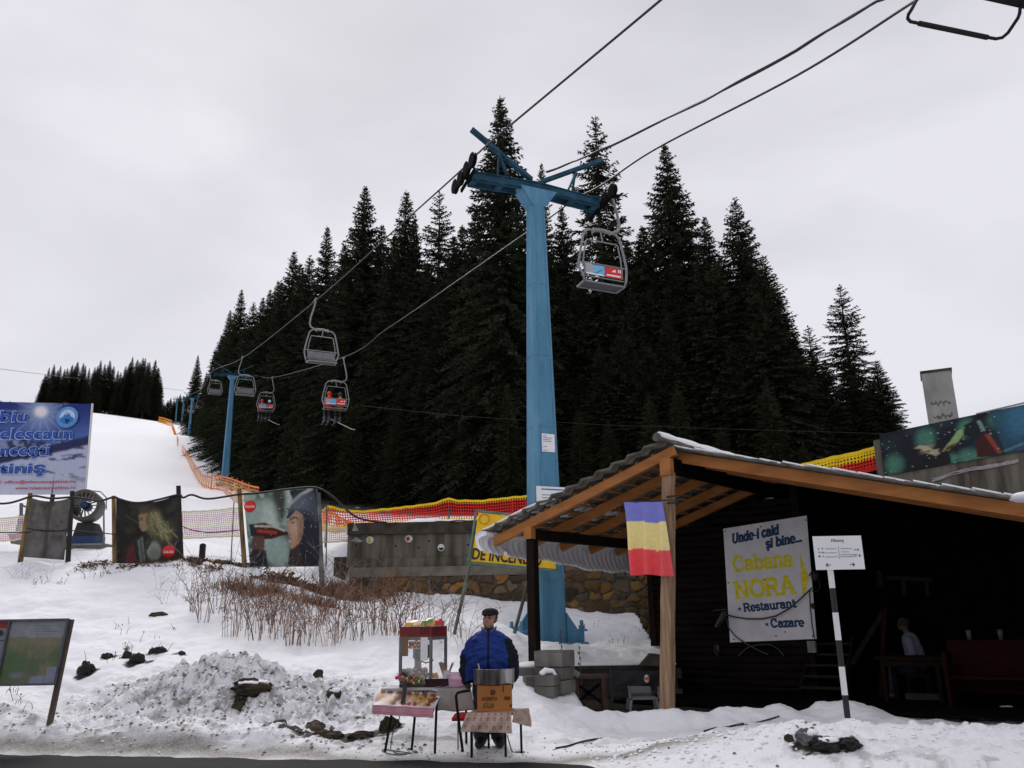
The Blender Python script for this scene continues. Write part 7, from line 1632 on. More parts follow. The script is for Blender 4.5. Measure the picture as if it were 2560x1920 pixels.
    b.build('vent_slots', M('slot_black', (.01, .01, .01), .8, .1, 8, 0), hd)
    b = MB(); b.prism(ring(zb, 1.03), UP, .07); b.build('base', al, e3)
    for p_ in (F0, F1, B1, B0): b = MB(); w = .034; b.box((p_.x, p_.y, (zb + .07 + zh0) / 2), (w, w, zh0 - zb - .072), math.atan2(fx.y, fx.x)); b.build('corner_post', al, e3)
    b = MB(); m_ = (F0 + F1) / 2 + (B0 - F0) * .35; b.box((m_.x - .02, m_.y, (zb + .07 + zh0 - .2) / 2 - .05), (.05, .03, .38)); b.build('kettle_stand', al, e3)
    b = MB()
    for p_, q_ in ((F0, F1), (F1, B1), (B1, B0), (B0, F0)): d = (q_ - p_).normalized(); b.bar(p_ + d * .02 + UP * (zh0 - .02), q_ - d * .02 + UP * (zh0 - .02), .03, .04)
    b.build('top_rail', al, e3)
    gm, nt, bs = nodes('case_glass'); tr_ = nt.nodes.new('ShaderNodeBsdfTransparent'); gl = nt.nodes.new('ShaderNodeBsdfGlossy'); gl.inputs['Roughness'].default_value = .08; mx = nt.nodes.new('ShaderNodeMixShader'); mx.inputs[0].default_value = .07; lk(nt, tr_.outputs[0], mx.inputs[1]); lk(nt, gl.outputs[0], mx.inputs[2]); lk(nt, mx.outputs[0], nt.nodes['Material Output'].inputs['Surface']); MATS['case_glass'] = gm
    for p_, q_ in ((F0, F1), (F1, B1), (B1, B0), (B0, F0)):
        d = (q_ - p_).normalized(); b = MB(); n_ = V((d.y, -d.x, 0)); b.frame((p_ + q_) / 2 + UP * ((zb + .07 + zh0 - .04) / 2), d, n_, UP, (q_ - p_).length - .036, .006, zh0 - .042 - zb - .07); b.build('glass_pane', gm, e3)
    b = MB(); kc = ctr + V((-.01, -.02, zh0 - .21)) - fx * .02; b.lathe([(0, -.09), (.085, -.09), (.11, -.05), (.11, .10), (.10, .10), (.10, -.04), (0, -.07)], kc, 24); b.lathe([(.115, .10), (0, .13)], kc, 24); b.tube([kc + V((0, 0, .1)), kc + V((0, 0, .21))], .02, 8); b.tube([kc + V((.02, -.1, -.1)), kc + V((.08, -.14, -.12)), kc + V((.15, -.1, -.10)), kc + V((.16, 0, -.09))], .010, 6); b.build('kettle', M('dark_steel_kettle', (.06, .06, .06), .35, .3, 8, .05, metal=.6), e3)
    sg = MB(); s0 = F0.lerp(F1, .28); s1 = F0.lerp(F1, .72); sg.frame((s0 + s1) / 2 + fn * .006 + UP * (zh0 - .10), fx, fn, UP, (s1 - s0).length, .004, .10); o = sg.build('name_strip', M('cream_strip', (.52, .46, .38), .5, .1, 5, 0), e3)
    text_obj('POPCORN', (F0 + F1) / 2 + fn * .010 + UP * (zh0 - .10), fx, UP, width=(F1 - F0).length * .80, height=.075, bold=.04, depth=.0, mat=M('letter_brown_red', (.30, .06, .03), .6, .1, 5, 0), parent=o)
    b = MB(); t = F0.lerp(F1, .155); b.frame(t + fn * .020 + UP * (zh0 - .115), fx, fn, UP, .095, .005, .25); o = b.build('cardboard_tag', M('cardboard_brown', (.21, .13, .08), .85, .15, 6, .1), None); tag(o, 'brown cardboard price tag hung on the left front of the popcorn machine', 'price tag')
    b = MB(); t = F0.lerp(F1, .80); b.frame(t + fn * .024 + UP * (zh0 - .15), fx, fn, UP, .10, .003, .29); o = b.build('paper_sheet', LM['paper'], None); tag(o, 'white paper sheet taped to the front of the popcorn machine', 'paper')
    # snack bags on the hood
    rnd = random.Random(5); hz = zh1 + .003
    for px, w, h, col, c2, lab in ((1034, .24, .085, S_(226, 170, 24), S_(236, 232, 220), 'yellow snack bag lying on the outer end of the red hood'), (1072, .22, .115, S_(216, 160, 22), S_(60, 130, 70), 'crumpled yellow and green snack bag in the middle of the red hood'), (1098, .12, .12, S_(190, 24, 50), S_(216, 60, 90), 'crimson snack bag at the inner end of the red hood')):
        g = at(px, 1566, 11.68); nu, nv = 18, 12; b = MB()
        def bag(u, v, g=g, w=w, h=h):
            x, y = (u - .5) * w, (v - .5) * .18; r = max(0, 1 - (2 * abs(u - .5)) ** 3) * max(0, 1 - (2 * abs(v - .5)) ** 3); return V((g.x + x, 11.70 + y, hz + .008 + h * .8 * r ** .45 * (.9 + .14 * math.sin(u * 9 + v * 6)) + .006 * math.sin(u * 31 + v * 19) * r))
        b.sheet(bag, nu, nv, (0, 0, -.006)); o = b.build('snack_bag', MA('foil_bag', .28, .6, .2), None, (g.x, 11.7, hz)); uu, vv = np.meshgrid(np.linspace(0, 1, nu + 1), np.linspace(0, 1, nv + 1)); m = sst(.56, .62, fbm(uu.ravel() * 3 + px, vv.ravel() * 3, 3, 4)); cc = np.array(col) * (1 - m[:, None]) + np.array(c2) * m[:, None]; set_col(o.data, np.concatenate([cc, cc])); tag(o, lab, 'snack bag', 'snack bags on the popcorn machine')
    # lollipop rack
    g = at(1033, 1718, 11.52); e4 = empty('lollipop_rack', V((g.x, 11.56, zt + .002)), 'crowded rack of small wrapped lollipops and toys in front of the popcorn machine', 'sweets rack')
    x0, x1 = at(998, 1700, 11.5).x, at(1066, 1700, 11.5).x; dkr = M('rack_dark', (.02, .02, .018), .6, .2, 10, .1)
    b = MB(); b.box(((x0 + x1) / 2, 11.58, zt + .02), (x1 - x0, .14, .036)); b.build('base', dkr, e4)
    cs = [S_(170, 60, 56), S_(200, 160, 70), S_(90, 110, 60), S_(60, 44, 38), S_(196, 120, 110), S_(150, 150, 150), S_(110, 60, 40)]
    b = MB(); b.box(((x0 + x1) / 2, 11.655, zt + .12), (x1 - x0, .02, .20)); b.build('back_board', M('rack_back_green', (.020, .024, .012), .7, .4, 14, .1), e4)
    ms = [M('sweet_' + n, c, .35, .2, 12, 0, spec=.5) for n, c in zip(('red', 'ochre', 'green', 'brown', 'pink', 'silver', 'chestnut'), cs)]
    zr = at(1030, 1680, 11.5).z
    for r_ in range(4):
        for i in range(11):
            x = x0 + .02 + (x1 - x0 - .04) * (i + .5 * (r_ % 2)) / 11 + rnd.uniform(-.008, .008); y = 11.53 + .035 * r_; z = zr - .12 + .045 * r_ + rnd.uniform(-.02, .015)
            b = MB(); b.tube([(x, y, zt + .035), (x + rnd.uniform(-.01, .01), y, z)], .0035, 5, 0); b.ell((x, y, z), .020, .014, .024, 8, 6, 1, jit=.1); b.ell((x + .004, y - .004, z - .055), .013, .010, .022, 7, 5, 2, jit=.15); b.build('lollipop', [ms[5], rnd.choice(ms), rnd.choice(ms)], e4)
    b = MB(); b.tube([(x0 - .01, 11.55, zr - .06), (x0 - .04, 11.55, zr - .01)], .004, 5); b.tube([(x0 + .005, 11.52, zr - .10), (x0 - .02, 11.50, zr - .07)], .004, 5); b.build('wire', st, e4)
    b = MB(); b.ell((at(992, 1694, 11.5).x, 11.5, at(992, 1694, 11.5).z), .026, .026, .026, 14, 10); b.build('toy_ball', M('ball_magenta', S_(224, 16, 90), .4, .05, 8, 0), e4)
    b = MB(); z = zt; x = at(1008, 1745, 11.2).x; b.sheet(lambda u, v: V((x + .055 * (u - .5), 11.44 - .28 * v, zt + .10 - .27 * v + .01 * math.sin(u * 6))), 5, 8, (0, 0, .006)); o = b.build('dark_strap', M('dark_plastic_strip', (.018, .014, .012), .6, .2, 8, .1), None); tag(o, 'dark strip hanging from the lollipop rack over the rabbit cloth', 'strap')
    # basket of bread rings, dark tray with cards, sticks in a glass, pink tub
    x = at(1079, 1698, 11.5).x; y = 11.62
    b = MB(); b.lathe([(0, 0), (.07, 0), (.09, .10), (.084, .10), (.065, .008), (0, .008)], (x, y, zt + .004), 20); e5 = b.build('sweet_bowl', M('clear_grey_bowl', (.35, .35, .36), .25, .1, 8, 0), None, (x, y, zt + .004)); tag(e5, 'small bowl heaped with golden rabbit shaped sweets beside the lollipop rack', 'bowl')
    bm_ = [M('biscuit_gold', S_(210, 160, 90), .7, .2, 12, .1), M('biscuit_violet', S_(70, 50, 120), .6, .2, 12, .1)]
    for i in range(9): t = 6.28 * i / 9; b = MB(); b.ell((x + .055 * math.cos(t), y + .045 * math.sin(t), zt + .12 + .02 * math.sin(i * 2.1)), .026, .02, .032, 9, 7, 0, jit=.12); b.build('sweet', bm_[1] if i == 4 else bm_[0], e5)
    xa, xb = at(1061, 1710, 11.46).x, at(1119, 1710, 11.46).x; xm = (xa + xb) / 2; w = xb - xa
    b = MB(); z0 = zt + .005; h = .10; P = lambda sx, sy, z: V((xm + sx * w / 2 * (.86 + .14 * z / h), 11.53 + sy * .07 * (.8 + .2 * z / h), z0 + z))
    b.add([P(-1, -1, 0), P(1, -1, 0), P(1, 1, 0), P(-1, 1, 0), P(-1, -1, h), P(1, -1, h), P(1, 1, h), P(-1, 1, h)], [(0, 3, 2, 1), (0, 1, 5, 4), (1, 2, 6, 5), (2, 3, 7, 6), (3, 0, 4, 7)])
    for i in range(4): b.box((xm - w * .36 + i * w * .24, 11.53, z0 + h - .012), (w * .2, .09, .03), .2, 1)
    e6 = b.build('goods_tray', [M('dark_wine_tray', (.03, .008, .012), .4, .2, 8, 0), LM['paper']], None); tag(e6, 'dark wine coloured tray holding white packets at the table front', 'tray')
    x = at(1116, 1690, 11.6).x; b = MB(); b.lathe([(0, 0), (.05, 0), (.055, .19), (.051, .19), (.046, .006), (0, .006)], (x, 11.66, zt + .005), 18); o = b.build('glass_jar', M('milky_glass', (.50, .51, .52), .2, .06, 6, 0), None); tag(o, 'milky jar with cardboard cones and sticks standing in it', 'jar')
    cones = M('cone_paper', (.36, .22, .14), .8, .2, 8, .1)
    for (bx, by), (tx, ty), r, m_ in (((1112, 1700), (1101, 1655), .026, cones), ((1118, 1700), (1106, 1657), .022, cones), ((1112, 1706), (1132, 1658), .016, cones), ((1113, 1704), (1134, 1655), .008, LM['paper']), ((1120, 1702), (1110, 1668), .018, cones)):
        b = MB(); b.tube([at(bx, by, 11.66), at(tx, ty, 11.66)], [r * .35, r], 8); o = b.build('paper_cone', m_, None); tag(o, 'thin cardboard cone or stick sticking up out of the milky jar', 'paper cone', 'cones and sticks in the jar')
    xa, xb = at(1120, 1700, 11.5).x, at(1176, 1700, 11.5).x; zt2 = at(1150, 1684, 11.5).z; xm = (xa + xb) / 2; w = xb - xa; h = zt2 - zt - .006
    pm, nt, bs = nodes('pink_clear_plastic'); bs.inputs['Base Color'].default_value = (.72, .45, .62, 1); bs.inputs['Roughness'].default_value = .3; bs.inputs['Alpha'].default_value = .62; MATS['pink_clear_plastic'] = pm
    b = MB(); z0 = zt + .006; P = lambda sx, sy, z, s=1: V((xm + sx * w / 2 * (.90 + .10 * z / h) * s, 11.60 + sy * .13 * (.9 + .1 * z / h) * s, z0 + z))
    b.add([P(-1, -1, 0), P(1, -1, 0), P(1, 1, 0), P(-1, 1, 0), P(-1, -1, h), P(1, -1, h), P(1, 1, h), P(-1, 1, h)], [(0, 3, 2, 1), (0, 1, 5, 4), (1, 2, 6, 5), (2, 3, 7, 6), (3, 0, 4, 7)]); e7 = b.build('plastic_tub', pm, None); tag(e7, 'see-through pink plastic tub half full of pink sugar', 'tub')
    b = MB()
    for s in ((-1, -1, 1, -1), (1, -1, 1, 1), (1, 1, -1, 1), (-1, 1, -1, -1)): b.bar(P(s[0], s[1], h), P(s[2], s[3], h), .014, .012)
    b.build('rim', M('rim_pink_white', (.68, .55, .62), .4, .1, 8, 0), e7)
    b = MB(); b.grid(lambda u, v: V((xm + (u - .5) * w * .86, 11.60 + (v - .5) * .22, z0 + h * (.50 + .12 * math.sin(u * 9 + v * 5) * math.sin(v * 3)))), 14, 8); b.frame((xm, 11.60, z0 + h * .22), (1, 0, 0), (0, 1, 0), UP, w * .84, .215, h * .42); b.build('pink_sugar', M('pink_sugar', S_(214, 96, 134), .9, .2, 20, .4), e7)
    # --- small table with the candy floss pan
    zs = at(1215, 1782, 11.0).z; xa, xb = at(1150, 1782, 10.98).x, at(1325, 1782, 11.1).x
    A_, B_, C_, D_ = at(1172, 1783, 10.95), at(1277, 1783, 10.95), at(1320, 1779, 11.42), at(1195, 1776, 11.5); 
    for q in (A_, B_, C_, D_): q.z = zs
    ct = (A_ + C_) / 2; e8 = empty('small_table', V((ct.x, ct.y, tz(ct.x, ct.y))), 'low small table on four black legs under the floss pan, nearest to the road', 'table')
    b = MB(); b.prism([p_ - UP * .03 for p_ in (A_, B_, C_, D_)], UP, .025); b.build('table_top', M('table_board', (.3, .25, .2), .7, .1, 5, .05), e8)
    for px, py, Y in ((1179, 1893, 10.97), (1264.5, 1898, 10.97), (1304, 1883, 11.28), (1222, 1888, 11.4)): g = at(px, py, Y); b = MB(); b.tube([(g.x, g.y, tz(g.x, g.y) - .01), (g.x - .004, g.y, zs - .03)], .015, 8); b.build('leg', blk, e8)
    beige = S_(186, 170, 158); p = Paint(98, 40, beige)
    for i in range(7):
        for j in range(2): u, v = (i + .5) / 7, .30 + .44 * j; p.ell(u, v, .034, .13, S_(156, 74, 56), 0, .4, .85).ell(u + .008, v + .03, .018, .07, S_(196, 140, 110), 0, .4)
        p.line([(i / 7, .1), (i / 7, 1)], .008, S_(150, 128, 112), .8)
        p.ell((i + .5) / 7, .05, .03, .05, S_(170, 60, 50), 0, .3, .8)
    for v in (.10, .52, .96): p.line([(0, v), (1, v)], .012, S_(150, 128, 112), .8)
    cl = empty('printed_cloth', A_, 'beige cloth printed with red fruit squares, hanging over the front of the low table', 'cloth'); LB, RB = at(1160, 1831, 10.90), at(1280, 1833, 10.90); LT, RT = at(1156, 1787, 10.93), at(1281, 1783, 10.93); LB = at(1158, 1825, 10.9)
    o, f = hang('cloth', cl, (at(1166, 1784, 10.935), at(1278, 1783, 10.935), at(1150, 1829, 10.90), at(1280, 1833, 10.90)), p, MA('printed_oilcloth'), 0, .02, wav=.03)
    pp = Paint(30, 20, S_(176, 158, 144)); pp.blot(9, .5, .62, S_(150, 110, 94), 4, .7)
    hang('cloth_top', cl, (D_ + UP * .006, C_ + UP * .006, at(1166, 1784, 10.945), B_ + UP * .006), pp, MA('printed_oilcloth'), 0, 0, n=UP, wav=.0)
    hang('cloth_side', cl, (B_ + V((.02, 0, .004)), C_ + V((.02, 0, .004)), at(1284, 1806, 11.0), at(1328, 1818, 11.35)), pp, MA('printed_oilcloth'), 0, .015, n=V((.8, -.6, 0)), wav=.03)
    # carton: the candy floss machine's own box
    l, r = at(1193, 1750, 11.1), at(1280, 1750, 11.1); zb2, zt3 = zs + .008, at(1236, 1714, 11.1).z; w = r.x - l.x; y0 = 11.1
    e9 = empty('cardboard_box', V(((l.x + r.x) / 2, y0 + .2, zb2)), 'orange brown carton with black print and a handwritten price, standing under the steel pan', 'box')
    b = MB(); b.box(((l.x + r.x) / 2, y0 + .2, (zb2 + zt3) / 2), (w, .40, zt3 - zb2)); b.build('carton', M('orange_carton', (.36, .135, .030), .75, .10, 4, .08), e9)
    m = lambda px, py: at(px, py, y0 - .004); ink = M('carton_print', (.05, .025, .012), .8, .1, 6, 0); hand = M('marker_black', (.02, .02, .02), .7, .1, 6, 0)
    b = MB(); q = m(1232, 1731)
    for t in range(8): an = t * .785; d = V((math.cos(an), 0, math.sin(an))); b.bar(q + d * .010, q + d * .036, .014, .002, (0, 1, 0))
    b.build('print_mark', ink, e9)
    text_obj('HORECA', m(1223, 1747), (1, 0, .02), UP, width=.195, height=.042, bold=.03, depth=.0, mat=ink, parent=e9, shear=.25)
    b = MB(); q = m(1268, 1745)
    for i in range(3): b.box((q.x, q.y, q.z + .013 - .014 * i), (.075, .002, .009))
    b.build('print_lines', ink, e9)
    b = MB(); P = lambda *L: [m(*z) for z in L]
    for L in (((1216, 1759), (1210, 1760), (1209, 1763), (1214, 1765), (1213, 1769), (1207, 1769)), ((1220, 1759), (1219, 1769), (1226, 1768)), ((1228, 1760), (1227, 1768)), ((1227, 1768), (1233, 1767)), ((1232, 1758), (1233, 1767)), ((1216, 1754), (1217, 1756))): b.tube(P(*L), .004, 5)
    b.build('handwriting', hand, e9)
    b = MB(); b.frame(m(1202, 1764), (1, 0, 0), (0, 1, 0), UP, .03, .003, .02); b.build('green_sticker', M('sticker_green', (.10, .35, .05), .6, .1, 6, 0), e9)
    b = MB(); b.frame(m(1258, 1722), (1, 0, 0), (0, 1, 0), UP, .012, .003, .06); b.frame(m(1277, 1764), (1, 0, 0), (0, 1, 0), UP, .025, .003, .03); b.build('dark_label', ink, e9)
    # steel pan
    c0 = at(1235, 1715, 11.33); R0 = (at(1286, 1690, 11.33).x - at(1183, 1690, 11.33).x) / 2; zp = zt3 + .006; hp_ = at(1235, 1672.5, 11.33).z - zp
    pan, nt, bs = nodes('brushed_steel_pan'); tc = nt.nodes.new('ShaderNodeTexCoord'); nz = nt.nodes.new('ShaderNodeTexNoise'); nz.inputs['Scale'].default_value = 2.2; mp = nt.nodes.new('ShaderNodeMapping'); mp.inputs['Scale'].default_value = (6, 6, .3); lk(nt, tc.outputs['Object'], mp.inputs[0]); lk(nt, mp.outputs[0], nz.inputs['Vector']); rp = nt.nodes.new('ShaderNodeValToRGB'); rp.color_ramp.elements[0].color = (.13, .12, .125, 1); rp.color_ramp.elements[1].color = (.40, .39, .40, 1); rp.color_ramp.elements[0].position = .38; rp.color_ramp.elements[1].position = .65; lk(nt, nz.outputs['Fac'], rp.inputs[0]); lk(nt, rp.outputs[0], bs.inputs['Base Color']); bs.inputs['Metallic'].default_value = .85; bs.inputs['Roughness'].default_value = .34
    b = MB(); b.lathe([(0, .0), (R0 * .94, 0), (R0 * .98, .02), (R0, hp_), (R0 + .010, hp_ + .006), (R0 + .006, hp_ + .010), (R0 - .010, hp_), (R0 * .95, .03), (0, .025)], (c0.x, 11.33, zp), 56); e10 = b.build('steel_pan', pan, None, (c0.x, 11.33, zp)); tag(e10, 'wide round steel candy floss pan on top of the orange carton', 'pan')
    b = MB(); b.lathe([(0, .15), (.07, .15), (.08, .03), (0, .03)], (c0.x, 11.33, zp), 20); b.build('spinner_head', M('dark_steel_kettle', (.06, .06, .06)), e10)
    b = MB(); b.tube([(at(1206, 1680, 11.2).x, 11.2, zp + .06), at(1195, 1659, 11.2)], .009, 6); o = b.build('wooden_stick', M('pale_wood_stick', (.55, .46, .34), .7, .1, 8, 0), None); tag(o, 'single pale wooden stick leaning out of the steel pan', 'stick')
    # red padded chair
    g = at(1148, 1890, 11.15); zg = tz(g.x, 11.2); sx0, sx1 = at(1131, 1785, 11.2).x, at(1182, 1785, 11.2).x; zse = at(1150, 1786, 11.2).z
    e11 = empty('red_chair', V(((sx0 + sx1) / 2, 11.25, zg)), 'metal framed chair with a red padded seat between the two stall tables', 'chair')
    b = MB(); b.sheet(lambda u, v: V((sx0 + (sx1 - sx0) * u, 11.08 + .40 * v, zse - .03 + .045 * (math.sin(math.pi * u) * math.sin(math.pi * v)) ** .35)), 14, 12, (0, 0, -.035)); b.build('seat', M('red_cushion', (.34, .012, .010), .8, .15, 10, .2), e11)
    P = lambda px, py, Y=11.02: at(px, py, Y)
    b = MB(); b.tube([P(1174, 1726, 11.10), P(1155, 1729, 11.06), P(1144, 1732), P(1140, 1740), P(1141, 1752), P(1148, 1812), P(1157, 1880)], .017, 8); b.build('arm_frame', blk, e11)
    for px, Y in ((1145, 11.45), (1178, 11.45), (1181, 11.08)): x = at(px, 1800, Y).x; b = MB(); b.tube([(x, Y, tz(x, Y) - .01), (x, Y, zse - .03)], .010, 7); b.build('leg', st, e11)
    # flexes
    cm = M('grey_flex', (.10, .095, .09), .7, .2, 10, 0)
    def flex(name, pts, r, label, mat=cm):
        out = []; P = [at(*q) for q in pts]
        for i, q in enumerate(P): 
            if len(pts[i]) == 3: z = tz(q.x, q.y) + r; q.z = max(q.z, z) if abs(q.z - z) > .12 else z
        for i in range(len(P) - 1):
            p0, p1, p2, p3 = P[max(i - 1, 0)], P[i], P[i + 1], P[min(i + 2, len(P) - 1)]
            for k_ in range(6): t = k_ / 6; out.append(.5 * (2 * p1 + (p2 - p0) * t + (2 * p0 - 5 * p1 + 4 * p2 - p3) * t * t + (3 * p1 - p0 - 3 * p2 + p3) * t ** 3))
        out.append(P[-1]); b = MB(); b.tube(out, r, 6); o = b.build(name, mat, None); return tag(o, label, 'cable')
    flex('power_cable', [(1000, 1783, 11.5), (995, 1810, 11.5), (984, 1825, 11.5), (977, 1845, 11.5), (982, 1862, 11.4), (995, 1872, 11.3), (1018, 1877, 11.3), (1000, 1880, 11.25), (975, 1878, 11.3), (957, 1868, 11.4), (960, 1860, 11.45), (985, 1866, 11.4), (1030, 1880, 11.3)], .007, 'pale grey power cord trailing from the popcorn machine, coiled under the rabbit cloth')
    flex('power_cable', [(1268, 1838, 11.3), (1280, 1858, 11.3), (1290, 1870, 11.3), (1305, 1878, 11.3), (1312, 1879, 11.3)], .008, 'dark cord with a plug running from the low table to the snow')
    flex('ground_cable', [(1390, 1880, 11.4), (1420, 1873, 11.55), (1460, 1866, 11.8), (1510, 1857, 12.1), (1560, 1850, 12.3), (1600, 1845, 12.5), (1620, 1841, 12.6), (1640, 1842, 12.6), (1690, 1844, 12.6)], .013, 'thin black cable crossing the trampled snow towards the hut', M('black_cable', (.015, .014, .014)))
    flex('ground_cable', [(1760, 1838, 12.9), (1792, 1836, 13), (1796, 1825, 13.3), (1830, 1820, 13.4), (1860, 1822, 13.4), (1840, 1830, 13.1), (1800, 1832, 13.0), (1850, 1825, 13.3), (1900, 1821, 13.5), (1950, 1817, 13.7)], .014, 'looped black hose on the snow before the hut floor', M('black_cable', (.015, .014, .014)))
# ------------------------------------------------------------------ blocks, rocks, plants
def build_clutter():
    cb = M('aerated_block', (.115, .112, .098), .9, .2, 4, .5, c2=(.19, .185, .165), bscale=30); cb2 = M('weathered_block', (.075, .074, .064), .9, .3, 3, .5, c2=(.14, .137, .12), bscale=26)
    G = 'loose concrete blocks beside the porch'
    def block(c, size, rz, label, mt, curved=0):
        b = MB(); w, d, h = size; x = V((math.cos(rz), math.sin(rz), 0)); y = V((-x.y, x.x, 0)); ch = .018
        out = []; n = 8
        for i in range(n + 1): t = i / n - .5; out.append((t * w, -d / 2 - curved * (1 - (2 * t) ** 2)))
        out += [(w / 2, d / 2), (-w / 2, d / 2)]
        C = V(c); rg = [(z, s) for z, s in ((0, .97), (ch, 1), (h - ch, 1), (h - .003, .97))]; K = len(out); vs = []
        for z, s in rg: vs += [C + x * (p[0] * s) + y * (p[1] * s) + UP * z for p in out]
        b.add(vs, [(r * K + i, r * K + (i + 1) % K, (r + 1) * K + (i + 1) % K, (r + 1) * K + i) for r in range(3) for i in range(K)] + [tuple(range(K))[::-1], tuple(range(3 * K, 4 * K))])
        o = b.build('concrete_block', mt, None, C); tag(o, label, 'concrete block', G)
    nm4 = ['bottom block of the curved stack right behind the vendor', 'second block from the bottom of the curved stack behind the vendor', 'third block of the curved stack behind the vendor', 'top snow dusted block of the curved stack behind the vendor']
    Y = 15.6; p0, p1 = at(1324, 1762, Y), at(1324, 1665, Y); hh = (p1.z - p0.z) / 4
    for i in range(4): q = at(1326 - i * 1.5, 1762, Y); block((q.x, Y, p0.z + i * hh), (.44, .40, hh - .012), R(-8 + 3 * (i % 2)), nm4[i], cb2, .06)
    b = MB(); q = at(1322, 1664, Y); b.ell((q.x, Y, q.z + .0), .24, .22, .07, 16, 8, jit=.08); o = b.build('snow_lump', HM['snow']); tag(o, 'lump of snow on the curved block stack', 'snow')
    Y = 15.2; q = at(1391, 1806, Y); z0 = max(q.z, tz(q.x, Y) - .03); zt = at(1391, 1654, Y).z; hs = [.22, .21, .24, 0]; hs[3] = zt - z0 - sum(hs[:3])
    nm = ['lowest block of the tall pillar at the porch corner', 'second block of the tall pillar at the porch corner', 'third block of the tall pillar, its corner edge lit', 'tall top block of the pillar at the porch corner']; z = z0
    for i in range(4): block((q.x, Y + .02 * (i % 2), z), (.52, .52, hs[i] - .01), R(-28), nm[i], cb if i != 1 else cb2); z += hs[i]
    Y = 14.75; q = at(1370, 1804, Y); z = max(q.z, tz(q.x, Y) - .02)
    for i, l in enumerate(('lower block of the low pair in front of the pillar', 'upper block of the low pair, with snow on it')): block((q.x + .01 * i, Y, z), (.34, .30, .165), R(-22), l, cb2); z += .172
    b = MB(); b.tube([V((q.x - .1, Y - .05, z + .0)), V((q.x - .02, Y - .02, z + .06)), V((q.x + .1, Y, z + .05)), V((q.x + .15, Y, z - .03))], [.05, .055, .04, .03], 8); o = b.build('snow_curl', HM['snow']); tag(o, 'curl of snow on the low pair of blocks', 'snow')
    q = at(1335, 1790, 15.0); block((q.x, 15.05, tz(q.x, 15.05) - .05), (.30, .28, .22), R(10), 'half buried block between the curved stack and the low pair', cb2)
    # dark low wall behind the dug out terrace, things under the porch
    dk = M('dark_block_wall', (.026, .024, .023), .9, .3, 3, .4, c2=(.05, .047, .044)); z = at(1520, 1662, 18.2).z
    e = empty('low_wall', V((2.8, 18.2, .05)), 'low dark block wall holding back the snow behind the porch corner', 'wall')
    b = MB(); zz = .0; r = 0
    while zz < z - .05:
        h = min(.2, z - zz); x = .95 + (.2 if r % 2 else 0)
        while x < 2.95: b.box((x + .2, 18.2, zz + h / 2), (.392, .26, h - .008)); x += .4
        zz += h; r += 1
    b.build('blocks', dk, e)
    b = MB(); b.sheet(lambda u, v: V((.95 + 2.3 * u, 18.06 + .6 * v, z + .01 + .05 * math.sin(math.pi * min(v * 1.6, 1)) + .03 * math.sin(u * 15) * v)), 40, 6, (0, 0, -.02)); b.build('snow_cap', HM['snow'], e)
    tw = M('old_table_timber', (.055, .028, .015), .8, .3, 3, .3, stretch=(3, 3, 1)); g = at(1478, 1806, 15.6); g.z = .06
    e = empty('side_table', g, 'rough wooden side table with a crossed frame beside the block pillar', 'table'); zt = at(1478, 1691, 15.6).z
    b = MB(); b.box((g.x, g.y + .1, zt), (.66, .5, .05)); b.build('table_top', tw, e)
    for px in (1444, 1512):
        for dy in (-.1, .3): x = at(px, 1750, 15.6).x; b = MB(); b.bar((x, g.y + dy, .02), (x - .02, g.y + dy, zt - .026), .075, .075, (1, 0, 0)); b.build('leg', tw, e)
    for s in (-1, 1): b = MB(); b.bar((g.x - s * .24, g.y + .33, .15), (g.x + s * .24, g.y + .33, zt - .12), .05, .05, (1, 0, 0)); b.build('cross_brace', M('black_brown_timber', (.02, .013, .01)), e)
    g = at(1606, 1803, 15.7); g.z = .06; wp = M('white_plastic', (.20, .20, .205), .5, .06, 6, .03); e = empty('plastic_chair', g, 'white plastic garden chair under the black beer cloth', 'chair')
    zs = at(1606, 1744, 15.7).z; b = MB(); b.box((g.x + .04, g.y, zs), (.44, .42, .03)); b.build('seat', wp, e)
    for x, y in ((-.2, -.18), (.24, -.18), (-.2, .2), (.24, .2)): b = MB(); b.bar((g.x + x * 1.15, g.y + y, .05), (g.x + x, g.y + y, zs - .015), .045, .045, (1, 0, 0)); b.build('leg', wp, e)
    b = MB(); b.sheet(lambda u, v: V((g.x + .02 + (u - .5) * .42 * (1 - .15 * v), g.y + .22 + .07 * v, zs + .02 + .40 * v)), 8, 6, (0, .02, 0)); b.build('backrest', wp, e)
    for s in (-1, 1): b = MB(); b.tube([(g.x + .04 + s * .25, g.y - .16, zs), (g.x + .04 + s * .26, g.y - .14, zs + .2), (g.x + .04 + s * .25, g.y + .2, zs + .22)], .022, 7); b.build('armrest', wp, e)
    c = [at(1526, 1676, 15.35), at(1668, 1676, 15.35), at(1526, 1714, 15.35), at(1668, 1716, 15.35)]
    e = empty('beer_cloth', c[2], 'black cloth banner with a small round red and white badge strung under the porch', 'banner'); p = Paint(40, 14, (.012, .013, .016)); o, f = hang('cloth', e, c, p, MA('printed_tarp'), .01, .02, wav=.02)
    q = at(1617, 1697, 15.29); b = MB(); b.lathe([(0, 0), (.055, 0), (.055, -.003)], q, 20, X=(.8, 0, 0), Y=(0, 0, 1.25), Z=(0, -1, 0)); bd = b.build('badge', M('badge_cream', (.5, .48, .44), .5, .1, 6, 0), e); b = MB(); b.box(q + V((0, -.003, .005)), (.075, .003, .04)); b.build('badge_band', M('badge_red', S_(206, 38, 34)), bd)
    for px in (1527, 1666):
        t = at(px, 1674, 15.36); b = MB(); b.tube([(t.x, t.y, .02), (t.x, t.y, t.z + .02)], .022, 6); b.build('pole', M('black_post', (.018, .016, .015)), e)
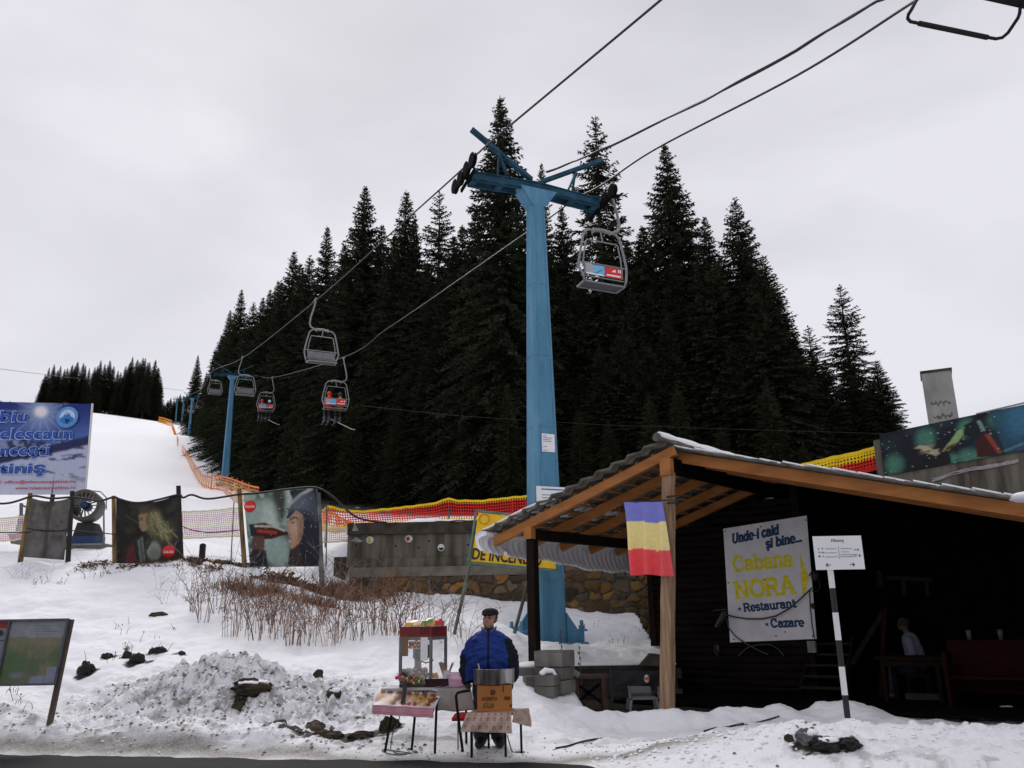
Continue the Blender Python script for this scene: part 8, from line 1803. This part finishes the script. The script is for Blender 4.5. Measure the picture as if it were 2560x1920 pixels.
    b = MB(); q = at(1440, 1683, 15.3); b.frame(q, V((.8, 0, -.6)), (0, 1, 0), V((.6, 0, .8)), .13, .03, .09); o = b.build('tin_sign', M('dull_tin', (.14, .14, .12), .5, .3, 8, .1), None); tag(o, 'small dull tin plate hanging askew on the block pillar', 'plate')
    q = at(1630, 1650, 17.6); b = MB(); b.prism([q + V((-.22, 0, -.1)), q + V((.2, 0, -.12)), q + V((.18, 0, .10)), q + V((.0, 0, .12))], (0, 1, 0), .35); o = b.build('roof_scrap', M('dark_concrete', (.05, .047, .043)), None); tag(o, 'dark sheet scrap lying at the snow edge beside the porch post', 'debris')
    # rocks
    rk = M('dark_wet_rock', (.022, .019, .015), .85, .35, 5, .6, spec=.15, c2=(.07, .052, .034)); rnd = random.Random(21)
    def rock(px, py, Y, rx, ry, rz, label, mt=rk, snow=False, sink=.35, seed=1):
        q = at(px, py, Y); z = tz(q.x, q.y); n, m_ = 26, 16; b = MB(); rr = random.Random(seed); vs = []
        for i in range(m_ + 1):
            t = math.pi * i / m_
            for k_ in range(n):
                an = 6.283 * k_ / n; d = V((math.sin(t) * math.cos(an), math.sin(t) * math.sin(an), math.cos(t))); j = 1 + .9 * (float(fbm(np.array([d.x * 2.1 + seed * 3.1 + 9]), np.array([d.y * 2.1 + d.z * 2.6 + 9]), 5, seed, .6)[0]) - .5)
                vs.append(V((q.x + d.x * rx * j, q.y + d.y * ry * j, z + rz * (1 - 2 * sink) * .5 + d.z * rz * j)))
        b.add(vs, [(i * n + k_, (i + 1) * n + k_, (i + 1) * n + (k_ + 1) % n, i * n + (k_ + 1) % n) for i in range(m_) for k_ in range(n)], 0, False)
        o = b.build('rock', mt, None, (q.x, q.y, z)); tag(o, label, 'rock', 'rocks in the snow by the road')
        if snow:
            b = MB(); b.ell((q.x + rx * .15, q.y - ry * .05, z + rz * .75), rx * .8, ry * .8, rz * .38, 16, 8, jit=.10); b.build('snow_cap', HM['snow'], o)
    rock(630, 1640, 14.35, .20, .16, .13, 'dark boulder on the crest of the dirty snow pile', seed=3); rock(628, 1720, 13.2, .30, .2, .13, 'large snow capped boulder in the middle of the dirty snow pile', snow=True, seed=4)
    rock(787, 1806, 12.35, .15, .12, .10, 'brown stone lying clear on the snow between the pile and the stall', M('brown_stone', (.05, .036, .022), .8, .3, 5, .5, c2=(.10, .075, .045)), seed=5); rock(835, 1732, 13.4, .10, .09, .10, 'dark stone with a snow cap behind the stall side of the pile', snow=True, seed=6)
    rock(795, 1675, 14.2, .09, .08, .12, 'grey pointed stone on the upper edge of the snow pile', seed=7); rock(595, 1764, 12.9, .11, .09, .09, 'dark muddy stone at the foot of the snow pile', seed=8); rock(400, 1503, 18.3, .20, .10, .06, 'flat dark stone on the slope above the pile', seed=9); rock(700, 1815, 12.3, .09, .08, .05, 'small dark stone near the road edge', seed=10)
    rock(2022, 1876, 10.05, .13, .12, .12, 'grey stone breaking out of the roadside snow bank', M('grey_rock', (.09, .09, .09), .8, .3, 5, .5, c2=(.17, .17, .17)), snow=True, seed=12); rock(2066, 1908, 9.93, .17, .13, .09, 'dark rock under the melted hole of the roadside bank', M('black_earth', (.010, .008, .006)), snow=True, seed=13); rock(2125, 1914, 9.92, .14, .12, .08, 'second dark rock in the melted hole, lower down', M('black_earth', (.010, .008, .006)), seed=14); rock(1978, 1905, 10.05, .05, .05, .05, 'fist sized black stone left of the melted hole', seed=15)
    for i, (px, py, Y, rx, rz, l) in enumerate(((213, 1692, 14.6, .13, .15, 'black earth clump melted out of the slope, nearest to the map board'), (266, 1654, 15.4, .10, .09, 'small black earth clump above the nearest one to the map board'), (318, 1660, 15.3, .11, .13, 'black earth clump with a hump, middle of the row right of the map board'), (340, 1678, 15.0, .13, .15, 'biggest black earth clump of the row right of the map board'), (392, 1652, 15.6, .16, .09, 'flat black earth clump with dry stalks right of the biggest one'), (452, 1664, 15.4, .07, .06, 'last little black earth clump before the dirty snow pile'))):
        rock(px, py, Y, rx, rx * .8, rz, l, M('black_earth', (.010, .008, .006), .95, .3, 9, .6, spec=.05, c2=(.030, .022, .015)), seed=40 + i, sink=.5)
    # dirt and turf shards by the stall
    rock(820, 1838, 11.95, .20, .13, .08, 'flat slab of frozen brown earth, left of the stall', seed=17); rock(905, 1838, 11.9, .17, .10, .06, 'jagged black clod right of the earth slab', seed=18); rock(975, 1835, 12.15, .13, .11, .12, 'black clod behind the stall cord', seed=19)
    # crumbs on the pile
    b = MB(); g = np.random.default_rng(5)
    def clod(x, y, s, mi):
        c = V((x, y, tz(x, y) + s * .22)); ax = [V(g.normal(size=3)).normalized() for _ in range(1)]
        P = []
        for d in ((1, 0, .1), (.3, .95, -.1), (-.8, .6, .1), (-.8, -.6, -.1), (.3, -.95, .1), (0, 0, .9), (.1, 0, -.8)):
            P.append(c + V((d[0], d[1], d[2] * .75)) * s * g.uniform(.6, 1.35))
        b.add(P, [(0, 1, 5), (1, 2, 5), (2, 3, 5), (3, 4, 5), (4, 0, 5), (1, 0, 6), (2, 1, 6), (3, 2, 6), (4, 3, 6), (0, 4, 6)], mi, False)
    N = 0
    while N < 1700:
        x, y = g.uniform(-7.4, -1.0), g.uniform(12.0, 15.0); pm = float(pile_mask(np.array([x]), np.array([y]))[0])
        if g.random() > pm * 1.3 - .28: continue
        cl = float(fbm(np.array([x * 2.3]), np.array([y * 2.3]), 3, 77)[0])
        s = g.uniform(.008, .028) * (1.9 if g.random() < .07 else 1); clod(x, y, s, 1 if g.random() < (.55 if cl > .53 else .10) else (2 if g.random() < .4 else 0)); N += 1
    for _ in range(450): x = g.uniform(-9, -1.2); clod(x, 11.2 - .21 * x + g.normal() * .22, g.uniform(.008, .032), 1 if g.random() < .3 else (2 if g.random() < .4 else 0))
    for _ in range(260): clod(g.uniform(-1.5, 3.2), 11.3 + g.normal() * .4, g.uniform(.006, .018), 1 if g.random() < .5 else 2)
    for _ in range(500): clod(g.uniform(.8, 6.8), 10.3 + g.normal() * .4, g.uniform(.008, .035), 1 if g.random() < .06 else 0)
    o = b.build('snow_clods', [HM['snow'], M('dirty_ice', (.16, .145, .125), .7, .3, 8, .3), M('grey_ice', (.42, .41, .41), .6, .2, 8, .3)], None, (0, 0, 0)); tag(o, 'crumbs of dirty and clean snow on the pile and along the road', 'snow clods', kind='stuff')
    # shrubs
    stem_m = [M('shrub_red_bark', (.27, .135, .080), .8, .35, 3, 0), M('shrub_dark_bark', (.12, .080, .060), .8, .3, 3, 0), M('shrub_dry_leaf', (.24, .11, .055), .9, .35, 4, 0), M('shrub_grey_bark', (.19, .155, .135), .8, .3, 3, 0)]
    def shrub_mesh(seed, n, H, spread, kind, leaves):
        rr = random.Random(seed); b = MB(); lf = MB()
        for i in range(n):
            a = rr.uniform(0, 6.283); r0 = rr.uniform(0, .24) * spread; lean = rr.uniform(.08, .55) * spread; h = H * rr.uniform(.35, 1.1); p = V((math.cos(a) * r0, math.sin(a) * r0, -.06)); d = V((math.cos(a + rr.uniform(-.6, .6)) * lean, math.sin(a + rr.uniform(-.6, .6)) * lean, 0)); pts = []
            for k_ in range(5): t = k_ / 4; pts.append(p + d * (t * t * .8 + t * .2) * h + UP * (h * t + .06) + V((rr.uniform(-.025, .025), rr.uniform(-.025, .025), 0)) * t)
            mi = 0 if rr.random() < (.6 if kind == 0 else .15) else (1 if kind < 2 else 3); b.tube(pts, [.0075, .0063, .0052, .004, .0022], 4, mi, False)
            for k_ in range(rr.randint(2, 5)):
                t = rr.uniform(.3, .95); j = min(int(t * 4), 3); q = pts[j].lerp(pts[j + 1], t * 4 - j); e_ = q + V((rr.uniform(-.3, .3), rr.uniform(-.3, .3), rr.uniform(.05, .32))); b.tube([q, q.lerp(e_, .5) + V((rr.uniform(-.02, .02), 0, .01)), e_], [.005, .004, .0022], 3, mi, False)
                if rr.random() < leaves:
                    for _ in range(rr.randint(3, 9)):
                        c = q.lerp(e_, rr.uniform(.2, 1)) + V((rr.uniform(-.05, .05), rr.uniform(-.05, .05), rr.uniform(-.06, .04))); u = V((rr.uniform(-1, 1), rr.uniform(-1, 1), rr.uniform(-1, 1))).normalized() * .026; w = u.orthogonal().normalized() * .014; lf.add([c - u, c + w, c + u, c - w], [(0, 1, 2, 3)], 2)
        b.add(lf.v, lf.f, 2); return b
    rr = random.Random(33); protos = []
    for s, (n, H, sp, kd, lv) in enumerate(((17, 1.25, 1.0, 0, .25), (13, 1.45, 1.1, 3, .06), (19, 1.05, .9, 0, .40), (15, 1.3, 1.3, 1, .15), (8, 1.2, 1.7, 2, .0), (7, 1.0, 2.2, 2, .0))): protos.append(shrub_mesh(100 + s, int(n * .62), H, sp * 1.35, kd, lv))
    first = {}
    def plant(px, py, Y, k_, sc, label, group):
        q = at(px, py, Y); z = tz(q.x, q.y)
        if k_ not in first: o = protos[k_].build('bare_shrub', stem_m, None, (0, 0, 0)); first[k_] = o
        else: o = first[k_].copy(); COL.objects.link(o)
        o.location = (q.x, q.y, z); o.rotation_euler = (0, 0, rr.uniform(0, 6.28)); o.scale = (sc, sc, sc * rr.uniform(.9, 1.15)); tag(o, label, 'shrub', group)
    GS = 'reddish bare shrubs of the thicket on the bank'; lb = 'leafless reddish shrub in the thicket on the snowy bank below the banners'
    for px, py, Y in ((480, 1545, 18.2), (510, 1560, 17.8), (540, 1540, 18.4), (585, 1590, 17.0), (610, 1565, 17.6), (645, 1610, 16.6), (660, 1585, 17.2), (680, 1560, 18.0), (705, 1600, 16.9), (722, 1618, 16.5), (740, 1575, 17.6), (765, 1612, 16.6), (785, 1590, 17.1), (800, 1560, 18.0), (820, 1616, 16.6), (845, 1600, 17.0), (860, 1570, 17.8), (885, 1612, 16.8), (900, 1590, 17.3), (930, 1600, 17.2), (950, 1575, 18), (620, 1530, 18.6), (560, 1510, 19.0), (690, 1520, 19.0), (760, 1530, 18.9), (830, 1530, 18.9), (900, 1545, 18.8), (970, 1612, 17.0), (990, 1585, 17.8), (1010, 1606, 17.2), (655, 1545, 18.3), (720, 1550, 18.2), (500, 1510, 19.1), (860, 1540, 18.7), (940, 1540, 18.9)):
        plant(px, py, Y, rr.choice([0, 1, 2, 3, 0, 2]), rr.uniform(.72, 1.0), lb, GS)
    for px, py, Y in ((1040, 1600, 17.4), (1070, 1590, 17.8), (1095, 1610, 17.2), (1150, 1600, 17.6), (1110, 1575, 18.4), (1165, 1580, 18.2), (1020, 1560, 18.6), (1180, 1610, 17.2)): plant(px, py, Y, rr.choice([4, 5]), rr.uniform(.8, 1.05), 'thin grey leafless shoots behind the stall, at the sparse end of the thicket', 'thin grey shoots behind the stall')
    for px, py, Y in ((410, 1500, 19), (440, 1490, 19.5), (395, 1480, 19.8), (465, 1505, 19.2), (430, 1455, 20.6), (60, 1450, 20.3), (120, 1465, 20), (250, 1440, 20.9), (215, 1450, 20.6), (20, 1470, 20)): plant(px, py, Y, rr.choice([4, 5, 4]), rr.uniform(.35, .6), 'small wispy dry shoots poking from the snow near the banners', 'wispy shoots near the banners')
    # dry turf hanging over the lip under the banners
    b = MB(); g = np.random.default_rng(8); N = 0
    while N < 2700:
        x = g.uniform(-11.0, -4.3) if g.random() < .5 else g.uniform(-8.4, -4.5); y = 21.75 + g.normal() * .32
        n2 = float(fbm(np.array([x * 1.3]), np.array([y * 1.3]), 4, 111)[0])
        if n2 < .40: continue
        z = tz(x, y); L = g.uniform(.06, .24) * (1.35 if x > -7.5 else .8); a = g.uniform(0, 6.283); d = V((math.cos(a) * .6, -abs(math.sin(a)) * .8, g.uniform(-.1, 1.0))).normalized(); p = V((x, y, z - .01)); w = V((-d.y, d.x, 0)); w = w.normalized() * .007; m_ = p + d * L * .6; t = p + d * L + UP * (-.3 * L); b.add([p - w, p + w, m_ + w * .7, t, m_ - w * .7], [(0, 1, 2, 3, 4)], int(g.random() < .35)); N += 1
    for cx, cy, Y, n, s in ((870, 1440, 22.4, 600, .3), (890, 1468, 23.3, 600, .42), (955, 1480, 23.5, 260, .4), (845, 1470, 21.5, 450, .35), (800, 1500, 19.8, 320, .25), (670, 1480, 20.0, 400, .3), (590, 1475, 20.2, 300, .25)):
        q = at(cx, cy, Y)
        for _ in range(n):
            x, y = q.x + g.normal() * s, q.y + g.normal() * .15; y = min(y, 23.75) if x > -5 else y; z = tz(x, y); L = g.uniform(.10, .42); d = V((g.normal() * .5, g.normal() * .5, 1)).normalized(); p = V((x, y, z - .01)); w = V((1, 0, 0)) * .007; m_ = p + d * L * .6; t = p + d * L + V((g.normal() * .06, -.03, -.04)); b.add([p - w, p + w, m_ + w * .7, t, m_ - w * .7], [(0, 1, 2, 3, 4)], int(g.random() < .35))
    o = b.build('dry_grass', [M('dry_grass_brown', (.085, .050, .028), .9, .3, 5, 0), M('dry_grass_rust', (.19, .092, .045), .9, .3, 5, 0)], None, (0, 0, 0)); tag(o, 'brown dry grass and turf along the lip of the bank', 'dry grass', kind='stuff')
    # weeds sticking out of the clean snow
    b = MB(); g = np.random.default_rng(12)
    for cx, cy, Y, n in ((290, 1555, 17.2, 1), (320, 1580, 16.6, 2), (225, 1648, 15.2, 1), (315, 1630, 15.8, 4), (395, 1640, 15.6, 3), (40, 1740, 13.8, 5), (45, 1758, 13.4, 5), (62, 1795, 12.9, 2), (285, 1660, 15.1, 4), (150, 1470, 19.8, 6), (90, 1478, 19.6, 6), (230, 1455, 20.4, 6), (380, 1585, 16.6, 3), (300, 1546, 17.4, 2), (440, 1560, 17.2, 2), (1530, 1606, 20.3, 5), (1555, 1600, 20.3, 4), (1470, 1545, 22.5, 3), (1600, 1570, 22, 4), (1630, 1580, 21, 2), (1345, 1640, 19, 3)):
        q = at(cx, cy, Y)
        for _ in range(n):
            x, y = q.x + g.normal() * .10, q.y + g.normal() * .08; z = tz(x, y); L = g.uniform(.06, .20); d = V((g.normal() * .35, g.normal() * .3, 1)).normalized(); b.tube([V((x, y, z - .03)), V((x, y, z)) + d * L * .6, V((x, y, z)) + d * L + V((g.normal() * .04, 0, 0))], [.005, .004, .002], 4, 0, False)
            if g.random() < .3: b.ell(V((x, y, z)) + d * L, .012, .012, .016, 6, 4, 0, jit=.3)
    o = b.build('weed_stalks', stem_m[1], None, (0, 0, 0)); tag(o, 'short dry weed stalks poking out of the clean snow', 'weed stalks', kind='stuff')
    for px, py0, py1, Y, l in ((1404, 1566, 1652, 17.6, 'tall dark seed stalk standing before the pylon foot'), (1450, 1600, 1655, 17.6, 'dark seed stalk with a bent side stem right of the pylon foot'), (1424, 1625, 1655, 17.6, 'short leaning dark stalk between the two seed stalks')):
        f = at(px, py1, Y); t = at(px - 4, py0, Y); f.z = tz(f.x, f.y); b = MB(); b.tube([f - UP * .1, f.lerp(t, .5) + V((.02, 0, 0)), t], [.010, .008, .004], 5)
        for k_ in range(9): c = f.lerp(t, .15 + .09 * k_); b.ell(c + V((.015 * (-1) ** k_, 0, 0)), .018, .016, .024, 6, 5, jit=.3)
        b.tube([f.lerp(t, .2), f.lerp(t, .45) + V((.12, 0, .02))], [.006, .003], 4); o = b.build('seed_stalk', stem_m[1], None, f); tag(o, l, 'dry plant', 'seed stalks before the pylon')
# ------------------------------------------------------------------ assemble
import os
NOTREE = os.environ.get('NOTREE')
build_sky(); build_terrain(); build_road()
if not NOTREE: build_trees()
place_lift(); build_vendor(); build_hut(); build_hut_things(); build_slope_things(); build_walls(); build_stall(); build_clutter()
